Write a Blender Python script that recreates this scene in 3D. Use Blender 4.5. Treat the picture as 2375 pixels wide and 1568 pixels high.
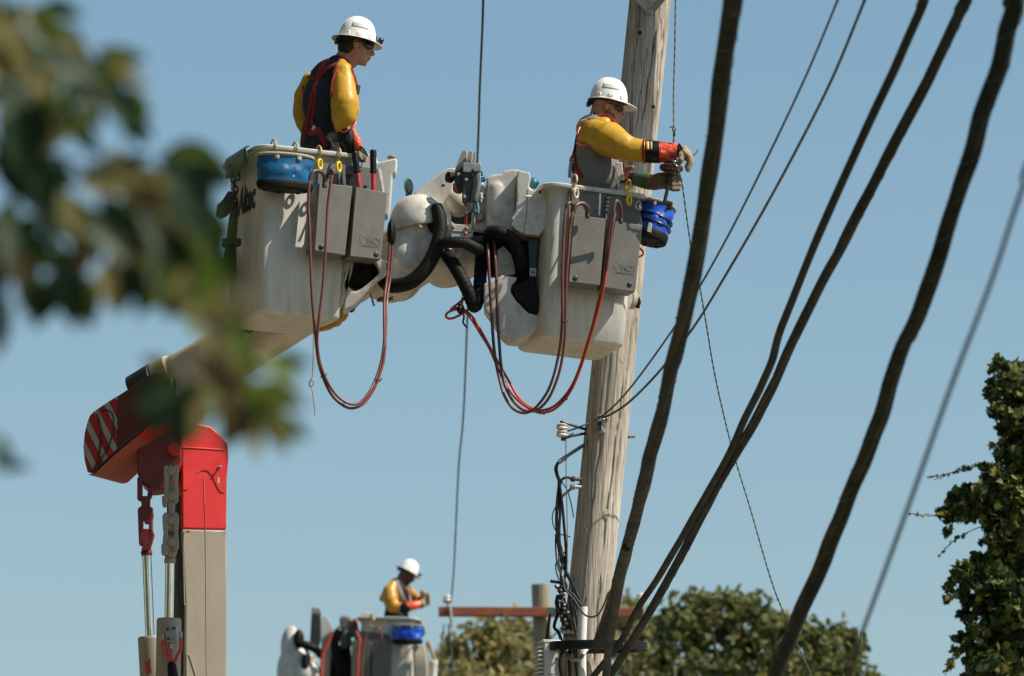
import bpy, bmesh, math, random
from math import radians, sin, cos, tan, pi, sqrt, atan2
from mathutils import Vector, Matrix, Quaternion, noise
random.seed(7)
for o in list(bpy.data.objects): bpy.data.objects.remove(o)
scene = bpy.context.scene
col = scene.collection

# ------------------------------------------------------------------ camera
W, H = 2375.0, 1568.0                 # survey grid used to measure the photograph
LENS, SENSOR = 200.0, 36.0
FPX = LENS / SENSOR * W
PITCH = radians(10.5)
CAM = Vector((0, 0, 1.6))
cam_data = bpy.data.cameras.new('camera')
cam = bpy.data.objects.new('camera', cam_data); col.objects.link(cam)
cam.location = CAM; cam.rotation_euler = (radians(90) + PITCH, 0, 0)
cam_data.lens = LENS; cam_data.sensor_width = SENSOR
cam_data.clip_start = 0.5; cam_data.clip_end = 20000
cam_data.dof.use_dof = True
cam_data.dof.focus_distance = 34.5
cam_data.dof.aperture_fstop = 4.7
scene.camera = cam

# ------------------------------------------------------------------ sky and sun
SUN_AZ = radians(73)      # measured from straight behind the camera towards the right
SUN_EL = radians(48.5)
sun_dir = Vector((sin(SUN_AZ) * cos(SUN_EL), -cos(SUN_AZ) * cos(SUN_EL), sin(SUN_EL)))
world = bpy.data.worlds.new('World'); scene.world = world; world.use_nodes = True
wn = world.node_tree.nodes; wl = world.node_tree.links
wn.clear()
sky = wn.new('ShaderNodeTexSky'); sky.sky_type = 'NISHITA'; sky.sun_disc = False
sky.sun_elevation = SUN_EL
sky.sun_rotation = pi - SUN_AZ
sky.altitude = 0; sky.air_density = 1.25; sky.dust_density = 0.9; sky.ozone_density = 3.0
bg = wn.new('ShaderNodeBackground'); bg.inputs['Strength'].default_value = 0.0875
hs = wn.new('ShaderNodeHueSaturation'); hs.inputs['Saturation'].default_value = 1.03; hs.inputs['Hue'].default_value = 0.488
wo = wn.new('ShaderNodeOutputWorld')
wl.new(sky.outputs[0], hs.inputs['Color']); wl.new(hs.outputs[0], bg.inputs['Color']); wl.new(bg.outputs[0], wo.inputs['Surface'])
sl = bpy.data.lights.new('sun', 'SUN'); sl.energy = 5.0; sl.angle = radians(0.5); sl.color = (1.0, 0.91, 0.78)
so = bpy.data.objects.new('sun', sl); col.objects.link(so)
so.rotation_euler = sun_dir.to_track_quat('Z', 'Y').to_euler()
so.location = (20, -20, 40)
scene.render.engine = 'CYCLES'
scene.view_settings.view_transform = 'Standard'
scene.view_settings.look = 'None'
scene.view_settings.exposure = 0.35
scene.view_settings.gamma = 1.0
scene.view_settings.use_curve_mapping = False
scene.render.resolution_x = 1024; scene.render.resolution_y = 676

# ------------------------------------------------------------------ survey helpers: grid reading + distance -> point in the world
_f = Vector((0, cos(PITCH), sin(PITCH))); _u = Vector((0, -sin(PITCH), cos(PITCH))); _r = Vector((1, 0, 0))
def ray(u, v): return _f + _r * ((u - W / 2) / FPX) + _u * ((H / 2 - v) / FPX)
def P(u, v, Y=34.0):
    d = ray(u, v); return CAM + d * (Y / d.y)
def onplane(u, v, o, n):
    d = ray(u, v); return CAM + d * ((o - CAM).dot(n) / d.dot(n))
def M(px, Y=34.0): return px * (Y / cos(PITCH)) / FPX
def FR(o, yaw=0, roll=0, pitch=0):
    return Matrix.Translation(o) @ Matrix.Rotation(radians(yaw), 4, 'Z') @ Matrix.Rotation(radians(roll), 4, 'Y') @ Matrix.Rotation(radians(pitch), 4, 'X')
def FP(F, u, v, yl=0.0):
    n = (F.to_3x3() @ Vector((0, 1, 0))).normalized()
    return onplane(u, v, F @ Vector((0, yl, 0)), n)

# ------------------------------------------------------------------ mesh building
def catmull(pts, sub):
    if len(pts) < 3 or sub <= 1: return list(pts)
    out = []
    n = len(pts)
    for i in range(n - 1):
        p0 = pts[max(i - 1, 0)]; p1 = pts[i]; p2 = pts[i + 1]; p3 = pts[min(i + 2, n - 1)]
        for k in range(sub):
            t = k / sub
            a = [0.5 * ((2 * b) + (c - a_) * t + (2 * a_ - 5 * b + 4 * c - d) * t * t + (3 * b - a_ - 3 * c + d) * t ** 3) for a_, b, c, d in zip(p0, p1, p2, p3)]
            out.append(a)
    out.append(list(pts[-1]))
    return out
class MB:
    def __init__(s): s.v = []; s.f = []
    def add(s, vs, fs):
        b = len(s.v); s.v += [Vector(q) for q in vs]; s.f += [[b + i for i in f] for f in fs]; return s
    def loft(s, rings, caps=True, closed=True):
        n = len(rings[0]); vs = [q for r in rings for q in r]; fs = []
        for i in range(len(rings) - 1):
            for j in range(n if closed else n - 1):
                k = (j + 1) % n
                fs.append([i * n + j, i * n + k, (i + 1) * n + k, (i + 1) * n + j])
        if caps:
            fs.append(list(range(n))[::-1]); fs.append([(len(rings) - 1) * n + j for j in range(n)])
        return s.add(vs, fs)
    def tube(s, pts, r, n=10, sub=5, caps=True, squash=None):
        pts = [Vector(p) for p in pts]
        rs = r if isinstance(r, (list, tuple)) else [r] * len(pts)
        q = catmull([list(p) + [rr] for p, rr in zip(pts, rs)], sub)
        c = [Vector(a[:3]) for a in q]; rr = [a[3] for a in q]
        t = (c[1] - c[0]).normalized()
        x = t.orthogonal().normalized()
        if squash:
            x = (Vector(squash[0]) - t * t.dot(Vector(squash[0]))).normalized()
        rings = []
        for i in range(len(c)):
            t2 = (c[min(i + 1, len(c) - 1)] - c[max(i - 1, 0)]).normalized()
            x = (x - t2 * x.dot(t2)).normalized(); y = t2.cross(x)
            k = squash[1] if squash else 1.0
            rings.append([c[i] + (x * cos(2 * pi * j / n) + y * sin(2 * pi * j / n) * k) * rr[i] for j in range(n)])
        return s.loft(rings, caps)
    def ell(s, c, r, R=None, n=16, m=10):
        c = Vector(c); vs = []; fs = []
        R = R.to_3x3() if R else Matrix.Identity(3)
        vs.append(c + R @ Vector((0, 0, r[2])))
        for i in range(1, m):
            a = pi * i / m
            for j in range(n):
                b = 2 * pi * j / n
                vs.append(c + R @ Vector((r[0] * sin(a) * cos(b), r[1] * sin(a) * sin(b), r[2] * cos(a))))
        vs.append(c + R @ Vector((0, 0, -r[2])))
        for j in range(n):
            fs.append([0, 1 + j, 1 + (j + 1) % n])
            for i in range(m - 2):
                fs.append([1 + i * n + j, 1 + (i + 1) * n + j, 1 + (i + 1) * n + (j + 1) % n, 1 + i * n + (j + 1) % n])
            fs.append([1 + (m - 2) * n + (j + 1) % n, 1 + (m - 2) * n + j, len(vs) - 1])
        return s.add(vs, fs)
    def cap(s, a, b, ra, rb, n=12):
        """capsule with tapering radius"""
        a = Vector(a); b = Vector(b); t = (b - a)
        L = t.length; t = t / L if L > 1e-6 else Vector((0, 0, 1)); x = t.orthogonal().normalized(); y = t.cross(x)
        rings = []
        for k in range(5):
            q = pi / 2 * (k + 0.15) / 5
            rings.append((a - t * ra * cos(q), ra * sin(q)))
        rings.append((a, ra)); rings.append((b, rb))
        for k in range(4, -1, -1):
            q = pi / 2 * (k + 0.15) / 5
            rings.append((b + t * rb * cos(q), rb * sin(q)))
        return s.loft([[c + (x * cos(2 * pi * j / n) + y * sin(2 * pi * j / n)) * r for j in range(n)] for c, r in rings])
    def chain(s, pts, rs, n=12):
        for i in range(len(pts) - 1): s.cap(pts[i], pts[i + 1], rs[i], rs[i + 1], n)
        return s
    def box(s, F, a, b):
        """box between local corners a and b of frame F"""
        vs = [F @ Vector((x, y, z)) for z in (a[2], b[2]) for y in (a[1], b[1]) for x in (a[0], b[0])]
        return s.add(vs, [[0, 2, 3, 1], [4, 5, 7, 6], [0, 1, 5, 4], [2, 6, 7, 3], [1, 3, 7, 5], [0, 4, 6, 2]])
    def slab(s, pts, off):
        off = Vector(off); n = len(pts); vs = [Vector(p) for p in pts] + [Vector(p) + off for p in pts]
        fs = [list(range(n)), list(range(2 * n - 1, n - 1, -1))]
        for i in range(n):
            k = (i + 1) % n; fs.append([k, i, n + i, n + k])
        return s.add(vs, fs)
    def lathe(s, o, axis, prof, n=20, sx=1.0, xdir=None):
        o = Vector(o); t = Vector(axis).normalized()
        x = (Vector(xdir) - t * t.dot(Vector(xdir))).normalized() if xdir else t.orthogonal().normalized()
        y = t.cross(x)
        return s.loft([[o + t * h + (x * cos(2 * pi * j / n) * sx + y * sin(2 * pi * j / n)) * max(r, 1e-4) for j in range(n)] for h, r in prof])
    def build(s, name, mat=None, parent=None, bevel=0, seg=2, angle=38, remesh=0, smooth=0, disp=None, solid=0, flat=False, weld=False, crease=None):
        me = bpy.data.meshes.new(name)
        c = Vector((0, 0, 0))
        if s.v:
            lo = [min(q[i] for q in s.v) for i in range(3)]; hi = [max(q[i] for q in s.v) for i in range(3)]
            c = Vector([(a + b) / 2 for a, b in zip(lo, hi)])
        me.from_pydata([q - c for q in s.v], [], s.f); me.validate(); me.update()
        bm = bmesh.new(); bm.from_mesh(me)
        if weld: bmesh.ops.remove_doubles(bm, verts=bm.verts, dist=1e-5)
        bmesh.ops.recalc_face_normals(bm, faces=bm.faces); bm.to_mesh(me); bm.free()
        if not flat:
            me.shade_smooth()
            if not remesh: me.set_sharp_from_angle(angle=radians(angle))
        o = bpy.data.objects.new(name, me); col.objects.link(o)
        o.location = c
        if parent:
            o.parent = parent; o.location = c - wloc(parent)
        if mat: me.materials.append(mat)
        if solid:
            m = o.modifiers.new('solid', 'SOLIDIFY'); m.thickness = solid; m.offset = 0
        if remesh:
            m = o.modifiers.new('remesh', 'REMESH'); m.mode = 'VOXEL'; m.voxel_size = remesh; m.use_smooth_shade = True
        if smooth:
            m = o.modifiers.new('smooth', 'SMOOTH'); m.factor = 0.5; m.iterations = smooth
        if crease:
            tx = bpy.data.textures.new(name + '_creases', 'MARBLE'); tx.noise_scale = crease[1]; tx.turbulence = 7; tx.noise_depth = 2; tx.marble_type = 'SHARP'
            m = o.modifiers.new('creases', 'DISPLACE'); m.texture = tx; m.strength = crease[0]; m.texture_coords = 'LOCAL'; m.mid_level = 0.5
        if disp:
            tx = bpy.data.textures.new(name + '_folds', 'CLOUDS'); tx.noise_scale = disp[1]; tx.noise_depth = 1
            m = o.modifiers.new('folds', 'DISPLACE'); m.texture = tx; m.strength = disp[0]; m.texture_coords = 'LOCAL'; m.mid_level = 0.5
        if bevel:
            m = o.modifiers.new('bevel', 'BEVEL'); m.width = bevel; m.segments = seg; m.limit_method = 'ANGLE'; m.angle_limit = radians(angle); m.harden_normals = False
        return o
def wloc(o):
    l = o.location.copy()
    while o.parent: o = o.parent; l += o.location
    return l
def tag(o, label, cat, group=None, kind=None):
    if label: o['label'] = label
    if cat: o['category'] = cat
    if group: o['group'] = group
    if kind: o['kind'] = kind
    return o
def thing(name, loc, label, cat, group=None):
    o = bpy.data.objects.new(name, None); col.objects.link(o); o.location = loc; o.empty_display_size = 0.1
    return tag(o, label, cat, group)
def text_mesh(name, s, F, size, mat, parent, depth=0.001, shear=0.0, bold=0.0, sx=1.0):
    """lettering in the local x/z plane of F (facing local -y)"""
    cu = bpy.data.curves.new(name, 'FONT'); cu.body = s; cu.size = size; cu.extrude = depth; cu.shear = shear; cu.offset = bold
    o = bpy.data.objects.new(name, cu); col.objects.link(o)
    dg = bpy.context.evaluated_depsgraph_get(); me = bpy.data.meshes.new_from_object(o.evaluated_get(dg))
    bpy.data.objects.remove(o); bpy.data.curves.remove(cu)
    mb = MB()
    vs = [F @ Vector((q.co.x * sx, -q.co.z, q.co.y)) for q in me.vertices]
    fs = [list(p.vertices) for p in me.polygons]
    bpy.data.meshes.remove(me)
    mb.add(vs, fs)
    return mb.build(name, mat, parent, angle=30)
# ------------------------------------------------------------------ materials
def lin(r, g, b):
    f = lambda c: (c / 12.92 if c <= 0.04045 else ((c + 0.055) / 1.055) ** 2.4)
    return (f(r / 255), f(g / 255), f(b / 255), 1)
class NT:
    def __init__(s, name):
        s.m = bpy.data.materials.new(name); s.m.use_nodes = True; s.t = s.m.node_tree; s.t.nodes.clear()
        s.out = s.n('ShaderNodeOutputMaterial'); s.b = s.n('ShaderNodeBsdfPrincipled'); s.l(s.b.outputs[0], s.out.inputs[0])
        s.co = s.n('ShaderNodeTexCoord').outputs['Object']
    def n(s, t, **kw):
        q = s.t.nodes.new(t)
        for k, v in kw.items(): setattr(q, k, v)
        return q
    def l(s, a, b): s.t.links.new(a, b)
    def map(s, scale=(1, 1, 1), rot=(0, 0, 0)):
        q = s.n('ShaderNodeMapping'); q.inputs['Scale'].default_value = scale; q.inputs['Rotation'].default_value = rot
        s.l(s.co, q.inputs[0]); return q.outputs[0]
    def noise(s, scale, detail=4, rough=0.55, vec=None, dist=0.0):
        q = s.n('ShaderNodeTexNoise'); q.inputs['Scale'].default_value = scale; q.inputs['Detail'].default_value = detail; q.inputs['Roughness'].default_value = rough
        q.inputs['Distortion'].default_value = dist
        s.l(vec or s.co, q.inputs['Vector']); return q.outputs['Fac']
    def ramp(s, fac, stops):
        q = s.n('ShaderNodeValToRGB'); e = q.color_ramp.elements
        while len(e) < len(stops): e.new(0.5)
        for el, (p, c) in zip(e, stops):
            el.position = p; el.color = c if hasattr(c, '__len__') else (c, c, c, 1)
        s.l(fac, q.inputs[0]); return q.outputs[0]
    def mix(s, fac, a, b, mode='MIX'):
        q = s.n('ShaderNodeMix', data_type='RGBA', blend_type=mode)
        for sock, v in ((q.inputs[0], fac), (q.inputs[6], a), (q.inputs[7], b)):
            if hasattr(v, 'default_value') or hasattr(v, 'is_linked'): s.l(v, sock)
            elif isinstance(v, (int, float)): sock.default_value = v
            else: sock.default_value = v
        return q.outputs[2]
    def bump(s, h, strength=0.3, dist=0.01):
        q = s.n('ShaderNodeBump'); q.inputs['Strength'].default_value = strength; q.inputs['Distance'].default_value = dist
        s.l(h, q.inputs['Height']); s.l(q.outputs[0], s.b.inputs['Normal'])
    def set(s, **kw):
        for k, v in kw.items():
            i = s.b.inputs[k.replace('_', ' ')]
            if hasattr(v, 'is_linked'): s.l(v, i)
            else: i.default_value = v
        return s
def mul(c, k): return (c[0] * k, c[1] * k, c[2] * k, 1)
def surf(name, c, rough=0.5, var=0.15, scale=12, grime=0.0, gcol=(0.07, 0.055, 0.035, 1), bump=0.0, bscale=40, metal=0.0, spec=0.5, gscale=6, coat=0.0, streak=False):
    """painted / moulded / woven surface with tonal drift, wear and fine relief"""
    t = NT(name)
    a = t.ramp(t.noise(scale, 5, 0.6), [(0.3, mul(c, 1 - var)), (0.7, mul(c, 1 + var))])
    if grime:
        vec = t.map((gscale * 2.5, gscale * 2.5, gscale * 0.35)) if streak else None
        g = t.noise(1.0 if streak else gscale, 6, 0.68, vec, 0.6)
        g = t.ramp(g, [(0.47, 0.0), (0.72, grime)])
        a = t.mix(g, a, gcol)
        sp = t.ramp(t.noise(gscale * 14, 3, 0.5), [(0.66, 0.0), (0.74, grime * 0.9)])
        a = t.mix(sp, a, gcol)
        sc = t.noise(1.0, 2, 0.5, t.map((gscale * 3, gscale * 3, gscale * 22), (0.5, 0.25, 0)), 0.3)
        a = t.mix(t.ramp(sc, [(0.685, 0.0), (0.70, grime * 0.8), (0.715, 0.0)]), a, gcol)
    t.set(Base_Color=a, Metallic=metal, Specular_IOR_Level=spec)
    t.set(Roughness=t.ramp(t.noise(scale * 1.7, 4), [(0.3, max(rough - 0.1, 0.03)), (0.7, min(rough + 0.1, 1))]))
    if coat: t.set(Coat_Weight=coat, Coat_Roughness=0.12)
    if bump: t.bump(t.noise(bscale, 4, 0.6), bump, 0.01)
    return t.m
MT = {}
MT['white'] = surf('white_fibreglass', (0.57, 0.555, 0.51, 1), 0.42, 0.05, 5, 0.42, (0.20, 0.17, 0.12, 1), 0.05, 60, gscale=5, streak=True)
MT['fairing'] = surf('white_fairing', (0.57, 0.54, 0.48, 1), 0.46, 0.06, 6, 0.6, (0.15, 0.115, 0.075, 1), 0.10, 40, gscale=5)
MT['liner'] = surf('bucket_bottom_grime', (0.56, 0.47, 0.34, 1), 0.6, 0.12, 8, 0.6, (0.14, 0.10, 0.06, 1), 0.1, 50, gscale=6)
MT['boom'] = surf('boom_fibreglass', (0.60, 0.54, 0.44, 1), 0.42, 0.08, 4, 0.5, (0.17, 0.13, 0.08, 1), 0.05, 50, gscale=4)
MT['grey_plastic'] = surf('grey_moulded_plastic', (0.122, 0.119, 0.104, 1), 0.5, 0.06, 7, 0.25, (0.24, 0.23, 0.21, 1), 0.06, 120, gscale=7)
MT['taupe'] = surf('taupe_paint', (0.30, 0.262, 0.205, 1), 0.46, 0.05, 3, 0.35, (0.19, 0.155, 0.11, 1), 0.04, 30, gscale=4, streak=True)
MT['red'] = surf('red_paint', (0.62, 0.022, 0.022, 1), 0.42, 0.08, 4, 0.35, (0.30, 0.03, 0.025, 1), 0.05, 30, gscale=4, streak=True)
MT['darkred'] = surf('dark_shaded_red', (0.15, 0.011, 0.011, 1), 0.45, 0.15, 8, 0.4, (0.03, 0.02, 0.015, 1), 0.05, 50)  # darkened to carry the shade on the rear links; also plain dark red parts
MT['pinkred'] = surf('faded_red_paint', (0.36, 0.085, 0.065, 1), 0.5, 0.12, 5, 0.3, (0.18, 0.07, 0.04, 1), 0.03, 40)
MT['darkgreen'] = surf('dark_green_paint', (0.012, 0.022, 0.016, 1), 0.45, 0.1, 5, 0.2, (0.1, 0.1, 0.08, 1))
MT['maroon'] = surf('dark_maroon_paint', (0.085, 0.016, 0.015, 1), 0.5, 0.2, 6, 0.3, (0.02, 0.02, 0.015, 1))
MT['sheet'] = surf('green_vinyl', (0.008, 0.07, 0.035, 1), 0.35, 0.15, 10, 0, bump=0.1, bscale=18)
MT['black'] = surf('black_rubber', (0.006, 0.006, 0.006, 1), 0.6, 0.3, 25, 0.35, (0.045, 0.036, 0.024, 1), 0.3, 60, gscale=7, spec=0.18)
MT['blackgloss'] = surf('black_plastic', (0.007, 0.007, 0.008, 1), 0.35, 0.2, 20, 0, spec=0.3)
MT['cable'] = surf('black_cable_jacket', (0.016, 0.016, 0.017, 1), 0.32, 0.2, 30, 0.15, (0.08, 0.07, 0.06, 1))
MT['wire'] = surf('weathered_wire', (0.05, 0.06, 0.06, 1), 0.55, 0.1, 3)
MT['wiregreen'] = surf('verdigris_copper', (0.10, 0.14, 0.12, 1), 0.55, 0.3, 60, 0.4, (0.28, 0.30, 0.24, 1), 0.3, 200, gscale=20)
MT['hose'] = surf('faded_red_hose', (0.17, 0.052, 0.045, 1), 0.38, 0.12, 14, 0.3, (0.11, 0.04, 0.035, 1), 0.05, 150)
MT['hosedark'] = surf('dark_hose', (0.075, 0.034, 0.032, 1), 0.4, 0.2, 14, 0.3, (0.03, 0.02, 0.02, 1), 0.05, 150)
MT['hosered'] = surf('orange_red_hose', (0.46, 0.055, 0.018, 1), 0.4, 0.12, 14, 0.2, (0.16, 0.04, 0.02, 1), 0.05, 150)
MT['brownrubber'] = surf('brown_bend_restrictor', (0.085, 0.05, 0.04, 1), 0.45, 0.2, 20, 0.2)
MT['yellow'] = surf('yellow_rubber', (0.54, 0.30, 0.020, 1), 0.46, 0.06, 7, 0.5, (0.22, 0.11, 0.02, 1), 0.30, 8, gscale=7, spec=0.4)
MT['ochre'] = surf('ochre_rubber', (0.50, 0.25, 0.02, 1), 0.4, 0.07, 7, 0.4, (0.2, 0.09, 0.02, 1), 0.04, 25)
MT['piping'] = surf('red_rubber_piping', (0.40, 0.022, 0.022, 1), 0.35, 0.1, 20)
MT['orange'] = surf('orange_rubber', (0.80, 0.105, 0.045, 1), 0.34, 0.06, 10, 0.15, (0.45, 0.06, 0.03, 1), 0.12, 30)
MT['leather'] = surf('pale_work_leather', (0.29, 0.22, 0.135, 1), 0.75, 0.15, 20, 0.5, (0.12, 0.09, 0.05, 1), 0.5, 45, gscale=12)
MT['leatherdark'] = surf('worn_brown_leather', (0.17, 0.12, 0.075, 1), 0.75, 0.2, 20, 0.5, (0.05, 0.04, 0.025, 1), 0.5, 45, gscale=12)
MT['tan'] = surf('tan_leather', (0.52, 0.26, 0.06, 1), 0.6, 0.25, 14, 0.4, (0.2, 0.1, 0.03, 1), 0.5, 30)
MT['navy'] = surf('navy_shirt', (0.009, 0.016, 0.022, 1), 0.85, 0.3, 30, 0, bump=0.4, bscale=70)
MT['greyshirt'] = surf('grey_shirt', (0.17, 0.165, 0.16, 1), 0.9, 0.12, 22, 0.25, (0.09, 0.085, 0.08, 1), 0.35, 60)
MT['whitecloth'] = surf('white_cloth', (0.55, 0.53, 0.5, 1), 0.85, 0.1, 22, 0, bump=0.3, bscale=60)
MT['reflective'] = surf('reflective_tape', (0.42, 0.41, 0.38, 1), 0.5, 0.1, 30)
MT['trousers'] = surf('dark_denim', (0.02, 0.03, 0.045, 1), 0.9, 0.2, 30, 0, bump=0.4, bscale=70)
MT['strap'] = surf('red_webbing', (0.24, 0.010, 0.011, 1), 0.75, 0.2, 40, 0.35, (0.09, 0.008, 0.008, 1), 0.3, 300, gscale=10)
MT['strapgrey'] = surf('grey_webbing', (0.30, 0.28, 0.25, 1), 0.75, 0.15, 40)
MT['skin'] = surf('tanned_skin', (0.43, 0.20, 0.125, 1), 0.5, 0.10, 18, 0.25, (0.33, 0.12, 0.075, 1), 0.12, 90, gscale=14)
MT['skindark'] = surf('dark_skin', (0.10, 0.045, 0.03, 1), 0.5, 0.10, 18)
MT['hair'] = surf('dark_hair', (0.012, 0.009, 0.007, 1), 0.6, 0.3, 60, 0, bump=0.6, bscale=150)
MT['beard'] = surf('short_beard', (0.20, 0.10, 0.065, 1), 0.8, 0.35, 80, 0, bump=0.7, bscale=200)
MT['helmet'] = surf('white_hard_hat', (0.80, 0.79, 0.76, 1), 0.28, 0.03, 8, 0.16, (0.42, 0.40, 0.36, 1), 0.02, 40, gscale=9)
MT['helmetlabel'] = surf('faded_silver_tape', (0.50, 0.49, 0.46, 1), 0.5, 0.15, 40, 0.35, (0.62, 0.6, 0.56, 1), gscale=22)
MT['lens'] = surf('dark_lens', (0.006, 0.006, 0.007, 1), 0.08, 0.1, 10)
MT['blue'] = surf('blue_vinyl', (0.002, 0.088, 0.215, 1), 0.33, 0.08, 8, 0.12, (0.02, 0.05, 0.12, 1), 0.22, 12)
MT['bluestrong'] = surf('bright_blue_vinyl', (0.005, 0.075, 0.50, 1), 0.32, 0.1, 8, 0.1, (0.02, 0.04, 0.1, 1), 0.22, 14)
MT['ropetan'] = surf('tan_rope_binding', (0.40, 0.35, 0.27, 1), 0.8, 0.15, 50, 0.3, (0.2, 0.16, 0.1, 1), 0.3, 200)
MT['hookyellow'] = surf('dull_yellow_hook', (0.48, 0.38, 0.12, 1), 0.4, 0.1, 20, 0.3, (0.25, 0.2, 0.08, 1))
MT['hookbright'] = surf('yellow_hook', (0.70, 0.50, 0.02, 1), 0.35, 0.08, 20)
MT['hookcream'] = surf('cream_hook', (0.56, 0.46, 0.32, 1), 0.4, 0.1, 20, 0.3, (0.3, 0.2, 0.1, 1))
MT['steel'] = surf('galvanised_steel', (0.36, 0.36, 0.35, 1), 0.45, 0.15, 25, 0.3, (0.18, 0.15, 0.11, 1), 0.1, 60, metal=0.55)
MT['darksteel'] = surf('dark_steel', (0.05, 0.05, 0.05, 1), 0.45, 0.2, 25, 0.35, (0.06, 0.04, 0.025, 1), 0.15, 60, metal=0.5)
MT['chrome'] = surf('chromed_rod', (0.62, 0.63, 0.64, 1), 0.14, 0.04, 6, metal=1.0)
MT['rust'] = surf('rusty_bolt', (0.38, 0.19, 0.07, 1), 0.7, 0.25, 60)
MT['porcelain'] = surf('brown_porcelain', (0.055, 0.012, 0.009, 1), 0.12, 0.2, 15, coat=0.5)
MT['whiteporcelain'] = surf('white_porcelain', (0.62, 0.60, 0.55, 1), 0.15, 0.08, 15, 0.25, (0.3, 0.25, 0.18, 1))
MT['rope'] = surf('tan_rope', (0.36, 0.28, 0.15, 1), 0.9, 0.25, 80, 0, bump=0.5, bscale=300)
MT['canvas'] = surf('khaki_canvas', (0.075, 0.062, 0.034, 1), 0.9, 0.2, 20, 0.3, bump=0.4, bscale=60)
MT['pvc'] = surf('white_pvc', (0.72, 0.71, 0.66, 1), 0.35, 0.05, 6, 0.15, (0.4, 0.36, 0.28, 1))
MT['enclosure'] = surf('pale_grey_enclosure', (0.50, 0.48, 0.43, 1), 0.4, 0.06, 6, 0.2, (0.3, 0.26, 0.2, 1))
MT['redhandle'] = surf('red_handle', (0.50, 0.025, 0.02, 1), 0.35, 0.08, 20, 0.15, (0.5, 0.45, 0.4, 1), gscale=20)
MT['gold'] = surf('gold_decal', (0.48, 0.30, 0.10, 1), 0.45, 0.1, 20)
MT['ink'] = surf('black_decal', (0.010, 0.014, 0.016, 1), 0.5, 0.2, 30)
MT['inkdark'] = surf('olive_decal', (0.035, 0.035, 0.02, 1), 0.5, 0.2, 30)
MT['stripered'] = surf('red_reflective_stripe', (0.34, 0.014, 0.02, 1), 0.4, 0.15, 20, 0.2, (0.12, 0.01, 0.01, 1))
MT['stripewhite'] = surf('white_reflective_stripe', (0.27, 0.33, 0.30, 1), 0.45, 0.12, 12)
MT['teal'] = surf('teal_plastic', (0.01, 0.13, 0.17, 1), 0.4, 0.15, 20)
MT['wheelgreen'] = surf('green_rim', (0.03, 0.22, 0.14, 1), 0.45, 0.1, 20)
MT['tawny'] = surf('rusty_crossarm', (0.27, 0.085, 0.035, 1), 0.7, 0.25, 6, 0.4, (0.13, 0.03, 0.014, 1), 0.2, 30, gscale=5)
MT['sticker'] = surf('warning_sticker', (0.62, 0.62, 0.58, 1), 0.5, 0.1, 30)
MT['decalbrown'] = surf('brown_decal', (0.10, 0.055, 0.035, 1), 0.5, 0.35, 40)
MT['decalgreen'] = surf('olive_green_decal', (0.06, 0.065, 0.035, 1), 0.5, 0.35, 40)
MT['decalyellow'] = surf('yellow_tag', (0.72, 0.44, 0.03, 1), 0.5, 0.1, 40)
MT['cuffgreen'] = surf('green_glove_cuff', (0.03, 0.10, 0.035, 1), 0.7, 0.2, 20, 0.2)
MT['grass'] = surf('mown_grass', (0.045, 0.055, 0.022, 1), 0.9, 0.3, 0.6, 0.4, (0.08, 0.07, 0.035, 1), 0.5, 8, gscale=0.3)
MT['asphalt'] = surf('bounce_concrete', (0.34, 0.28, 0.20, 1), 0.9, 0.12, 3, 0.2, bump=0.4, bscale=60)
MT['twig'] = surf('twig_bark', (0.05, 0.035, 0.022, 1), 0.85, 0.3, 30, 0, bump=0.4, bscale=60)
MT['barkvine'] = surf('bark', (0.07, 0.055, 0.04, 1), 0.9, 0.3, 10, 0, bump=0.6, bscale=20)

def cloth_yellow_bundle(name, c1, c2):
    """weathered lashed cable: brown-black jacket with dusty lengthwise streaks"""
    t = NT(name)
    a = t.ramp(t.noise(5, 4, 0.55), [(0.3, c1), (0.62, c2), (0.85, mul(c2, 1.3))])
    t.set(Base_Color=a, Roughness=0.8, Specular_IOR_Level=0.15); t.bump(t.noise(60, 5, 0.7), 0.12, 0.006)
    return t.m
MT['bundle'] = cloth_yellow_bundle('weathered_cable_bundle', (0.022, 0.027, 0.028, 1), (0.050, 0.055, 0.054, 1))
MT['bundlebrown'] = cloth_yellow_bundle('brown_cable_bundle', (0.034, 0.034, 0.031, 1), (0.082, 0.078, 0.068, 1))

def wood(name, c1, c2, c3, dark):
    t = NT(name)
    v = t.map((58, 58, 0.7)); v2 = t.map((120, 120, 2.6)); v3 = t.map((9, 9, 0.16))
    g1 = t.noise(1, 7, 0.75, v, 0.25); g2 = t.noise(1, 4, 0.7, v2, 0.3); g3 = t.noise(1, 2, 0.5, v3, 1.0)
    a = t.ramp(g1, [(0.25, c1), (0.48, c2), (0.72, c3)])
    blot = t.ramp(t.noise(1.6, 5, 0.6), [(0.35, 0.80), (0.65, 1.12)])
    a = t.mix(1.0, a, blot, 'MULTIPLY')
    crack = t.ramp(g3, [(0.490, 0.0), (0.498, 0.8), (0.502, 0.8), (0.510, 0.0)])
    fine = t.ramp(g2, [(0.27, 0.75), (0.37, 0.0)])
    cm = t.mix(1.0, crack, fine, 'SCREEN')
    a = t.mix(cm, a, dark)
    t.set(Base_Color=a, Roughness=0.88, Specular_IOR_Level=0.25)
    h = t.mix(1.0, g1, t.ramp(cm, [(0, 1.0), (1, 0.3)]), 'MULTIPLY')
    t.bump(h, 0.8, 0.010)
    return t.m
MT['wood'] = wood('weathered_pole_wood', (0.20, 0.173, 0.14, 1), (0.42, 0.372, 0.31, 1), (0.67, 0.61, 0.53, 1), (0.045, 0.036, 0.028, 1))
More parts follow.
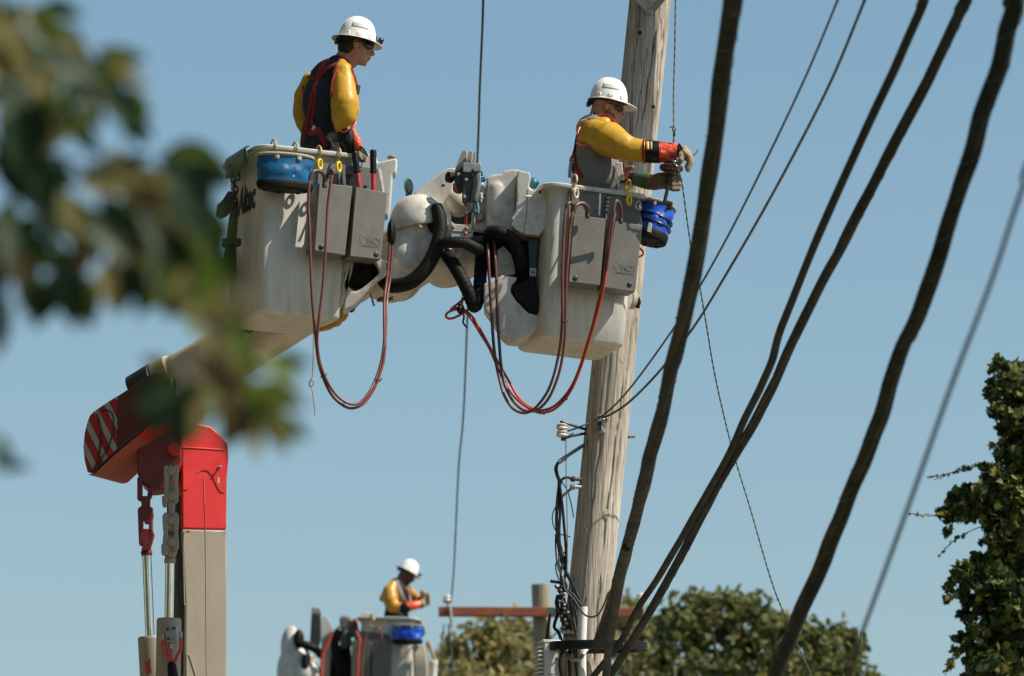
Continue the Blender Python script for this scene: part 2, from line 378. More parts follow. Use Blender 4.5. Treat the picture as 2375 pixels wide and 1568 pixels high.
MT['wood2'] = wood('old_pole_wood', (0.14, 0.12, 0.085, 1), (0.30, 0.265, 0.19, 1), (0.42, 0.38, 0.28, 1), (0.05, 0.04, 0.03, 1))

def leaf_mat(name, stops, trans=0.35, rough=0.5, scale=3.0):
    t = NT(name)
    oi = t.n('ShaderNodeObjectInfo').outputs['Random']
    g = t.noise(scale, 2, 0.5)
    geo = t.n('ShaderNodeNewGeometry').outputs['Random Per Island']
    q = t.n('ShaderNodeMath', operation='ADD'); t.l(geo, q.inputs[0]); t.l(g, q.inputs[1])
    q2 = t.n('ShaderNodeMath', operation='ADD'); t.l(q.outputs[0], q2.inputs[0]); t.l(oi, q2.inputs[1])
    q3 = t.n('ShaderNodeMath', operation='MULTIPLY'); t.l(q2.outputs[0], q3.inputs[0]); q3.inputs[1].default_value = 1 / 2.5
    a = t.ramp(q3.outputs[0], stops)
    t.set(Base_Color=a, Roughness=rough, Specular_IOR_Level=0.35)
    tr = t.n('ShaderNodeBsdfTranslucent'); t.l(a, tr.inputs[0])
    mx = t.n('ShaderNodeMixShader'); mx.inputs[0].default_value = trans
    t.l(t.b.outputs[0], mx.inputs[1]); t.l(tr.outputs[0], mx.inputs[2]); t.l(mx.outputs[0], t.out.inputs[0])
    return t.m
MT['leaf_far'] = leaf_mat('far_tree_leaves', [(0.2, (0.075, 0.10, 0.03, 1)), (0.5, (0.165, 0.17, 0.05, 1)), (0.75, (0.36, 0.31, 0.12, 1))], 0.5, 0.6)
MT['leaf_vine'] = leaf_mat('vine_leaves', [(0.2, (0.008, 0.028, 0.012, 1)), (0.44, (0.030, 0.062, 0.018, 1)), (0.57, (0.15, 0.17, 0.04, 1)), (0.80, (0.30, 0.27, 0.07, 1))], 0.35, 0.5)  # shaded interior and lit tips put into the leaf colours, mixed at random
MT['leaf_near'] = leaf_mat('branch_leaves', [(0.2, (0.006, 0.026, 0.010, 1)), (0.45, (0.022, 0.045, 0.008, 1)), (0.62, (0.06, 0.065, 0.02, 1)), (0.8, (0.17, 0.12, 0.05, 1))], 0.25, 0.55)
# ------------------------------------------------------------------ ground
g = MB(); R_ = 6000.0
g.add([(-R_, -R_, 0), (R_, -R_, 0), (R_, R_, 0), (-R_, R_, 0)], [[0, 1, 2, 3]])
tag(g.build('ground', MT['grass'], flat=True), None, None, kind='structure')
g = MB(); g.add([(-60, 29, 0.004), (60, 29, 0.004), (60, 40, 0.004), (-60, 40, 0.004)], [[0, 1, 2, 3]])
tag(g.build('bounce_road', MT['asphalt'], flat=True), None, None, kind='structure')  # unseen strip, kept pale and narrow to bounce warm light onto the undersides

def SL(pts, Y, t): return MB().slab([P(u, v, Y) for u, v in pts], (0, t, 0))

# ------------------------------------------------------------------ main utility pole
YP = 34.95
def pole_c(v): return 1508.5 - 0.102 * v
p_top = P(pole_c(-330), -330, YP); p_bot = P(pole_c(1568), 1568, YP)
ax = (p_top - p_bot).normalized()
base = p_bot + ax * ((-0.4 - p_bot.z) / ax.z)
L_ = (p_top - base).length
pole = thing('utility_pole', Vector((base.x, base.y, 0)), 'tall weathered wooden utility pole leaning right behind the worker reaching for a wire', 'utility pole')
NS, NR = 132, 330
X_ = Vector((1, 0, 0)); X_ = (X_ - ax * X_.dot(ax)).normalized(); Y_ = ax.cross(X_)       # Y_ points away from camera
if Y_.y < 0: Y_ = -Y_
rings = []
zvis0 = (p_bot - base).length - 0.4
hs_ = [0.0, zvis0 * 0.5] + [zvis0 + (L_ - zvis0) * i / (NR - 1) for i in range(NR)]
def pole_r(h): return 0.152 - (h / L_) * 0.026
# checks (long drying cracks): list of (a0 angle, h0, h1, drift, depth)
hv = lambda v: (P(pole_c(v), v, YP) - base).length
cracks = [(radians(-78), hv(305), hv(60), 0.25, 0.030), (radians(-60), hv(1560), hv(1330), -0.1, 0.02), (radians(-95), hv(330), hv(120), 0.12, 0.012), (radians(-70), hv(1300), hv(860), 0.25, 0.012), (radians(-50), hv(1250), hv(700), 0.05, 0.013), (radians(-110), hv(1250), hv(1000), 0.1, 0.010), (radians(-120), hv(330), hv(-60), 0.05, 0.012), (radians(-40), hv(420), hv(20), 0.10, 0.010)]
for h in hs_:
    rr = pole_r(h); ring = []
    for j in range(NS):
        a = 2 * pi * j / NS - pi
        d = (noise.noise(Vector((cos(a) * 4, sin(a) * 4, h * 0.5))) * 0.006 + noise.noise(Vector((cos(a) * 13, sin(a) * 13, h * 0.9 + 7))) * 0.004
             + noise.noise(Vector((cos(a) * 34, sin(a) * 34, h * 1.4))) * 0.0028)
        for a0, h0, h1, dr, dp in cracks:
            if h0 < h < h1:
                t = (h - h0) / (h1 - h0); ac = a0 + dr * t + 0.03 * sin(t * 17 + h0)
                w = 0.030 + 0.006 * sin(t * 9)
                d -= dp * math.exp(-((a - ac) / w) ** 2) * min(1, 6 * t, 6 * (1 - t))
        ring.append(base + ax * h + (X_ * cos(a) + Y_ * sin(a)) * (rr + d))
    rings.append(ring)
mb = MB(); mb.loft(rings); mb.build('pole_shaft', MT['wood'], pole, angle=60)
def pole_front(u, v, out=0.0):
    """point on the camera side of the shaft under a grid reading"""
    c = P(pole_c(v), v, YP); w = (P(u, v, YP).x - c.x); r = pole_r(hv(v)); w = max(-r * .98, min(r * .98, w))
    return Vector((c.x + w, c.y - sqrt(r * r - w * w) - out, c.z))
# knots
def knot(u, v, r, hole):
    c = pole_front(u, v); o = P(pole_c(v), v, YP); n = (c - Vector((o.x, o.y, c.z))).normalized()
    mb = MB()
    if hole: mb.lathe(c - n * 0.03, n, [(0, r * .3), (0.031, r * .95), (0.036, r * 1.15), (0.034, r * 1.5), (0.024, r * 2.0)], 18, 0.85, (1, 0, 0))
    else: mb.lathe(c - n * 0.012, n, [(0, r * 2.2), (0.009, r * 1.9), (0.014, r * 1.5), (0.011, r * 1.2), (0.015, r * .8), (0.013, r * .5), (0.016, 0.001)], 18, 0.8, (1, 0, 0))
    mb.build('knot', MT['wood'], pole)
    if hole: MB().lathe(c - n * 0.012, n, [(0, 0.001), (0.002, r * .86), (0.019, r * .84), (0.0245, r * .9), (0.0255, 0.001)], 16, 0.85, (1, 0, 0)).build('knot_shade_disc', MT['ink'], pole)  # dark disc stands in for the shade inside the hole
knot(1484, 87, 0.016, True); knot(1513, 256, 0.012, True); knot(1441, 840, 0.017, False); knot(1356, 1240, 0.013, False); knot(1405, 1200, 0.016, False)
# crossarm above the frame with flat steel V brace
ca = P(pole_c(-130), -130, YP) + Vector((0, -0.20, 0))
mb = MB(); F = FR(ca, -14); mb.box(F, (-1.2, -0.05, -0.06), (1.2, 0.05, 0.06)); mb.build('crossarm', MT['wood2'], pole, bevel=0.006)
bc = pole_front(1508, 40, 0.012)
for uu, vv in ((1420, -68), (1600, -80)):
    e = FP(F, uu, vv, -0.056); d = (e - bc); n = Vector((0, -1, -0.1)); s_ = d.cross(n).normalized() * 0.022
    mb = MB(); mb.slab([bc + s_, bc - s_, e - s_, e + s_], Vector((0, 0.006 if uu < 1500 else -0.006, 0))); mb.build('brace', MT['steel'], pole, bevel=0.001)
mb = MB(); mb.lathe(bc + Vector((0, 0.02, 0)), (0, -1, -.1), [(0, .022), (.028, .022), (.030, .012), (.045, .012), (.047, .002)], 8); mb.build('bolt', MT['steel'], pole)
# through bolt with nut on the right flank
b0 = P(1440, 1012, 35.0); b1 = P(1474, 1013, 34.98)
mb = MB(); mb.tube([b0, b1], 0.0085, 8, 1); mb.build('through_bolt', MT['rust'], pole)
n_ = P(1454, 1012.4, 34.99); mb = MB(); mb.lathe(n_, (1, 0, 0), [(-.004, .02), (0.0, .02), (0.001, .014), (.016, .014), (.017, .006)], 6); mb.build('nut', MT['steel'], pole)

# ------------------------------------------------------------------ aerial lift: tower, elbow, boom, tip, two buckets
lift = thing('aerial_lift', Vector((P(475, 1568, 35.2).x, 35.35, 0)), 'aerial lift with grey tower, red elbow and white boom carrying two workers in buckets', 'aerial lift')
YT = 35.42
# tower (lower boom): a tapering rectangular box beam, front face catches the light
FT = FR(P(422, 1226, YT), 22, 0, 0)
def tw(u, v, yl=0): return FP(FT, u, v, yl)
dpt = FT.to_3x3() @ Vector((0, 0.28, 0))
bl, br = tw(429.5, 1400), tw(528, 1400)
dn = Vector((0, 0, -1))
zb = 0.5
fl = Vector((bl.x + 0.02, bl.y, zb)); frr = Vector((br.x, br.y, zb))
mb = MB(); mb.slab([tw(422.5, 1227), tw(525.5, 1229), br, frr, fl, bl], dpt); lb = mb.build('lower_boom', MT['taupe'], lift, bevel=0.012, seg=3)
mb = MB(); mb.slab([tw(422.5, 1227), tw(420, 978), tw(455, 980), tw(489, 988), tw(512, 1008), tw(529, 1029), tw(531, 1060), tw(527, 1110), tw(525.5, 1229)], dpt); mb.build('boom_head', MT['red'], lift, bevel=0.012, seg=3)
# weld seam down the front, doubler plates, grease point
mb = MB(); mb.tube([tw(473, 1105, -.001), tw(476, 1228, -.001), tw(477, 1300, -.001), tw(479, 1568, -.001)], 0.0022, 6, 3); mb.build('weld_seam', MT['taupe'], lb)
mb = MB(); mb.tube([tw(476.5, 1226, -.0015), tw(472, 1106, -.0015)], 0.0022, 6, 2); mb.build('weld_seam', MT['red'], lift)
mb = MB(); mb.slab([tw(424, 1035, -.004), tw(521, 1041, -.004), tw(521, 1044, -.012), tw(424, 1038, -.012)], (0, 0.012, 0)); mb.build('head_ledge', MT['red'], lift, bevel=0.002)
mb = MB(); mb.slab([tw(424, 1136), tw(434, 1137), tw(442, 1128), tw(455, 1100), tw(468, 1091), tw(480, 1092), tw(492, 1104), tw(503, 1130), tw(511, 1142), tw(521, 1143), tw(522, 1047), tw(424, 1042)], FT.to_3x3() @ Vector((0, -0.006, 0))); mb.build('doubler_plate', MT['red'], lift, bevel=0.0015)
mb = MB(); mb.tube([tw(441, 1232, -.002), tw(430, 1233, -.002), tw(426, 1260, -.002), tw(427.5, 1392, -.002), tw(430, 1400, -.002)], 0.004, 6, 4); mb.build('weld_seam', MT['taupe'], lb)
mb = MB(); mb.lathe(tw(508, 1084, -.004), FT.to_3x3() @ Vector((0, -1, 0)), [(0, .010), (.012, .010), (.013, .006), (.03, .006), (.032, .009), (.04, .006)], 10); mb.build('grease_fitting', MT['steel'], lift)
mb = MB(); mb.slab([tw(505, 1107, -.008), tw(509, 1107, -.008), tw(509, 1121, -.008), tw(505, 1121, -.008)], (0, .001, 0)); mb.build('small_decal', MT['reflective'], lift)
mb = MB(); mb.tube([tw(433, 1568, -.002), tw(433, 1523, -.002), tw(436, 1519, -.002), tw(440, 1524, -.002), tw(456, 1575, -.002)], 0.004, 6, 3); mb.build('weld_seam', MT['taupe'], lb)
mb = MB(); mb.box(FR(Vector(((bl.x + br.x) / 2, YT + .2, 0)), 22), (-0.35, -0.4, 0), (0.35, 0.4, 0.6)); mb.build('pedestal', MT['taupe'], lift, bevel=0.03)
# left return flange of the tower head
mb = MB(); mb.slab([tw(409, 1150, .05), tw(421, 1150, .02), tw(427, 1568, .02), tw(415, 1568, .05)], dpt * .7); mb.build('tower_flange', MT['darkgreen'], lift, bevel=0.004)

# elbow housing and upper boom
Ba = P(318, 968, 35.35); Bb = P(965, 556, 34.42)
A_ = (Bb - Ba).normalized(); S_ = A_.cross(Vector((0, 0, 1))).normalized(); T_ = S_.cross(A_).normalized()   # S_: towards camera-left, T_: up
WB = 0.40
so_ = Ba + S_ * (WB / 2)
def sp(u, v, off=0.0): return onplane(u, v, so_ + S_ * off, S_)
side = [(202, 1096), (195, 1068), (192, 1037), (195, 1005), (201, 980), (207, 964), (215, 955), (250, 931), (275, 916), (360, 861), (398, 878), (400, 938), (360, 972), (314, 1010), (273, 1043), (236, 1076), (217, 1094)]
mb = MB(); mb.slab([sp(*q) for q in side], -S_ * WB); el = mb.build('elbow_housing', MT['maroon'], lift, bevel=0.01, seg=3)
# red underside plate of the housing
ul = [(205, 1098.5), (218, 1096), (273, 1045), (314, 1012), (398, 941)]
us = [sp(*q) - T_ * 0.004 for q in ul]
for i in range(len(us) - 1):
    q = [us[i] - S_ * .004, us[i + 1] - S_ * .004, us[i + 1] - S_ * (WB - .004), us[i] - S_ * (WB - .004)]
    mb = MB(); mb.slab(q, -T_ * 0.006); mb.build('underside_plate', MT['pinkred'] if i < 3 else MT['red'], el)
# hazard stripes on the side of the end
def clip_poly(poly, a, b, keep):      # half-plane clip in grid space
    out = []
    f = lambda q: ((b[0] - a[0]) * (q[1] - a[1]) - (b[1] - a[1]) * (q[0] - a[0])) * keep
    for i in range(len(poly)):
        p, q = poly[i], poly[(i + 1) % len(poly)]; fp, fq = f(p), f(q)
        if fp >= 0: out.append(p)
        if fp * fq < 0:
            t = fp / (fp - fq); out.append((p[0] + (q[0] - p[0]) * t, p[1] + (q[1] - p[1]) * t))
    return out
reg = [(203, 1092), (197, 1068), (194, 1037), (197, 1005), (203, 980), (209, 966), (216, 957), (250, 933), (272, 919), (272, 1040), (236, 1073), (217, 1091)]
dx, dy = 57, 113          # stripe direction in the grid
k = 0
for s0 in [60 + 17 * i + (3 if i % 2 else 0) for i in range(14)]:
    wd = 14 if k % 2 else 20
    a1 = (s0, 955); b1_ = (s0 + dx, 955 + dy); a2 = (s0 + wd, 955); b2 = (s0 + wd + dx, 955 + dy)
    q = clip_poly(clip_poly(reg, a1, b1_, -1), a2, b2, 1)
    k += 1
    if len(q) < 3: continue
    mb = MB(); mb.slab([sp(x, y, .002) for x, y in q], S_ * 0.0015); mb.build('hazard_stripe', MT['stripered'] if k % 2 else MT['stripewhite'], el)
mb = MB(); mb.tube([sp(237, 952, .006), sp(258, 956, .006), sp(263, 985, .008), sp(255, 1025, .008), sp(238, 1060, .008), sp(219, 1098, .008)], 0.004, 6, 4); mb.build('edge_cable', MT['cable'], el)
mb = MB(); mb.tube([sp(221, 957, .006), sp(231, 985, .008), sp(232, 1035, .008), sp(224, 1075, .008), sp(214, 1095, .008)], 0.007, 6, 4); mb.build('edge_hose', MT['darkred'], el)
# upper boom: rounded fibreglass tube
def rrect(c, x, y, hx, hy, r, n=5):
    pts = []
    for qx, qy, a0 in ((1, 1, 0), (-1, 1, pi / 2), (-1, -1, pi), (1, -1, 3 * pi / 2)):
        for i in range(n + 1):
            a = a0 + pi / 2 * i / n
            pts.append(c + x * (qx * (hx - r) + r * cos(a)) + y * (qy * (hy - r) + r * sin(a)))
    return pts
bo = P(372, 915, 35.27); LB = (Bb - bo).length
def axp(t): return bo + (Bb - bo) * t
mb = MB(); mb.loft([rrect(axp(t), S_, T_, w, h, r_) for t, w, h, r_ in ((0, .150, .165, .09), (0.3, .148, .158, .09), (0.7, .142, .145, .09), (1, .138, .138, .09))]); ub = mb.build('upper_boom', MT['boom'], lift, angle=50)
mb = MB(); mb.loft([rrect(axp(t), S_, T_, w, w + .012, .10) for t, w in ((0.03, .158), (0.032, .166), (0.085, .166), (0.09, .158))]); mb.build('boom_collar', MT['boom'], ub, angle=30)
mb = MB(); mb.loft([rrect(axp(t), S_, T_, w, w + .012, .10) for t, w in ((-0.06, .16), (-0.058, .172), (0.025, .172), (0.028, .16))]); mb.build('boom_socket', MT['darkgreen'], ub, angle=30)
# lettering on the boom flank
cb = onplane(556, 786, axp(.45) + S_ * .152, S_)
Fb = Matrix.Translation(cb); Fb = Matrix((A_.to_4d(), (-S_).to_4d(), T_.to_4d(), (0, 0, 0, 1))).transposed(); Fb = Matrix(((A_.x, -S_.x, T_.x, cb.x), (A_.y, -S_.y, T_.y, cb.y), (A_.z, -S_.z, T_.z, cb.z), (0, 0, 0, 1)))
text_mesh('lettering', 'Altec', Fb, 0.145, MT['inkdark'], ub, 0.0015, 0.12, 0.004, 0.8)
for i in range(3):
    mb = MB(); mb.box(Fb, (-0.10, -.0015, i * .034), (-0.02, .0015, i * .034 + .022)); mb.build('logo_bar', MT['gold'], ub)

# elbow pivot bracket, red
YE = 35.22
mb = SL([(318, 1010), (420, 1000), (421, 1070), (405, 1100), (395, 1132), (352, 1138), (330, 1122), (319, 1100)], YE + .06, .22); mb.build('pivot_bracket', MT['darkred'], lift, bevel=0.01)
mb = MB(); mb.lathe(P(404, 1040, YE - .02), (0, 1, 0), [(0, .03), (.004, .04), (.1, .04)], 20); mb.build('pivot_pin', MT['red'], lift)
# hydraulic cylinders with link chains
def link(pts, Y, t, mat, parent):
    mb = SL(pts, Y, t); return mb.build('link_plate', mat, parent, bevel=0.008, seg=3)
def oval(u, v, w, h, n=20, sq=2.6):
    return [(u + w * math.copysign(abs(cos(a)) ** (2 / sq), cos(a)), v + h * math.copysign(abs(sin(a)) ** (2 / sq), sin(a))) for a in [2 * pi * i / n for i in range(n)]]
def dogbone(u, v0, v1, w, neck):
    pts = []
    h = v1 - v0
    for i in range(13):
        t = i / 12; ww = neck + (w - neck) * abs(cos(pi * t)) ** 0.8
        e = min(t, 1 - t); ww *= min(1, sqrt(max(0, 1 - (1 - min(1, e / 0.12)) ** 2)) + 0.25)
        pts.append((u + ww, v0 + h * t))
    return pts + [(2 * u - a, b) for a, b in reversed(pts)]
def cylinder(u0, v0, u1, v1, ub_, vb, Y, mat, linkmat, rodtop, label_rod):
    """rod from (u0,v0) down to (u1,v1), barrel below that to the ground side"""
    mb = MB(); mb.tube([P(u0, v0, Y), P(u1, v1, Y + .02)], M(11.0), 24, 1); rod = mb.build('cylinder_rod', MT['chrome'], lift)
    mb = MB(); mb.lathe(P(u0, v0 + 3, Y), (P(u0, v0, Y) - P(u1, v1, Y)), [(-.012, M(11.5)), (-.008, M(13)), (.012, M(14)), (.022, M(12)), (.034, M(12)), (.045, M(9))], 20); mb.build('rod_end', linkmat, rod)
    top = P(u1, v1, Y + .02); dirv = (P(ub_, vb, Y + .03) - top).normalized()
    mb = MB(); mb.lathe(top - dirv * .004, dirv, [(0, M(12)), (0.0, M(27)), (.012, M(29.5)), (.02, M(29.5)), ((top.z - 0.9) / -dirv.z, M(29.5))], 30); return mb.build('cylinder_barrel', mat, lift)
c1 = cylinder(394, 1300, 392, 1436, 390, 1568, 34.98, MT['taupe'], MT['taupe'], 0, '')
c2 = cylinder(340, 1282, 348, 1478, 353, 1568, 35.32, MT['taupe'], MT['darkred'], 0, '')
YL = 34.90
for (du, dv_) in ((0, 0),):
    for dY, off in ((0, 0), (.085, 0)):
        link(dogbone(395 if dY else 386, 1078, 1166, 6.5, 4.2), YL + dY, .02, MT['taupe'], lift)
        link(dogbone(408 if dY else 407, 1078, 1168, 6.5, 4.2), YL + dY, .02, MT['taupe'], lift)
        link(dogbone(384 if dY else 384, 1188, 1284, 8, 5), YL + dY, .02, MT['taupe'], lift)
        link(dogbone(407 if dY else 408, 1188, 1278, 7, 4.5), YL + dY, .02, MT['taupe'], lift)
    link(dogbone(397, 1134, 1232, 9.5, 6), YL + .012, .06, MT['taupe'], lift)
    for v in (1092, 1150, 1206, 1256):
        mb = MB(); mb.lathe(P(398, v, YL - .01), (0, 1, 0), [(0, .018), (.004, M(10)), (.02, M(11)), (.10, M(11))], 18); mb.build('link_pin', MT['taupe'], lift)
    mb = SL([(386, 1240), (410, 1240), (409, 1280), (404, 1290), (388, 1290)], YL + .02, .07); mb.build('rod_clevis', MT['taupe'], lift, bevel=.01)
mb = SL([(375, 1150), (384, 1150), (384, 1172), (376, 1172)], YL + .01, .1); mb.build('link_guard', MT['taupe'], lift, bevel=.004)
mb = SL([(374, 1262), (384, 1262), (384, 1284), (374, 1284)], YL + .01, .1); mb.build('link_guard', MT['taupe'], lift, bevel=.004)
for a in ([(318, 1108), (324, 1104), (330, 1110), (330, 1150), (326, 1162), (318, 1158)], [(344, 1130), (354, 1128), (354, 1146), (346, 1162), (340, 1158)], [(319, 1180), (328, 1172), (333, 1180), (331, 1255), (328, 1266), (322, 1262)], [(346, 1176), (354, 1176), (356, 1196), (354, 1205), (354, 1228), (358, 1240), (352, 1262), (344, 1264)], [(326, 1150), (348, 1150), (348, 1214), (336, 1214), (330, 1200)], [(326, 1226), (354, 1226), (352, 1262), (346, 1276), (330, 1276)]):
    mb = SL(a, 35.26, .05); mb.build('link_plate', MT['darkred'], lift, bevel=.006)  # shade on these rear links is put into the darker red
# holding valve, fittings and red hoses on the near barrel
FV = FR(P(391, 1455, 34.88), -8)
mb = MB(); mb.box(FV, (-.004, -.06, -.10), (.062, .0, .0)); vb_ = mb.build('valve_block', MT['steel'], lift, bevel=.003)
for x, z in ((.008, -.02), (.045, -.016), (.012, -.08)):
    mb = MB(); mb.lathe(FV @ Vector((x, -.06, z)), FV.to_3x3() @ Vector((0, -1, 0)), [(0, .009), (.012, .009), (.013, .004)], 8); mb.build('bolt', MT['darksteel'], vb_)
for pts in ([(386, 1466), (387, 1492), (391, 1516), (394, 1532)], [(377, 1480), (379, 1508), (388, 1524), (394, 1536)], [(419, 1474), (419, 1504), (412, 1520), (404, 1538)], [(396, 1500), (397, 1520), (398, 1536)]):
    mb = MB(); mb.tube([P(u, v, 34.84) for u, v in pts], .010, 10, 5); mb.build('control_hose', MT['hosered'], lift)
    mb = MB(); a = P(pts[0][0], pts[0][1] + 6, 34.84); b = P(pts[0][0], pts[0][1] - 8, 34.84); mb.lathe(a, b - a, [(0, .010), (.012, .012), (.02, .009), (.03, .012), (.04, .008)], 8); mb.build('hose_fitting', MT['steel'], lift)
mb = MB(); mb.tube([P(398, 1535, 34.85), P(399, 1552, 34.85), P(404, 1580, 34.85)], [.024, .030, .034], 12, 4); mb.build('hose_sleeve', MT['black'], lift)
for pts in ([(339, 1534), (340, 1552), (344, 1564)], [(346, 1528), (347, 1548), (350, 1560)]):
    mb = MB(); mb.tube([P(u, v, 35.18) for u, v in pts], .008, 8, 4); mb.build('control_hose', MT['hosered'], lift)
# ------------------------------------------------------------------ buckets
def rr2(F, x0, x1, y0, y1, r, z, n=6):
    pts = []
    for cx, cy, a0 in ((x1 - r, y1 - r, 0), (x0 + r, y1 - r, pi / 2), (x0 + r, y0 + r, pi), (x1 - r, y0 + r, 3 * pi / 2)):
        for i in range(n + 1):
            a = a0 + pi / 2 * i / n; pts.append(F @ Vector((cx + r * cos(a), cy + r * sin(a), z)))
    return pts
def bucket(F, w, d, h, flare, parent, cr=0.07):
    mb = MB()
    def ring(z, e, r): 
        t = z / h
        return rr2(F, -e - flare[0] * t, w + e + flare[1] * t, -e - flare[2] * t, d + e + flare[2] * t, r, z)
    outer = [ring(0.0, -.05, cr * .7), ring(0.003, -.028, cr * .8), ring(0.010, -.010, cr), ring(0.025, 0.0, cr), ring(h * .3, 0, cr), ring(h * .6, 0, cr), ring(h - .09, 0, cr), ring(h - .045, .004, cr), ring(h - .02, .03, cr + .03)]
    inner = [ring(h - .02, -.01, cr), ring(h * .5, -.014, cr), ring(.05, -.016, cr), ring(.03, -.06, cr)]
    mb.loft(outer + inner)
    b = mb.build('bucket', MT['white'], parent, angle=50)
    mb = MB(); mb.loft([ring(h - .028, .030, cr + .03), ring(h - .028, .048, cr + .04), ring(h - .020, .052, cr + .04), ring(h - .006, .052, cr + .04), ring(h, .046, cr + .04), ring(h + .002, .030, cr + .03), ring(h - .004, .0, cr), ring(h - .02, -.004, cr)], caps=False)
    rim = mb.build('rim', MT['white'], b, angle=30)
    return b
FL = FR(P(602, 724, 33.8), 22.5, 1.4)
bucketL = bucket(FL, .535, .60, 1.03, (.012, .045, .02), lift, .055)
FRt = FR(P(1256, 782, 33.9), 17, 3.8)
bucketR = bucket(FRt, .535, .54, .955, (.0, .03, .02), lift, .055)
# lettering on the shaded end wall of the left bucket
Fe = FL @ Matrix.Translation((-.0125, .415, .675)) @ Matrix.Rotation(radians(-90), 4, 'Z')
text_mesh('lettering', 'Altec', Fe, 0.235, MT['ink'], bucketL, 0.001, 0.12, 0.006, 0.60)
for i in range(4):
    mb = MB(); mb.box(Fe, (-.125, -.0008, i * .048), (-.030, .0008, .024 + i * .048)); mb.build('logo_bar', MT['gold'], bucketL)
mb = MB(); mb.box(Fe, (-.0295, -.0008, .0), (-.014, .0008, .168)); mb.build('logo_bar', MT['gold'], bucketL)
# mouth-like step at lower left: hardware knobs on the tip of the left bucket (white control cover at its right end)
mb = MB()
mb.slab([P(u, v, 34.22) for u, v in [(836, 374), (852, 356), (872, 358), (876, 376), (918, 366), (921, 372), (918, 400), (910, 404), (905, 480), (898, 500), (840, 500)]], (0, .16, 0))
mb.build('control_cover', MT['white'], bucketL, bevel=.018, seg=4)
mb = MB(); mb.ell(P(910, 364, 34.26), (.02, .02, .012)); mb.ell(P(903, 365, 34.27), (.014, .014, .012)); mb.build('cover_bolt', MT['rust'], bucketL)
# left bucket mounting bracket (white horn, black mass standing in for its shaded hollow)
mb = SL([(797, 604), (802, 622), (797, 650), (800, 680), (794, 724), (822, 710), (848, 680), (868, 655), (886, 645), (900, 637), (904, 622), (899, 608), (884, 598), (862, 600), (872, 612), (880, 632), (865, 648), (840, 668), (826, 675), (812, 676), (804, 660), (815, 630), (820, 604)], 34.0, .12); mb.build('mount_bracket', MT['fairing'], lift, bevel=.012, seg=3)
mb = MB(); mb.ell(P(838, 640, 34.14), (.11, .08, .10)); mb.ell(P(815, 700, 34.1), (.035, .04, .07)); mb.cap(P(820, 610, 34.2), P(875, 615, 34.2), .06, .05); mb.build('bracket_shade_mass', MT['black'], lift, remesh=.012, smooth=3)

# ------------------------------------------------------------------ boom tip
mb = MB(); mb.cap(P(900, 648, 34.30), P(1000, 585, 34.22), .150, .155, 20); mb.ell(P(925, 640, 34.26), (.15, .16, .16)); mb.ell(P(1040, 566, 34.3), (.11, .14, .11)); tip = mb.build('boom_tip', MT['fairing'], lift, remesh=.010, smooth=6)
mb = MB(); mb.cap(P(1040, 610, 34.45), P(1095, 590, 34.4), .155, .13, 20); mb.ell(P(1030, 640, 34.48), (.11, .12, .075)); mb.build('tip_cover', MT['fairing'], lift, remesh=.010, smooth=6)
# decals on the underside of the tip
def tip_decal(u0, v0, du, dv, w, mat):
    q = [(u0, v0), (u0 + du, v0 + dv), (u0 + du - w * .35, v0 + dv + w), (u0 - w * .35, v0 + w)]
    n = Vector((0.1, -.85, -.5)).normalized()
    def on(u, v):   # march to the capsule surface
        a, b = P(900, 648, 34.30), P(1000, 585, 34.22); d = ray(u, v); best = None; t0 = 33.4
        for i in range(150):
            q = CAM + d * ((t0 + i * .008) / d.y); s = max(0, min(1, (q - a).dot(b - a) / (b - a).length_squared)); dist = min((q - (a + (b - a) * s)).length, (Vector(((q.x - P(925, 640, 34.26).x), (q.y - 34.26), (q.z - P(925, 640, 34.26).z))).length))
            if dist < .156: return q
        return CAM + d * (34.25 / d.y)
    m = MB(); grid = []
    for i in range(4):
        row = []
        for j in range(3):
            s, t = i / 3, j / 2
            u = (q[0][0] * (1 - s) + q[1][0] * s) * (1 - t) + (q[3][0] * (1 - s) + q[2][0] * s) * t
            v = (q[0][1] * (1 - s) + q[1][1] * s) * (1 - t) + (q[3][1] * (1 - s) + q[2][1] * s) * t
            row.append(on(u, v) - ray(u, v) * .003)
        grid.append(row)
    m.loft(grid, caps=False, closed=False); m.build('warning_decal', mat, tip, solid=.001)
for a in ((876, 693, 22, -4, 8, MT['decalbrown']), (904, 689, 26, -4, 9, MT['decalgreen']), (908, 680, 26, -5, 6, MT['decalbrown']), (920, 671, 26, -5, 6, MT['decalgreen']), (936, 663, 22, -4, 6, MT['decalbrown'])): tip_decal(*a)
# dome fairing over the rotator
mb = MB()
cD = P(972, 528, 34.22); rings = []
lean = Matrix.Rotation(radians(-8), 3, 'Y')
for i in range(12):
    a = pi / 2 * (1 - i / 11.0); k = cos(a) ** .8 if i else 0.02
    rings.append([cD + lean @ Vector((.180 * k * cos(b), .19 * k * sin(b), .205 * sin(a))) for b in [2 * pi * j / 36 for j in range(36)]])
rings.append([cD + lean @ Vector((.176 * cos(b), .186 * sin(b), -.012)) for b in [2 * pi * j / 36 for j in range(36)]])
rings.append([cD + lean @ Vector((.165 * cos(b), .175 * sin(b), -.012)) for b in [2 * pi * j / 36 for j in range(36)]])
mb.loft(rings); mb.build('rotator_dome', MT['fairing'], lift, angle=50)
mb = MB(); mb.cap(P(962, 545, 34.22), P(950, 610, 34.24), .150, .14, 20); mb.ell(P(938, 590, 34.18), (.11, .12, .16)); mb.build('rotator_body', MT['fairing'], lift, remesh=.010, smooth=5)
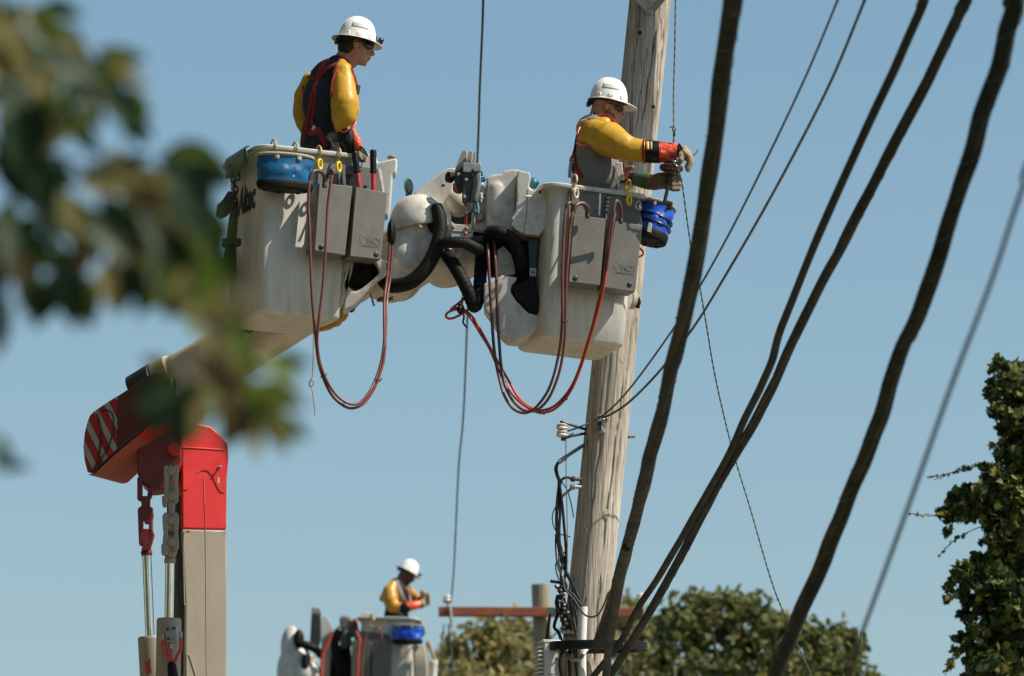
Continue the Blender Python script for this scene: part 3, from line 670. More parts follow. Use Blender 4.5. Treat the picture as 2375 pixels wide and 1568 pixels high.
mb = MB(); mb.tube([P(1012, 478, 34.06), P(1020, 505, 34.04), P(1021, 540, 34.02), P(1008, 585, 34.0), P(985, 625, 33.99), P(950, 655, 34.0), P(905, 662, 34.05), P(880, 640, 34.1)], [.036, .042, .044, .044, .046, .046, .044, .04], 18, 7); mb.build('boom_hose', MT['black'], lift)
mb = MB(); mb.ell(P(1011, 508, 34.10), (.055, .05, .10)); mb.build('opening_shade_plug', MT['black'], lift)  # black plug in place of the shade inside the hose opening
mb = MB(); mb.lathe(P(974, 527, 34.02), (0, -1, 0), [(0, .013), (.012, .013), (.018, .006)], 10); mb.build('bolt', MT['rust'], lift)
mb = MB(); mb.ell(P(908, 540, 34.02), (.028, .06, .085)); mb.build('rubber_boot', MT['black'], lift)
# side plates of the platform head
mb = SL([(958, 448), (990, 424), (1036, 391), (1047, 389), (1058, 391), (1052, 410), (1048, 455), (1046, 545), (1030, 500), (1010, 470)], 34.26, .03); mb.build('head_plate', MT['fairing'], lift, bevel=.006)
mb = SL([(994, 424), (999, 417), (1009, 416), (1011, 421), (1000, 430)], 34.27, .03); mb.build('plate_lug', MT['fairing'], lift, bevel=.003)
mb = MB(); mb.lathe(P(1028, 430, 34.262), (0, -1, 0), [(0, .012), (.003, .012), (.004, .001)], 14, .6, (0, 0, 1)); mb.build('plate_shade_disc', MT['ink'], lift)  # black disc for the shade in the plate's hole
mb = SL([(1046, 430), (1098, 430), (1098, 520), (1046, 520)], 34.42, .02); mb.build('head_shade_panel', MT['black'], lift)  # black backing panel stands in for the shaded interior
mb = SL([(1046, 512), (1052, 519), (1088, 522), (1093, 516), (1097, 455), (1101, 455), (1096, 562), (1084, 561), (1046, 556)], 34.12, .03); hp = mb.build('head_faceplate', MT['white'], lift, bevel=.004)
for u, v in ((1051, 527), (1082, 530), (1080, 542)):
    mb = MB(); mb.lathe(P(u, v, 34.125), (0, -1, 0), [(0, .012), (.010, .012), (.016, .005)], 8); mb.build('bolt', MT['rust'], hp)
mb = SL([(1047, 536), (1093, 538), (1093, 540), (1047, 537.5)], 34.117, .004); mb.build('plate_joint', MT['ink'], hp)
mb = SL([(1113, 428), (1118, 420), (1128, 446), (1132, 455), (1130, 545), (1122, 536), (1094, 530), (1100, 470), (1106, 440)], 34.16, .08); fl_ = mb.build('head_flange', MT['white'], lift, bevel=.006)
mb = SL([(1094, 428), (1113, 426), (1128, 446), (1104, 470)], 34.10, .03); mb.build('head_gusset', MT['white'], lift, bevel=.003)
cg = P(1111, 503, 34.14)
MB().lathe(cg, (0, -1, 0), [(0, .030), (.012, .030), (.013, .026), (.010, .025), (.010, .001)], 24).build('dial_ring', MT['strap'], lift)
MB().lathe(cg + Vector((0, -.0115, 0)), (0, -1, 0), [(0, .0245), (.001, .0245), (.0012, .001)], 24).build('dial_face', MT['steel'], lift)
for a_ in range(6):
    MB().box(Matrix.Translation(cg + Vector((0, -.014, 0))) @ Matrix.Rotation(a_ * pi / 3 + .3, 4, 'Y'), (-.002, -.0005, .009), (.002, .0005, .020)).build('dial_mark', MT['ink'], lift)
# small sheave with a green rim
mb = MB(); mb.lathe(P(948, 433, 34.40), (1, -.45, 0), [(-.012, .022), (-.010, .047), (.010, .047), (.012, .022)], 28); sh = mb.build('sheave', MT['darksteel'], lift)
mb = MB(); mb.lathe(P(951.5, 433, 34.40), (1, -.45, 0), [(-.016, .048), (-.015, .054), (-.006, .054), (-.005, .048)], 28); mb.build('sheave_rim', MT['wheelgreen'], sh)
mb = SL([(941, 440), (955, 440), (955, 470), (941, 470)], 34.40, .02); mb.build('sheave_bracket', MT['darksteel'], lift)

# conductor clamp head (slotted aluminium jaws with pointed guides)
YC = 34.02
ch = []
for pts, dY, t, mt in (([(1056, 392), (1072, 350), (1079, 347), (1083, 352), (1082, 372), (1086, 376), (1062, 408), (1050, 410)], .06, .02, 'taupe'),
                   ([(1081, 373), (1088, 352), (1092, 348), (1096, 352), (1094, 380), (1080, 380)], .03, .02, 'taupe'),
                   ([(1096, 372), (1099, 354), (1102, 351), (1104, 355), (1102, 380), (1095, 380)], .0, .02, 'taupe'),
                   ([(1074, 376), (1117, 379), (1115, 396), (1100, 398), (1096, 392), (1090, 400), (1074, 398)], -.045, .08, 'steel'),
                   ([(1050, 402), (1066, 392), (1074, 386), (1075, 445), (1062, 447), (1058, 436)], .05, .05, 'darksteel'),
                   ([(1074, 392), (1082, 400), (1088, 396), (1097, 410), (1098, 425), (1090, 466), (1078, 466), (1073, 450)], -.02, .05, 'darksteel'),
                   ([(1097, 384), (1106, 398), (1108, 420), (1100, 468), (1090, 468), (1098, 420), (1096, 400)], -.035, .03, 'darksteel'),
                   ([(1108, 392), (1114, 400), (1116, 420), (1108, 468), (1102, 466), (1108, 420)], -.02, .05, 'steel'),
                   ([(1086, 384), (1096, 398), (1098, 412), (1090, 402), (1083, 398)], -.04, .02, 'darksteel'),
                   ([(1071, 450), (1078, 448), (1080, 470), (1072, 468)], -.03, .05, 'darksteel')):
    ch.append(SL(pts, YC + dY, t).build('clamp_jaw', MT[mt], lift, bevel=.003))
for u, v, r in ((1081, 418, .010), (1077, 458, .010), (1063, 405, .009)):
    mb = MB(); mb.lathe(P(u, v, YC - .02), (0, -1, 0), [(0, r), (.02, r), (.022, r * .5)], 8); mb.build('bolt', MT['steel'], lift)
mb = MB(); mb.lathe(P(1048, 412, YC + .06), (-1, -.6, 0), [(0, .034), (.03, .034), (.035, .02)], 18); mb.build('rubber_roller', MT['black'], lift)
mb = SL([(1050, 424), (1062, 424), (1074, 438), (1074, 445), (1058, 447), (1050, 440)], YC + .12, .04); mb.build('red_pad', MT['strap'], lift, bevel=.006)
mb = MB(); mb.ell(P(1064, 470, 34.3), (.09, .08, .09)); mb.build('actuator_cover', MT['boom'], lift)
mb = SL([(1114, 396), (1120, 398), (1120, 406), (1114, 406)], YC, .03); mb.build('teal_clip', MT['teal'], lift, bevel=.002)
mb = SL([(1108, 412), (1124, 409), (1127, 417), (1119, 420), (1110, 419)], YC - .01, .04); mb.build('teal_clip', MT['teal'], lift, bevel=.002)
mb = MB(); mb.lathe(P(1101, 484, YC - .03), (0, 0, 1), [(-.028, .004), (-.024, .014), (.02, .016), (.03, .012), (.032, .007), (.06, .007), (.064, .003)], 14); mb.build('valve_knob', MT['teal'], lift)
mb = MB(); mb.tube([P(1096, 492, YC), P(1110, 494, YC - .02), P(1108, 470, YC - .02)], .006, 6, 2); mb.build('steel_bail', MT['steel'], lift)
mb = MB(); mb.cap(P(1106, 458, YC - .04), P(1118, 459, YC - .05), .006, .008); mb.cap(P(1116, 450, YC - .05), P(1116, 468, YC - .05), .009, .005); mb.build('wing_bolt', MT['white'], lift)
mb = MB(); mb.tube([P(1079, 468, YC), P(1081, 490, YC + .02), P(1080, 520, YC + .06)], .009, 10, 4); mb.build('control_hose', MT['hosered'], lift)
mb = MB(); mb.lathe(P(1080, 478, YC), (0, .1, -1), [(0, .008), (.01, .012), (.03, .010), (.04, .013), (.05, .009)], 10); mb.build('hose_fitting', MT['steel'], lift)
mb = MB(); mb.tube([P(1098, 500, YC), P(1099, 515, YC), P(1096, 534, YC + .03)], .009, 10, 3); mb.build('hose_fitting', MT['steel'], lift)

# black corrugated hoses between head and right mount
def corr(name, pts, r, mat, parent, n=14):
    q = catmull([list(p) for p in pts], 14); rr = [r * (1 + .028 * sin(i * 1.9) + .03 * noise.noise(Vector((i * .3, r * 77, 1)))) for i in range(len(q))]
    mb = MB(); mb.tube([Vector(a) for a in q], rr, n, 1); return mb.build(name, mat, parent)
corr('hose_sheath', [P(1008, 572, 34.02), P(1040, 563, 33.95), P(1075, 563, 33.95), P(1105, 577, 33.98), P(1128, 590, 34.1)], .036, MT['black'], lift)
corr('hose_sheath', [P(1036, 590, 34.1), P(1056, 620, 34.0), P(1078, 660, 33.98), P(1095, 700, 34.0), P(1102, 712, 34.05)], .041, MT['black'], lift)
corr('hose_sheath', [P(1118, 575, 34.2), P(1114, 640, 34.1), P(1110, 690, 34.05), P(1101, 714, 34.06)], .040, MT['black'], lift)
corr('hose_sheath', [P(1128, 548, 34.05), P(1150, 538, 34.0), P(1185, 552, 34.0), P(1205, 590, 34.02), P(1215, 640, 34.1), P(1218, 690, 34.15)], .038, MT['black'], lift)
mb = SL([(1095, 528), (1124, 530), (1124, 575), (1095, 572)], 34.25, .05); mb.build('head_shade_panel', MT['black'], lift, bevel=.01)  # second black panel for shaded depth behind the coupling
mb = MB(); mb.lathe(P(1110, 560, 34.1), (.9, -.3, .1), [(-.05, .035), (.04, .035), (.045, .025)], 16); mb.build('hose_coupling', MT['darksteel'], lift)

# right-hand rounded white covers
mb = SL([(1128, 412), (1140, 405), (1164, 402), (1168, 396), (1186, 392), (1202, 393), (1206, 398), (1196, 440), (1196, 500), (1190, 540), (1168, 530), (1150, 524), (1128, 526)], 34.08, .22); mb.cap(P(1152, 440, 34.14), P(1152, 500, 34.14), .075, .075, 18); mb.build('swivel_cover', MT['fairing'], lift, remesh=.007, smooth=4)
mb = SL([(1200, 394), (1229, 400), (1231, 412), (1227, 432), (1236, 441), (1252, 440), (1256, 434), (1262, 428), (1271, 424), (1272, 440), (1271, 500), (1264, 532), (1250, 546), (1212, 542), (1192, 530), (1186, 506), (1196, 490), (1198, 440)], 33.98, .26); cv = mb.build('swivel_housing', MT['fairing'], lift, remesh=.0065, smooth=3)
mb = SL([(1223, 440), (1224, 440), (1222, 500), (1214, 543), (1213, 543), (1221, 500)], 33.978, .01); mb.build('housing_joint', MT['ink'], cv)
mb = MB(); mb.cap(P(1219, 455, 33.96), P(1229, 456, 33.97), .006, .008); mb.build('latch_pin', MT['white'], cv)
for u, v, r, m_ in ((1253, 446, .009, 'ink'), (1192, 520, .016, 'fairing'), (1224, 527, .018, 'fairing'), (1150, 498, .011, 'ink')):
    mb = MB(); mb.lathe(P(u, v, 33.982 if u > 1185 else 34.082), (0, -1, 0), [(0, r), (.003, r), (.004, r * .5), (.003, .001)], 16); mb.build('moulded_boss', MT[m_], cv)
mb = MB(); mb.ell(P(1236, 425, 34.06), (.035, .03, .035)); mb.cap(P(1236, 430, 34.06), P(1246, 424, 34.05), .018, .014); mb.build('blue_cap', MT['teal'], lift)
# right bucket mount: black panels standing in for the shaded cavity, plates and white horn bracket
mb = SL([(1130, 540), (1200, 545), (1252, 548), (1250, 660), (1252, 730), (1216, 718), (1170, 640), (1130, 640)], 34.2, .08); mb.build('mount_shade_panel', MT['black'], lift, bevel=.02)
mb = SL([(1190, 548), (1206, 555), (1202, 600), (1192, 590)], 34.14, .03); mb.build('mount_plate', MT['fairing'], lift, bevel=.004)
mb = SL([(1153, 580), (1168, 570), (1186, 590), (1195, 620), (1196, 636), (1170, 640), (1152, 640)], 34.12, .04); mp = mb.build('mount_plate', MT['fairing'], lift, bevel=.006)
mb = MB(); mb.lathe(P(1174, 610, 34.118), (0, -1, 0), [(0, .018), (.003, .016), (.004, .006), (.002, .001)], 16); mb.build('moulded_boss', MT['fairing'], mp)
mb = SL([(1122, 658), (1150, 646), (1164, 638), (1199, 643), (1197, 650), (1186, 662), (1184, 676), (1196, 696), (1226, 726), (1248, 731), (1254, 740), (1252, 764), (1226, 778), (1196, 791), (1176, 788), (1164, 778), (1146, 748), (1122, 714)], 34.0, .20); mb.build('mount_bracket', MT['fairing'], lift, remesh=.0065, smooth=3)
mb = SL([(1196, 660), (1240, 640), (1256, 720), (1246, 726), (1228, 722), (1198, 692), (1188, 674)], 33.99, .06); mb.build('bracket_shade_panel', MT['black'], lift, bevel=.01)  # black panel laid on the bracket for the shade of its hollow
mb = SL([(1224, 552), (1250, 552), (1246, 600), (1240, 655), (1228, 650)], 34.05, .05); mb.build('mount_post', MT['darkgreen'], lift, bevel=.004)
mb = SL([(1229, 622), (1244, 623), (1243, 641), (1229, 639)], 34.04, .004); st = mb.build('warning_sticker', MT['sticker'], lift)
for q in ([(1232, 625), (1234, 625), (1234, 638), (1232, 638)], [(1239, 626), (1241, 626), (1241, 639), (1239, 639)], [(1234, 631), (1239, 631), (1239, 633), (1234, 633)], [(1236, 625), (1237.5, 625), (1237.5, 631), (1236, 631)]):
    SL(q, 34.0375, .002).build('sticker_mark', MT['ink'], st)
mb = MB(); mb.tube([P(1072, 690, 34.05), P(1072, 705, 34.03), P(1076, 735, 34.03), P(1074, 748, 34.03), P(1083, 760, 34.0)], .006, 8, 4); mb.build('tie_strap', MT['cable'], lift)

SL([(1165, 640), (1262, 630), (1262, 742), (1200, 712), (1176, 676)], 34.16, .04).build('mount_shade_panel', MT['black'], lift, bevel=.005)  # black backing, painted shade behind the bracket
SL([(1180, 402), (1226, 408), (1232, 446), (1226, 520), (1180, 520)], 34.16, .06).build('swivel_core', MT['fairing'], lift, bevel=.005)
# ------------------------------------------------------------------ people
def HMx(o, yaw, pitch, roll=0):
    return Matrix.Translation(o) @ Matrix.Rotation(radians(yaw), 4, 'Z') @ Matrix.Rotation(radians(pitch), 4, 'Y') @ Matrix.Rotation(radians(roll), 4, 'X')
def head_into(mb, Hm, neck_to, s=1.0):
    """head with brow, nose, lips, chin, ears; local x forward, y left, z up, origin between the ears"""
    R = Hm
    def e(c, r, rot=None): mb.ell(Hm @ Vector(c), [a * s for a in r], Hm.to_3x3() @ (rot or Matrix.Identity(3)), 18, 12)
    e((-.012, 0, .050), (.100, .077, .092)); e((.035, 0, -.010), (.062, .064, .085)); e((.010, 0, -.045), (.07, .060, .055))
    e((.046, 0, -.072), (.045, .046, .038)); e((.070, 0, -.096), (.018, .023, .016))
    e((.080, 0, .028), (.020, .052, .013)); e((.085, .034, -.018), (.018, .022, .016)); e((.085, -.034, -.018), (.018, .022, .016))
    mb.cap(Hm @ Vector((.092, 0, .012)), Hm @ Vector((.116, 0, -.026)), .008, .012); e((.104, .011, -.033), (.011, .008, .008)); e((.104, -.011, -.033), (.011, .008, .008))
    e((.096, 0, -.054), (.011, .024, .008)); e((.091, 0, -.066), (.012, .021, .008)); e((.080, 0, -.060), (.020, .03, .02))
    for sd in (1, -1):
        e((-.008, .076 * sd, -.002), (.019, .011, .031), Matrix.Rotation(radians(12 * sd), 3, 'Z')); e((-.006, .070 * sd, -.018), (.012, .010, .016))
    a = Hm @ Vector((-.030, 0, -.020)); mb.cap(a, Vector(neck_to), .060, .066, 16); mb.cap(Hm @ Vector((.010, 0, -.06)), Vector(neck_to), .048, .060, 16)
def dome_pt(th, ph, a=.116, b=.100, h=.140):
    k = sin(ph) ** .80 if ph > 0 else 0
    crest = 1 + .035 * max(0, cos(ph)) * (1 if abs(sin(th)) * k < .22 else 0)
    fwd = 1.0 + .04 * cos(th)
    return Vector((a * k * cos(th) * fwd, b * k * sin(th), h * cos(ph) * crest))
def helmet(Hm, parent, brim='full', label=True, lamp=True):
    """hard hat in its own tilted frame (origin at the brim plane)"""
    N, K = 48, 14; rings = []
    for i in range(K + 1):
        ph = pi / 2 * (i + .02) / K
        rings.append([Hm @ dome_pt(2 * pi * j / N, ph) for j in range(N)])
    for f, dz in ((.15, -.003), (.5, -.006), (.9, -.013), (1.0, -.014)):
        ring = []
        for j in range(N):
            th = 2 * pi * j / N; p = dome_pt(th, pi / 2); d = Vector((cos(th), sin(th), 0))
            if brim == 'full': w = .042 + .004 * cos(th)
            else:
                c = max(0, cos(th)); w = .011 + .052 * (c ** 1.6)
            droop = dz * (1.0 if brim == 'full' else (.5 + 1.3 * max(0, cos(th))))
            ring.append(Hm @ (p + d * w * f + Vector((0, 0, droop))))
        rings.append(ring)
    mb = MB(); mb.loft(rings, caps=False); mb.f.append(list(range(N))[::-1])
    h = mb.build('hard_hat', MT['helmet'], parent, angle=50, solid=.004)
    # rolled edge
    edge = rings[-1] + [rings[-1][0]]
    mb = MB(); mb.tube(edge, .0032, 6, 1, caps=False); mb.build('brim_edge', MT['helmet'], h)
    def patch(name, th0, th1, ph0, ph1, mat, off=.003, n=8):
        g_ = [[Hm @ (dome_pt(th0 + (th1 - th0) * i / n, ph0 + (ph1 - ph0) * j / 4, .116 + off, .100 + off, .140 + off)) for j in range(5)] for i in range(n + 1)]
        m = MB(); m.loft(g_, caps=False, closed=False); m.build(name, mat, h, solid=.001)
    if label: patch('label_strip', -pi / 2 - .5, -pi / 2 + .5, radians(51), radians(66), MT['helmetlabel'])
    # accessory slots at the brim
    for th in (-2.2, -1.52, -.85):
        p = Hm @ (dome_pt(th, radians(84)) * 1.02); Fm = Hm.to_3x3().to_4x4(); Fm = Matrix.Translation(p) @ Fm @ Matrix.Rotation(th, 4, 'Z')
        mb = MB(); mb.box(Fm, (-.006, -.016, -.008), (.006, .016, .012)); mb.build('slot', MT['helmet'], h, bevel=.003)
    # raised ridges along the crown
    for yo in (-.022, 0, .022):
        pts = []
        for i in range(9):
            x = -.085 + .17 * i / 8; ph = math.acos(max(0, 1 - (x / .118) ** 2) ** .62 * .999); th = atan2(yo, x)
            q = dome_pt(th, max(.15, min(1.4, (abs(x) / .116) ** 1.25 * 1.35)))
            pts.append(Hm @ (Vector((q.x, yo * .8, q.z)) + Vector((0, 0, -.002))))
        mb = MB(); mb.tube(pts, .006, 8, 3); mb.build('ridge', MT['helmet'], h)
    mb = MB(); mb.tube([Hm @ Vector((.095 * cos(t), .082 * sin(t), -.006)) for t in [2 * pi * i / 24 for i in range(25)]], .011, 8, 1, caps=False); mb.build('headband', MT['blackgloss'], h)
    mb = MB(); mb.cap(Hm @ Vector((-.112, -.03, -.034)), Hm @ Vector((-.112, .03, -.034)), .017, .017); mb.cap(Hm @ Vector((-.085, -.06, -.008)), Hm @ Vector((-.11, -.02, -.034)), .012, .014); mb.cap(Hm @ Vector((-.085, .06, -.008)), Hm @ Vector((-.11, .02, -.034)), .012, .014); mb.build('ratchet_knob', MT['blackgloss'], h, remesh=.005, smooth=1)
    if lamp:
        mb = MB(); mb.box(Hm, (.112, -.014, .006), (.126, .014, .048)); mb.box(Hm, (.122, -.008, .006), (.142, .008, .016)); mb.lathe(Hm @ Vector((.148, 0, .030)), Hm.to_3x3() @ Vector((1, 0, -.25)), [(-.014, .012), (-.010, .020), (.014, .022), (.020, .018)], 14); mb.build('headlamp', MT['blackgloss'], h, bevel=.002)
    return h
def glasses(Hm, parent):
    mb = MB()
    rows = []
    for i in range(15):
        th = radians(-70 + 140 * i / 14)
        rows.append([Hm @ Vector((.014 + .092 * cos(th), .079 * sin(th), z)) for z in (.024, .012, 0, -.014 + .010 * (abs(th) ** 4 > 1.0))])
    mb.loft(rows, caps=False, closed=False); g_ = mb.build('sunglasses', MT['lens'], parent, solid=.003)
    for sd in (-1, 1):
        mb = MB(); mb.tube([Hm @ Vector((.046, .0765 * sd, .018)), Hm @ Vector((.01, .083 * sd, .020)), Hm @ Vector((-.02, .084 * sd, .012))], .0035, 6, 3); mb.build('temple_arm', MT['blackgloss'], g_)
def ch(mb, pts, n=14):
    """chain of grid readings (u, v, Y, radius)"""
    q = [(P(u, v, Y), r) for u, v, Y, r in pts]
    for (a, ra), (b, rb) in zip(q, q[1:]): mb.cap(a, b, ra, rb, n)
class Solid:
    """simple union of ellipsoids for laying straps on a body"""
    def __init__(s): s.e = []
    def ell(s, mb, c, r, R): mb.ell(c, r, R, 20, 14); s.e.append((Vector(c), r, R.to_3x3().inverted()))
    def cap(s, c, r): s.e.append((Vector(c), (r, r, r), Matrix.Identity(3)))
    def hit(s, u, v, out=.008):
        d = ray(u, v); Y = 33.2
        if s.e[0][0].y > 50: Y = 67.0
        for i in range(400):
            q = CAM + d * ((Y + i * .003) / d.y)
            for c, r, Ri in s.e:
                w = Ri @ (q - c)
                if (w.x / r[0]) ** 2 + (w.y / r[1]) ** 2 + (w.z / r[2]) ** 2 < 1: return q - d.normalized() * out
        return None
def strap(sol, pts, w, mat, parent, name='harness_strap', out=.008, Y=None, th=.35):
    last = Y; q = []
    cp = catmull([list(p) for p in pts], 6)
    for u, v in cp:
        h = sol.hit(u, v, out)
        if h is None: h = P(u, v, last or sol.e[0][0].y)
        last = h.y; q.append(h)
    # light smoothing of depth
    for k in range(3):
        ys = [a.y for a in q]
        for i in range(1, len(q) - 1):
            ny = (ys[i - 1] + ys[i] + ys[i + 1]) / 3; uu = q[i]; d = (uu - CAM); q[i] = CAM + d * ((ny - CAM.y) / (uu.y - CAM.y))
    t = (q[-1] - q[0]).normalized(); side = t.cross(Vector((0, 1, 0))).normalized()
    mb = MB(); mb.tube(q, w, 8, 1, squash=(side, th)); return mb.build(name, mat, parent)

# ================= worker in the left bucket
def R3(yaw, pitch=0, roll=0): return (Matrix.Rotation(radians(yaw), 3, 'Z') @ Matrix.Rotation(radians(pitch), 3, 'Y') @ Matrix.Rotation(radians(roll), 3, 'X'))
pl = thing('person', P(735, 735, 34.15), 'worker in white full-brim hard hat standing in the left bucket, looking right', 'person')
HL = HMx(P(824.5, 108, 34.13), 10, 9)
sl_ = Solid()
tb = MB(); RY = R3(31, 14)
sl_.ell(tb, P(757, 222, 34.17), (.130, .185, .215), RY); sl_.ell(tb, P(766, 178, 34.16), (.108, .180, .105), R3(31, 22)); sl_.ell(tb, P(744, 320, 34.18), (.118, .155, .22), R3(31, 4)); sl_.ell(tb, P(785, 150, 34.16), (.075, .10, .05), R3(31, 25))
shirt = tb.build('shirt', MT['navy'], pl, remesh=.010, smooth=4, disp=(.012, .09))
mb = MB(); head_into(mb, HL, P(790, 158, 34.16))
ch(mb, [(790, 160, 34.16, .07), (757, 230, 34.17, .10), (745, 330, 34.18, .095), (745, 420, 34.18, .10)])
ch(mb, [(790, 170, 34.0, .05), (800, 255, 33.97, .042), (818, 315, 33.98, .032), (829, 332, 33.99, .03)]); ch(mb, [(722, 190, 34.33, .05), (704, 262, 34.42, .042), (745, 325, 34.35, .032), (760, 335, 34.3, .03)])
ch(mb, [(745, 440, 34.12, .075), (735, 585, 34.06, .055), (722, 712, 34.12, .04), (738, 722, 34.10, .035)]); ch(mb, [(735, 445, 34.26, .075), (715, 590, 34.26, .055), (700, 712, 34.3, .04), (715, 722, 34.28, .035)])
mb.build('body', MT['skin'], pl, remesh=.0055, smooth=2)
mb = MB(); ch(mb, [(746, 372, 34.16, .125), (746, 395, 34.17, .135), (745, 440, 34.13, .10), (735, 585, 34.06, .075), (722, 705, 34.12, .06)]); ch(mb, [(742, 372, 34.22, .12), (740, 395, 34.22, .13), (735, 445, 34.26, .10), (715, 590, 34.26, .075), (700, 705, 34.3, .06)]); mb.build('trousers', MT['trousers'], pl, remesh=.012, smooth=3)
mb = MB(); mb.ell(HL @ Vector((-.022, 0, .045)), (.098, .0795, .085), HL.to_3x3()); mb.ell(HL @ Vector((-.055, 0, -.015)), (.055, .066, .06), HL.to_3x3()); mb.cap(HL @ Vector((-.03, -.05, .0)), HL @ Vector((-.05, -.045, -.04)), .03, .025); mb.build('hair', MT['hair'], pl, remesh=.006, smooth=1)
hatL = helmet(HMx(HL @ Vector((-.004, 0, .042)), 10, 11), pl, 'full')
glasses(HMx(HL @ Vector((.004, 0, -.004)), 10, 9), pl)
# near sleeve, balloon shaped rubber
mb = MB(); ch(mb, [(793, 146, 34.03, .030), (797, 166, 34.0, .062), (798, 206, 33.98, .079), (800, 240, 33.96, .088), (798, 268, 33.96, .080), (796, 290, 33.97, .058), (797, 300, 33.97, .040)], 18); mb.cap(P(806, 238, 33.96), P(819, 254, 33.96), .055, .042); mb.cap(P(808, 255, 33.95), P(800, 285, 33.96), .05, .045)
slv = mb.build('rubber_sleeve', MT['yellow'], pl, remesh=.008, smooth=10, disp=(.010, .11), crease=(.0035, .10))
def ptube(pts, r, mat, parent, name='piping', n=8, sub=6): mb = MB(); mb.tube([P(*q) for q in pts], r, n, sub); return mb.build(name, mat, parent)
ptube([(806, 150, 34.00), (798, 137, 34.04), (792, 133, 34.06), (787, 138, 34.04), (782, 160, 33.95), (772, 184, 33.92), (768, 206, 33.92), (768, 226, 33.93)], .006, MT['piping'], slv)
ptube([(800, 140, 34.03), (812, 155, 33.98), (822, 172, 33.96), (828, 200, 33.96), (829.5, 222, 33.96), (827, 232, 33.96)], .0065, MT['piping'], slv)
ptube([(826, 276, 33.95), (823, 288, 33.92), (812, 299, 33.90), (798, 307, 33.90), (788, 303, 33.92)], .006, MT['piping'], slv)
mb = MB(); mb.box(FR(P(830, 208, 33.95), 20, 12), (-.012, -.01, -.03), (.012, .012, .03)); mb.build('sleeve_buckle', MT['darksteel'], slv, bevel=.004)
mb = MB(); ch(mb, [(718, 186, 34.30, .05), (708, 222, 34.36, .066), (704, 255, 34.39, .070), (708, 285, 34.38, .062), (716, 310, 34.34, .045)], 16); mb.build('rubber_sleeve', MT['yellow'], pl, remesh=.008, smooth=10, disp=(.010, .11), crease=(.0035, .10))
ptube([(770, 136, 34.2), (752, 141, 34.27), (738, 150, 34.30), (722, 168, 34.32), (708, 190, 34.30), (701, 208, 34.26), (708, 224, 34.2)], .007, MT['piping'], pl)
# gloves
mb = MB(); ch(mb, [(798, 296, 33.97, .045), (803, 312, 33.97, .053), (806, 330, 33.97, .054), (808, 348, 33.98, .045)], 16); gl = mb.build('glove_cuff', MT['blackgloss'], pl, remesh=.008, smooth=4)
mb = MB(); ch(mb, [(822, 314, 33.96, .020), (827, 326, 33.95, .028), (831, 338, 33.95, .027), (832, 350, 33.96, .02)], 14); mb.build('rubber_glove', MT['orange'], pl, remesh=.006, smooth=3, disp=(.008, .03))
mb = MB(); ch(mb, [(831, 346, 33.96, .03), (838, 356, 33.96, .026), (840, 370, 33.97, .02)], 12)
for i in range(4): ch(mb, [(836 + i * 2, 356, 33.93 + i * .018, .011), (843 + i, 364, 33.92 + i * .018, .010), (843 + i, 374, 33.93 + i * .018, .009)], 8)
ch(mb, [(832, 354, 33.92, .011), (834, 364, 33.91, .010), (838, 370, 33.91, .009)], 8)
mb.build('leather_glove', MT['leatherdark'], pl, remesh=.005, smooth=2)
ptube([(836, 340, 33.93), (843, 346, 33.93), (849, 356, 33.94), (852, 362, 33.95)], .006, MT['blackgloss'], pl, 'glove_strap')
# harness on the back
for pts, w in (([(784, 146), (768, 154), (752, 165), (740, 178), (731, 196), (724, 222), (719, 250), (713, 280), (706, 310), (702, 330)], .016), ([(762, 138), (750, 150), (742, 166), (735, 182), (727, 200)], .017), ([(712, 178), (726, 182), (738, 178)], .010),
               ([(731, 205), (730, 230), (726, 262), (722, 285), (730, 298)], .010), ([(716, 306), (730, 306), (744, 302)], .030), ([(720, 272), (727, 290), (738, 308), (750, 330), (756, 342)], .012), ([(742, 300), (752, 320), (762, 338)], .007)):
    strap(sl_, pts, w * .74, MT['strap'], pl)
mb = MB(); q = sl_.hit(728, 297, .02); mb.box(FR(q, 31, 30), (-.012, -.003, -.014), (.012, .003, .014)); mb.build('harness_tag', MT['whitecloth'], pl)
mb = MB(); mb.ell(P(776, 318, 34.02), (.05, .03, .035)); mb.build('belt_pouch', MT['greyshirt'], pl)
ptube([(766, 322, 33.98), (772, 336, 33.97), (784, 342, 33.97), (796, 343, 33.98)], .005, MT['strapgrey'], pl, 'lanyard')

# ================= worker in the right bucket
pr = thing('person', P(1385, 800, 34.15), 'worker in white hard hat and sunglasses in the right bucket, reaching out to a wire', 'person')
HRr = HMx(P(1406.5, 250.5, 34.15), 6, 15)
sr = Solid(); tb = MB()
sr.ell(tb, P(1386, 338, 34.17), (.140, .185, .18), R3(6, 14)); sr.ell(tb, P(1384, 404, 34.17), (.150, .165, .18), R3(6, 4)); sr.ell(tb, P(1376, 300, 34.17), (.100, .175, .085), R3(6, 25)); sr.ell(tb, P(1392, 282, 34.16), (.072, .085, .045), R3(6, 20))
tb.build('shirt', MT['greyshirt'], pr, remesh=.010, smooth=4, disp=(.018, .10))
mb = MB(); head_into(mb, HRr, P(1386, 290, 34.16))
ch(mb, [(1386, 292, 34.16, .065), (1386, 340, 34.18, .10), (1384, 430, 34.2, .10), (1384, 480, 34.2, .11)])
ch(mb, [(1385, 318, 34.03, .045), (1430, 340, 33.93, .042), (1530, 352, 33.88, .032), (1578, 352, 33.87, .03)]); ch(mb, [(1380, 305, 34.35, .05), (1420, 400, 34.40, .042), (1500, 422, 34.15, .032), (1540, 420, 33.95, .03)])
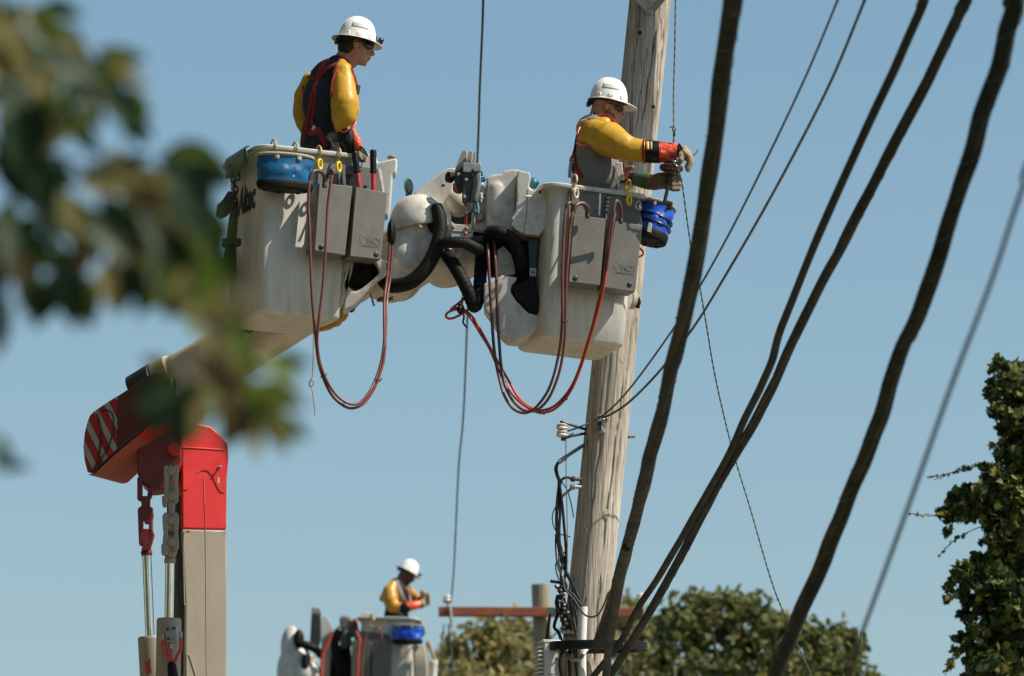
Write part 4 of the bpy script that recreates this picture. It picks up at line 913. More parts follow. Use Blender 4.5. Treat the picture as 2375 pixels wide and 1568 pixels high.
ch(mb, [(1384, 500, 34.18, .075), (1360, 640, 34.16, .055), (1340, 775, 34.18, .04), (1356, 784, 34.16, .035)]); ch(mb, [(1378, 500, 34.30, .075), (1352, 640, 34.30, .055), (1335, 780, 34.31, .04), (1350, 788, 34.29, .035)])
mb.build('body', MT['skin'], pr, remesh=.0055, smooth=2)
mb = MB(); ch(mb, [(1384, 440, 34.19, .145), (1384, 500, 34.18, .09), (1360, 640, 34.16, .07), (1341, 765, 34.18, .055)]); ch(mb, [(1382, 440, 34.22, .14), (1378, 500, 34.30, .09), (1352, 640, 34.30, .07), (1335, 772, 34.31, .055)]); mb.build('trousers', MT['trousers'], pr, remesh=.012, smooth=3)
mb = MB()
for sd in (-1, 1): mb.ell(HRr @ Vector((.035, .050 * sd, -.062)), (.034, .016, .036), HRr.to_3x3()); mb.cap(HRr @ Vector((.005, .064 * sd, -.03)), HRr @ Vector((.02, .058 * sd, -.06)), .014, .016)
mb.ell(HRr @ Vector((.070, 0, -.092)), (.033, .036, .026), HRr.to_3x3()); mb.ell(HRr @ Vector((.095, 0, -.049)), (.010, .026, .005), HRr.to_3x3()); mb.build('beard', MT['beard'], pr, remesh=.006, smooth=1)
hatR = helmet(HMx(HRr @ Vector((-.004, 0, .044)), 6, 8), pr, 'cap', True, False)
glasses(HMx(HRr @ Vector((.004, 0, -.004)), 6, 15), pr)
mb = MB(); ch(mb, [(1356, 316, 34.06, .045), (1382, 309, 34.02, .088), (1410, 321, 33.97, .108), (1437, 336, 33.93, .092), (1462, 346, 33.91, .075), (1494, 350, 33.9, .067)], 20); mb.cap(P(1402, 286, 34.04), P(1372, 292, 34.09), .045, .055); mb.cap(P(1372, 294, 34.08), P(1353, 308, 34.07), .055, .045); mb.ell(P(1366, 302, 34.13), (.085, .13, .062), R3(6, 25))
slr = mb.build('rubber_sleeve', MT['yellow'], pr, remesh=.008, smooth=10, disp=(.012, .10), crease=(.004, .11))
ptube([(1337, 333, 33.98), (1339, 315, 34.0), (1343, 300, 34.02), (1354, 287, 34.05), (1368, 277, 34.06), (1384, 270, 34.06), (1402, 266, 34.06), (1415, 272, 34.03), (1427, 283, 34.02), (1437, 296, 34.0)], .0055, MT['piping'], slr)
ptube([(1337, 332, 33.95), (1350, 339, 33.92), (1368, 338, 33.91)], .006, MT['piping'], slr)
def ringt(c, ax_, r, rr, mat, parent, name): 
    t = Vector(ax_).normalized(); x = t.orthogonal().normalized(); y = t.cross(x)
    mb = MB(); mb.tube([Vector(c) + (x * cos(a) + y * sin(a)) * r for a in [2 * pi * i / 28 for i in range(29)]], rr, 8, 1, caps=False); return mb.build(name, mat, parent)
ringt(P(1494, 351, 33.9), (1, -.02, 0), .072, .007, MT['piping'], slr, 'sleeve_cuff')
mb = MB(); mb.tube([P(1490, 351, 33.9), P(1494, 351, 33.9), P(1512, 352, 33.89), P(1530, 353, 33.89)], [.060, .069, .070, .067], 26, 4, True, ((0, 1, 0), 1.0)); gcuf = mb.build('glove_cuff', MT['blackgloss'], pr)
ringt(P(1529, 353, 33.89), (1, -.02, 0), .0675, .004, MT['piping'], gcuf, 'cuff_edge')
def cufftag(u0, v0, u1, v1, mat):
    c = P(1512, 352, 33.89); rr = .0712; m = MB(); g_ = []
    for i in range(2):
        row = []
        for j in range(6):
            u = (u0, u1)[i]; z = P(0, v0 + (v1 - v0) * j / 5, 33.89).z; x = P(u, 352, 33.89).x; dz = z - c.z; row.append(Vector((x, c.y - sqrt(max(rr * rr - dz * dz, 1e-6)), z)))
        g_.append(row)
    m.loft(g_, caps=False, closed=False); return m.build('cuff_tag', mat, gcuf, solid=.001)
cufftag(1498, 331.5, 1505, 353, MT['decalyellow']); cufftag(1508, 332, 1512, 353, MT['reflective'])
mb = MB(); ch(mb, [(1532, 353, 33.89, .064), (1550, 352, 33.89, .060), (1564, 351, 33.88, .050), (1574, 351, 33.87, .036)], 20); mb.build('rubber_glove', MT['orange'], pr, remesh=.006, smooth=5, disp=(.014, .035))
mb = MB(); ch(mb, [(1574, 350, 33.87, .036), (1582, 352, 33.87, .044), (1590, 358, 33.87, .040)], 14)
for i, (du, L1) in enumerate(((0, 0), (2, 4), (1, 3), (-1, -3))):
    Y0 = 33.83 + i * .026
    ch(mb, [(1589 + du, 355, Y0, .021), (1598 + du, 364, Y0, .020), (1600 + du, 377, Y0, .0185), (1594 + du, 390 + L1, Y0, .015)], 10)
ch(mb, [(1580, 360, 33.83, .022), (1579, 371, 33.82, .020), (1573, 380, 33.83, .016)], 10)
mb.build('leather_glove', MT['leather'], pr, remesh=.0045, smooth=2)
ringt(P(1574, 350, 33.87), (1, 0, -.1), .038, .008, MT['blackgloss'], pr, 'glove_strap')
ptube([(1574, 334, 33.84), (1580, 341, 33.83), (1582, 347, 33.83)], .007, MT['blackgloss'], pr, 'strap_tail')
# far arm: dark sleeve, green cuff, fist round the tool
mb = MB(); ch(mb, [(1420, 402, 34.35, .05), (1452, 414, 34.26, .043), (1484, 417, 34.15, .040)], 16); mb.build('shirt_sleeve', MT['blackgloss'], pr)
mb = MB(); mb.tube([P(1480, 417, 34.17), P(1482, 417, 34.16), P(1504, 421, 34.07), P(1522, 424, 34.01)], [.038, .044, .050, .046], 22, 4); gc = mb.build('glove_cuff', MT['cuffgreen'], pr)
ptube([(1481, 407, 34.12), (1495, 405.5, 34.06), (1512, 407, 34.0), (1524, 409, 33.96)], .004, MT['orange'], gc, 'cuff_edge')
mb = MB(); ch(mb, [(1514, 424, 34.03, .046), (1530, 420, 33.97, .052), (1546, 418, 33.93, .050), (1556, 416, 33.92, .042)], 16)
for i, (v0, L1) in enumerate(((405, 0), (414, 3), (424, 4), (434, 2))):
    ch(mb, [(1552, v0, 33.93, .020), (1566 + L1, v0 + 1, 33.90, .019), (1571 + L1, v0 + 4, 33.86, .017), (1560, v0 + 5, 33.845, .015)], 10)
ch(mb, [(1540, 430, 33.9, .020), (1550, 436, 33.86, .018), (1560, 434, 33.85, .015)], 10)
mb.build('leather_glove', MT['leatherdark'], pr, remesh=.005, smooth=2)
# harness and shirt front
for pts, w, m_ in (([(1333, 352), (1335, 372), (1340, 392), (1352, 412)], .016, 'strap'), ([(1330, 360), (1324, 372), (1328, 385), (1332, 408)], .010, 'strap'), ([(1445, 378), (1449, 392), (1447, 415)], .009, 'strap'), ([(1450, 396), (1456, 402), (1452, 414)], .008, 'strap'),
                   ([(1328, 366), (1323, 386), (1321, 412)], .011, 'strapgrey'), ([(1344, 300), (1338, 320), (1334, 345), (1330, 360)], .010, 'black')):
    strap(sr, pts, w, MT[m_], pr, Y=34.1)
mb = MB(); q = [(1428, 376), (1443, 376), (1444, 392), (1448, 418), (1432, 418), (1431, 404), (1427, 394)]; mb.slab([P(u, v, 34.035) for u, v in q], (0, .012, 0)); mb.build('shirt_flap', MT['whitecloth'], pr, bevel=.004)
mb = MB(); ch(mb, [(1450, 396, 34.02, .012), (1458, 392, 34.01, .020), (1467, 388, 34.01, .012)], 10); mb.build('spare_glove', MT['leather'], pr, remesh=.005, smooth=2)
mb = MB(); mb.tube([P(1370, 278, 34.05), P(1372, 266, 34.06), P(1380, 262, 34.07), P(1384, 272, 34.06)], .006, 8, 4); mb.build('harness_ring', MT['darksteel'], pr)

# ================= worker in the far lift
YF = 68.0
pf = thing('person', P(920, 1620, YF), 'blurred distant worker in white hard hat bending over his hands above a blue tool bag', 'person')
HF = HMx(P(943, 1332, YF), 8, 27)
sf = Solid(); tb = MB()
sf.ell(tb, P(920, 1388, YF), (.14, .19, .22), R3(-10, 14)); sf.ell(tb, P(919, 1430, YF), (.15, .17, .2), R3(-10, 4)); sf.ell(tb, P(922, 1358, YF), (.10, .18, .09), R3(-10, 22))
tb.build('shirt', MT['navy'], pf, remesh=.014, smooth=3)
mb = MB(); head_into(mb, HF, P(925, 1358, YF)); ch(mb, [(922, 1360, YF, .07), (920, 1430, YF, .12), (920, 1470, YF, .13), (918, 1610, YF, .10)])
ch(mb, [(905, 1368, YF - .2, .05), (905, 1402, YF - .24, .042), (950, 1408, YF - .26, .032), (984, 1392, YF - .2, .03)]); ch(mb, [(935, 1368, YF + .2, .05), (945, 1402, YF + .2, .04), (984, 1385, YF - .1, .03)])
mb.build('body', MT['skindark'], pf, remesh=.010, smooth=2)
helmet(HMx(HF @ Vector((-.004, 0, .044)), 8, 28), pf, 'full', False, True)
mb = MB(); ch(mb, [(912, 1356, YF - .16, .06), (904, 1372, YF - .2, .088), (906, 1392, YF - .23, .095), (912, 1408, YF - .25, .080), (930, 1410, YF - .27, .065)], 14); mb.cap(P(898, 1376, YF - .2), P(884, 1390, YF - .2), .07, .03); mb.build('rubber_sleeve', MT['ochre'], pf, remesh=.014, smooth=5)
mb = MB(); ch(mb, [(944, 1366, YF + .15, .06), (962, 1384, YF + .1, .06), (972, 1392, YF, .05)], 12); mb.build('rubber_sleeve', MT['ochre'], pf, remesh=.014, smooth=4)
mb = MB(); ch(mb, [(932, 1410, YF - .28, .06), (944, 1410, YF - .29, .058)], 12); mb.build('glove_cuff', MT['blackgloss'], pf)
mb = MB(); ch(mb, [(946, 1408, YF - .29, .055), (958, 1405, YF - .28, .058), (970, 1402, YF - .25, .05)], 12); mb.build('rubber_glove', MT['orange'], pf, remesh=.012, smooth=3)
mb = MB(); ch(mb, [(975, 1402, YF - .22, .055), (986, 1396, YF - .2, .05), (988, 1384, YF - .18, .05), (982, 1376, YF - .16, .045)], 12)
for i in range(4): ch(mb, [(984, 1380 + i * 7, YF - .2, .022), (994, 1378 + i * 7, YF - .22, .020), (996, 1384 + i * 6, YF - .25, .016)], 8)
ch(mb, [(978, 1396, YF - .25, .022), (984, 1404, YF - .28, .018)], 8)
mb.build('leather_glove', MT['leather'], pf, remesh=.011, smooth=2)
strap(sf, [(917, 1348), (925, 1368), (934, 1390), (942, 1402)], .035, MT['strapgrey'], pf, 'vest_stripe', .02, Y=YF - .15, th=.3)
strap(sf, [(944, 1360), (948, 1378), (950, 1396)], .028, MT['strapgrey'], pf, 'vest_stripe', .02, Y=YF - .15, th=.3)
strap(sf, [(936, 1362), (944, 1380), (948, 1400)], .014, MT['strap'], pf, 'harness_strap', .03, Y=YF - .15)
# ------------------------------------------------------------------ gear hanging on the buckets
def PT(pts, r, n=10, sub=6): mb = MB(); mb.tube([P(*q) for q in pts], r, n, sub); return mb
def pocket(F, TL, TR, BR, BL, y, dep, th=.006):
    q = [FP(F, *TL, y), FP(F, *TR, y), FP(F, *BR, y), FP(F, *BL, y)]
    n = (F.to_3x3() @ Vector((0, 1, 0))).normalized(); x = (q[1] - q[0]).normalized(); z = Vector((0, 0, 1))
    mb = MB(); mb.slab(q, n * th)
    e = n * (th + .0008); D = n * (dep - th)
    for a, b, s in ((q[0], q[3], 1), (q[1], q[2], -1)): mb.slab([a + e, b + e, b + e + x * th * s, a + e + x * th * s], D)
    mb.slab([q[3] + e + x * (th + .0008), q[2] + e - x * (th + .0008), q[2] + e - x * (th + .0008) + z * th, q[3] + e + x * (th + .0008) + z * th], D)
    return mb
def apron(F, label, back, pockets, y, dep, plugs, logo, sides=()):
    t = thing('tool_apron', FP(F, *back[0], 0), label, 'tool apron')
    n = (F.to_3x3() @ Vector((0, 1, 0))).normalized()
    mb = MB(); mb.slab([FP(F, u, v, y + dep + .006) for u, v in back], n * .008); mb.build('back_panel', MT['grey_plastic'], t, bevel=.003)
    for q in pockets: pocket(F, *q, y, dep).build('pocket', MT['grey_plastic'], t, bevel=.004, seg=3)
    for q in sides: mb = MB(); mb.slab([FP(F, u, v, y + d) for u, v, d in q], n * .006); mb.build('divider', MT['grey_plastic'], t, bevel=.002)
    for u, v, kind in plugs:
        mb = MB(); mb.lathe(FP(F, u, v, y), -n, [(-.001, .016), (.003, .016), (.006, .010), (.006, .001)], 14); mb.build('rivet', MT['blackgloss'] if kind else MT['ink'], t)
    o = FP(F, *logo, y - .0004); Fl = F.copy(); Fl.translation = o
    text_mesh('lettering', 'MDI', Fl @ Matrix.Translation((.052, 0, .022)), .052, MT['grey_plastic'], t, .0022, .1, .001, .95)
    text_mesh('lettering', '1-800-521-6776', Fl @ Matrix.Translation((.012, 0, -.002)), .0185, MT['grey_plastic'], t, .0016, 0, 0, 1.0)
    mb = MB(); c = Fl @ Vector((.024, 0, .042)); X = Fl.to_3x3() @ Vector((1, 0, 0)); Z = Fl.to_3x3() @ Vector((0, 0, 1))
    mb.tube([c + (X * cos(a) + Z * sin(a)) * .022 for a in [2 * pi * i / 24 for i in range(25)]], .0016, 6, 1, caps=False)
    for k in (-.008, 0, .008): mb.tube([c + Z * k - X * sqrt(.022 ** 2 - k * k), c + Z * k - X * .004], .0012, 5, 1)
    mb.build('logo_ring', MT['grey_plastic'], t)
    return t
apL = apron(FL, 'grey moulded two-pocket tool apron with red-handled cutters on the left bucket', [(739, 377), (884, 390), (893, 450), (886, 596), (728, 575)],
            [((741, 424), (817.5, 432), (800.5, 592), (729.5, 581)), ((826, 434), (898.5, 446.5), (884, 602), (812, 594))], -.215, .155, [(745, 573.5, 1), (872.7, 590, 0)], (833, 570),
            [((792, 384, .10), (800, 383, .08), (802, 432, .02), (796, 431, .02)), ((876, 390, .10), (885, 391, .10), (893, 446, .03), (887, 446, .03))])
apR = apron(FRt, 'grey moulded two-pocket tool apron with looped hoses on the right bucket', [(1319, 442), (1480, 459.5), (1490, 520), (1474, 672), (1318, 650)],
            [((1331, 497), (1405, 508), (1392, 661.5), (1319, 653.5)), ((1427, 513), (1489, 522), (1473, 677), (1402, 666.5))], -.205, .150, [(1334.6, 645, 0), (1460.4, 660, 0)], (1421, 632),
            [((1389, 449, .085), (1394, 448, .08), (1392, 500, .02), (1388, 500, .02)), ((1321, 442, .08), (1327, 440, .06), (1328, 470, .04), (1322, 470, .05)), ((1476, 459, .09), (1481, 460, .09), (1489, 521, .01), (1484, 520, .01))])
# tools in the aprons
def cutter(u0, v0, u1, v1, F, y, label):
    t = thing('bolt_cutter', FP(F, u1, v1, y), label, 'bolt cutter')
    a = FP(F, u0, v0, y); b = FP(F, u1, v1, y); c = a + (b - a) * .5
    MB().tube([a, a + (b - a) * .04, a + (b - a) * .5, c], [.018, .021, .019, .014], 14, 1).build('grip', MT['blackgloss'], t)
    MB().lathe(c - (b - a) * .012, b - a, [(0, .015), (.004, .0225), (.014, .0225), (.018, .015)], 14).build('grip_collar', MT['blackgloss'], t)
    MB().tube([c, b], .0145, 12, 1).build('handle', MT['redhandle'], t)
    d = b + (b - a) * .5; MB().tube([b, d], .018, 10, 1).build('cutter_head', MT['darksteel'], t)
cutter(822, 352, 834, 438, FL, -.14, 'red and black tool handle leaning left in the left apron'); cutter(865.5, 348, 866, 444, FL, -.14, 'upright red and black tool handle in the left apron')
t = thing('hand_tool', FP(FL, 800, 432, -.1), 'short black-handled tool standing in the left apron', 'hand tool')
MB().tube([FP(FL, 806, 405, -.10), FP(FL, 800, 436, -.10)], [.018, .022], 12, 1).build('handle', MT['blackgloss'], t); MB().cap(FP(FL, 798, 404, -.10), FP(FL, 816, 408, -.10), .008, .007).build('guard', MT['darksteel'], t)
t = thing('socket_bar', FP(FRt, 1403, 500, -.09), 'thin dark notched bar in the right apron', 'hand tool')
q = [FP(FRt, 1411, 455, -.06), FP(FRt, 1404, 510, -.10)]
MB().tube(q, .010, 10, 1).build('shaft', MT['darksteel'], t)
for i in range(4): c = q[0] + (q[1] - q[0]) * (.1 + i * .17); MB().lathe(c, q[1] - q[0], [(-.009, .010), (-.006, .014), (.006, .014), (.009, .010)], 12).build('socket', MT['steel'], t)

# S hooks over the rims
def hook(u, v, Y, mat, label, drop=1.0, s=1.0):
    pts = [(u - 6, v + 16, Y + .09), (u - 5, v + 2, Y + .07), (u - 1, v - 6, Y + .03), (u + 4, v - 4, Y - .02), (u + 6, v + 5, Y - .05), (u + 4, v + 13 * drop, Y - .05), (u - 2, v + 20 * drop, Y - .045), (u - 4, v + 27 * drop, Y - .04), (u - 1, v + 33 * drop, Y - .05), (u + 4, v + 32 * drop, Y - .06)]
    return tag(PT(pts, .0068 * s, 8, 6).build('s_hook', mat, None), label, 'hook', 'hooks over the bucket rims')
hook(634, 331, 33.80, MT['hookyellow'], 'leftmost pale yellow hook over the left bucket rim, above the blue bag')
hook(684, 337, 33.84, MT['hookyellow'], 'second pale yellow hook from the left on the left bucket rim', .9)
hook(739, 345, 33.90, MT['hookyellow'], 'yellow hook just right of the blue bag on the left bucket rim')
hook(784, 350, 33.94, MT['hookyellow'], 'yellow hook under the left worker, above the apron')
hook(830, 358, 33.99, MT['hookyellow'], 'rightmost yellow hook on the left bucket rim, beside the leaning tool handle', 1.0)
hook(1332, 411, 33.93, MT['hookcream'], 'cream hook over the right bucket rim', 1.0)
hook(1457, 424, 34.03, MT['hookbright'], 'bright yellow hook near the right end of the right bucket rim', .9)
def oval_link(u, v, Y, mat, label):
    pts = [(u + 4.5 * cos(a) , v + 11 * sin(a), Y + .012 * cos(a)) for a in [2 * pi * i / 16 for i in range(17)]]
    return tag(PT(pts, .008, 8, 2).build('chain_link', mat, None), label, 'link', 'links under the hooks')
oval_link(742, 381, 33.80, MT['hookbright'], 'yellow link below the hook beside the blue bag'); oval_link(786, 387, 33.83, MT['hookbright'], 'yellow link holding the left apron under the worker'); oval_link(1336, 448, 33.84, MT['hookcream'], 'cream link at the left corner of the right apron'); oval_link(1459, 464, 33.93, MT['hookbright'], 'yellow link at the right corner of the right apron')
tag(PT([(1473, 474, 33.9), (1480, 486, 33.9), (1487, 484, 33.9), (1484, 468, 33.9), (1477, 470, 33.9), (1474, 482, 33.89), (1484, 488, 33.89)], .005, 8, 5).build('carabiner', MT['steel']), 'small steel snap link at the right edge of the right apron', 'snap link')

# blue tool bags
def bag(F, label, mat, rx, ry, top, bot, base_mat, axis=None, name='tool_bag'):
    t = thing(name, bot, label, 'tool bag')
    ax_ = (bot - top); h = ax_.length; ax_ = ax_ / h
    X = (F.to_3x3() @ Vector((1, 0, 0))); X = (X - ax_ * X.dot(ax_)).normalized(); Y = ax_.cross(X).normalized()
    N = 40
    def ring(s, k, wob=0): return [top + ax_ * (s * h) + X * cos(a) * rx * (k + wob * noise.noise(Vector((cos(a) * 2.5, sin(a) * 2.5, s * 3)))) + Y * sin(a) * ry * (k + wob * 1.5 * noise.noise(Vector((cos(a) * 3, sin(a) * 3, s * 3 + 5)))) for a in [2 * pi * j / N for j in range(N)]]
    mb = MB(); mb.loft([ring(s, k, w) for s, k, w in ((.0, .99, 0), (.05, .98, .01), (.12, .985, .03), (.22, .975, .12), (.32, .96, .18), (.42, .95, .20), (.52, .955, .18), (.62, .96, .12), (.72, .97, .03), (.80, .97, .01))] + [ring(.78, .94), ring(.1, .95), ring(0.0, .955)], caps=False)
    mb.build('bag_wall', mat, t, angle=60)
    mb = MB(); mb.loft([ring(.77, .985), ring(.79, 1.0), ring(.86, 1.0), ring(.90, .99), ring(.97, .96), ring(1.0, .85), ring(1.0, .3)]); bs = mb.build('bag_base', base_mat, t, angle=40)
    for i in range(6):
        a = 2 * pi * i / 6 + .4; c = top + ax_ * (h * .995) + X * cos(a) * rx * .7 + Y * sin(a) * ry * .7
        MB().lathe(c, ax_, [(0, .012), (.006, .012), (.009, .005)], 10).build('base_stud', MT['blackgloss'], bs)
    r0 = ring(-.01, 1.0); mb = MB(); mb.tube(r0 + [r0[0]], .010, 8, 1, caps=False); mb.build('rim_rope', MT['ropetan'], t)
    for a in (-.62 * pi - .0, -.38 * pi, .4 * pi, .65 * pi):
        f = lambda s, da: top + ax_ * (s * h) + X * cos(a + da) * rx * 1.035 + Y * sin(a + da) * ry * 1.035
        sgn = 1
        g_ = [[f(s, da) for da in (-.09, 0, .09)] for s in (-.05, .0, .10, .17)]
        m = MB(); m.loft(g_, caps=False, closed=False); m.build('rim_tab', MT['ropetan'], t, solid=.004)
    return t
c_top = FP(FL, 661, 365, -.15); c_bot = FP(FL, 660, 442, -.15)
bag(FL, 'oval blue vinyl tool bag hanging on the front of the left bucket', MT['blue'], .180, .095, c_top, c_bot, MT['black'])
btop = P(1526, 480, 34.16); bbot = P(1506, 561, 34.12)
bagR = bag(FRt, 'tilted blue bag with black bands hanging beyond the right end of the right bucket', MT['bluestrong'], .108, .105, btop, bbot, MT['black'])
axr = (bbot - btop); 
for s, rr in ((.36, .010), (.55, .009)):
    c = btop + axr * s; t_ = axr.normalized(); x = Vector((1, 0, 0)); x = (x - t_ * x.dot(t_)).normalized(); y = t_.cross(x)
    mb = MB(); mb.tube([c + (x * .111 * cos(a) + y * .108 * sin(a)) + t_ * .012 * sin(a + 1) for a in [2 * pi * i / 30 for i in range(31)]], rr, 8, 1, caps=False, squash=((t_.x, t_.y, t_.z), .4)); mb.build('black_band', MT['blackgloss'], bagR)
SL([(1505, 515), (1513, 519), (1510, 540), (1500, 536)], 34.0, .006).build('paper_label', MT['whitecloth'], bagR, bevel=.002)

# hydraulic hoses, left pair
def hose(pts, r, mat, label, ties=(), arch=None, sheath=None):
    t = thing('hydraulic_hose', P(*pts[-1]), label, 'hose')
    PT(pts, r, 12, 7).build('hose_line', mat, t)
    if arch: PT(arch, r * 1.45, 12, 6).build('bend_guard', MT['brownrubber'], t); MB().lathe(P(*arch[0]), (0, 0, -1), [(-.01, r * 1.2), (.0, r * 1.7), (.025, r * 1.7), (.03, r)], 10).build('coupling', MT['darksteel'], t)
    for u, v, Y, dx, dy in ties:
        c = P(u, v, Y); d = Vector((dx, 0, dy)).normalized(); x = d.orthogonal().normalized(); y = d.cross(x)
        mb = MB(); mb.tube([c + (x * cos(a) + y * sin(a)) * (r * 1.9) for a in [2 * pi * i / 14 for i in range(15)]], .0028, 6, 1, caps=False); mb.cap(c + Vector((r * 1.9, -.004, .003)), c + Vector((r * 2.6, -.004, .010)), .004, .003); mb.build('cable_tie', MT['cable'], t)
    if sheath: PT(sheath, r * 1.12, 12, 7).build('sheath', MT['hosedark'], t)
    return t
hose([(718.5, 417, 33.50), (716, 445, 33.49), (715, 475, 33.5), (718, 526, 33.5), (720, 600, 33.5), (722, 660, 33.52), (726, 719, 33.55), (731, 775, 33.6), (738, 836, 33.62), (751, 880, 33.65), (770, 917, 33.68), (795, 940, 33.7), (818, 947, 33.72), (843, 936, 33.75), (862, 911, 33.78), (876, 882, 33.8), (888, 845, 33.83), (893, 810, 33.85), (894, 780, 33.87), (896, 734, 33.9), (898, 690, 33.95), (905, 640, 34.0), (911, 560, 34.02)], .0085, MT['hose'], 'left strand of the faded red hose loop below the left bucket',
     ((798, 938, 33.7, 1, .1), (877, 882, 33.8, .4, 1), (749, 872, 33.65, .5, -1)), [(752.6, 424.5, 33.6), (752, 410, 33.58), (746, 400, 33.55), (734, 396, 33.52), (724, 401, 33.5), (718.5, 417, 33.50)])
hose([(771, 404, 33.53), (768, 420, 33.52), (764, 445, 33.52), (760, 480, 33.53), (757, 536, 33.53), (753, 611, 33.54), (748, 670, 33.55), (740, 738, 33.57), (736, 790, 33.6), (741, 836, 33.62), (753, 872, 33.64), (773, 908, 33.66), (797, 930, 33.68), (820, 938, 33.7), (840, 930, 33.73), (858, 907, 33.76), (871, 880, 33.8), (882, 848, 33.83), (889, 812, 33.85), (891.5, 780, 33.86), (891, 734, 33.89), (892, 690, 33.93), (898, 640, 33.98), (905, 560, 34.0)], .0085, MT['hose'], 'right strand of the faded red hose loop below the left bucket',
     (), [(762, 402, 33.6), (766, 397, 33.56), (772, 396, 33.53), (771, 405, 33.53)])
# right loops
hose([(1314, 480, 33.62), (1310, 510, 33.61), (1307, 560, 33.62), (1305, 610, 33.62), (1304, 661, 33.63), (1304, 723, 33.66), (1301, 785, 33.7), (1292.6, 837, 33.72), (1282, 878, 33.74), (1268, 911.6, 33.76), (1247, 940.6, 33.78), (1228.4, 955, 33.8), (1208, 957, 33.82), (1187, 945, 33.84), (1170, 918, 33.86), (1161, 890, 33.88), (1152, 850, 33.9), (1145.6, 806, 33.92), (1141, 744, 33.94), (1136, 661, 33.95), (1132, 585, 33.98), (1130, 560, 34.1)], .0088, MT['hose'], 'outer faded red hose hanging in a deep loop under the right bucket',
     ((1308, 748, 33.68, 0, 1),), [(1329, 485, 33.72), (1329, 476, 33.68), (1323, 471, 33.64), (1317, 473, 33.62), (1314, 482, 33.62)], [(1163, 897, 33.88), (1152, 850, 33.9), (1145.6, 806, 33.92), (1141, 744, 33.94), (1136, 661, 33.95), (1132, 585, 33.98)])
hose([(1330, 489, 33.62), (1326, 503, 33.61), (1322, 530, 33.62), (1319, 573, 33.62), (1315, 620, 33.63), (1313, 661, 33.64), (1312, 723, 33.66), (1310, 785, 33.69), (1303, 837, 33.72), (1292.6, 878, 33.74), (1276, 918, 33.76), (1257, 942.6, 33.78), (1239, 953, 33.8), (1216, 952, 33.82), (1195, 936, 33.84), (1180, 914, 33.86), (1170, 889, 33.88), (1162, 847, 33.9), (1158, 795.6, 33.92), (1154, 744, 33.94), (1152, 661, 33.96), (1148, 590, 33.98), (1146, 560, 34.1)], .0088, MT['hose'], 'inner faded red hose hanging in a deep loop under the right bucket',
     (), [(1362.5, 495, 33.72), (1362, 481, 33.69), (1355, 473, 33.66), (1344, 472, 33.64), (1335, 478, 33.62), (1330, 490, 33.62)], [(1178, 908, 33.86), (1170, 889, 33.88), (1162, 847, 33.9), (1158, 795.6, 33.92), (1154, 744, 33.94), (1152, 661, 33.96), (1148, 590, 33.98)])
t = hose([(1407, 626, 33.66), (1401, 661, 33.67), (1392, 702, 33.7), (1379.6, 748, 33.72), (1361, 810, 33.75), (1344.5, 860, 33.78), (1328, 899, 33.8), (1309, 928, 33.82), (1286, 949, 33.84), (1263.7, 957, 33.85), (1249, 957, 33.86), (1226, 947, 33.87), (1195, 922, 33.9), (1174.6, 892, 33.93), (1154, 852, 33.96), (1135, 808, 33.98), (1113, 772, 34.0), (1093, 740, 34.0), (1076, 723, 34.0), (1059, 718, 34.0), (1042, 723, 34.0), (1034, 732, 34.0), (1041, 739, 34.02), (1057, 735.6, 34.02), (1077, 724, 34.02), (1089, 716, 34.03), (1098, 708, 34.05)], .0078, MT['hosered'], 'orange-red hose looping from the right apron to the boom tip',
     ((1308, 929, 33.82, 1, -1), (1262, 957, 33.85, 1, 0)), [(1440, 508, 33.72), (1440, 490, 33.69), (1437, 474, 33.66), (1430, 466, 33.64), (1424, 478, 33.63), (1423, 497, 33.63)])
PT([(1426, 495, 33.63), (1421, 520, 33.62), (1414, 573, 33.63), (1407, 626, 33.65)], .0092, 12, 6).build('upper_hose', MT['hose'], t)
t = hose([(1403, 626, 33.67), (1397, 665, 33.69), (1386, 704, 33.71), (1376, 748, 33.73), (1359, 806, 33.76), (1343, 856, 33.79), (1326, 895, 33.81), (1305, 924, 33.83), (1282, 944, 33.85), (1256, 952, 33.86), (1238, 949, 33.88), (1216, 936, 33.9), (1200, 918, 33.92), (1178, 880, 33.95), (1164, 856, 33.98), (1140, 812, 34.0), (1118, 772, 34.01), (1098, 738, 34.01), (1078, 719, 34.01), (1060, 714, 34.01), (1046, 718, 34.01), (1060, 706, 34.02), (1076, 694, 34.04), (1088, 688, 34.06)], .0078, MT['hosered'], 'second orange-red hose lying along the first from apron to boom tip')
PT([(1416, 498, 33.65), (1412, 530, 33.64), (1407, 580, 33.65), (1403, 626, 33.66)], .0092, 12, 6).build('upper_hose', MT['hose'], t)
mb = MB(); 
tag(PT([(1064, 712, 33.98), (1068, 706, 33.96), (1074, 712, 33.97), (1072, 724, 33.98), (1064, 724, 33.99), (1062, 714, 33.99)], .008, 8, 4).build('tie_knot', MT['black']), 'black tie knotted around the orange hoses under the boom tip', 'tie')

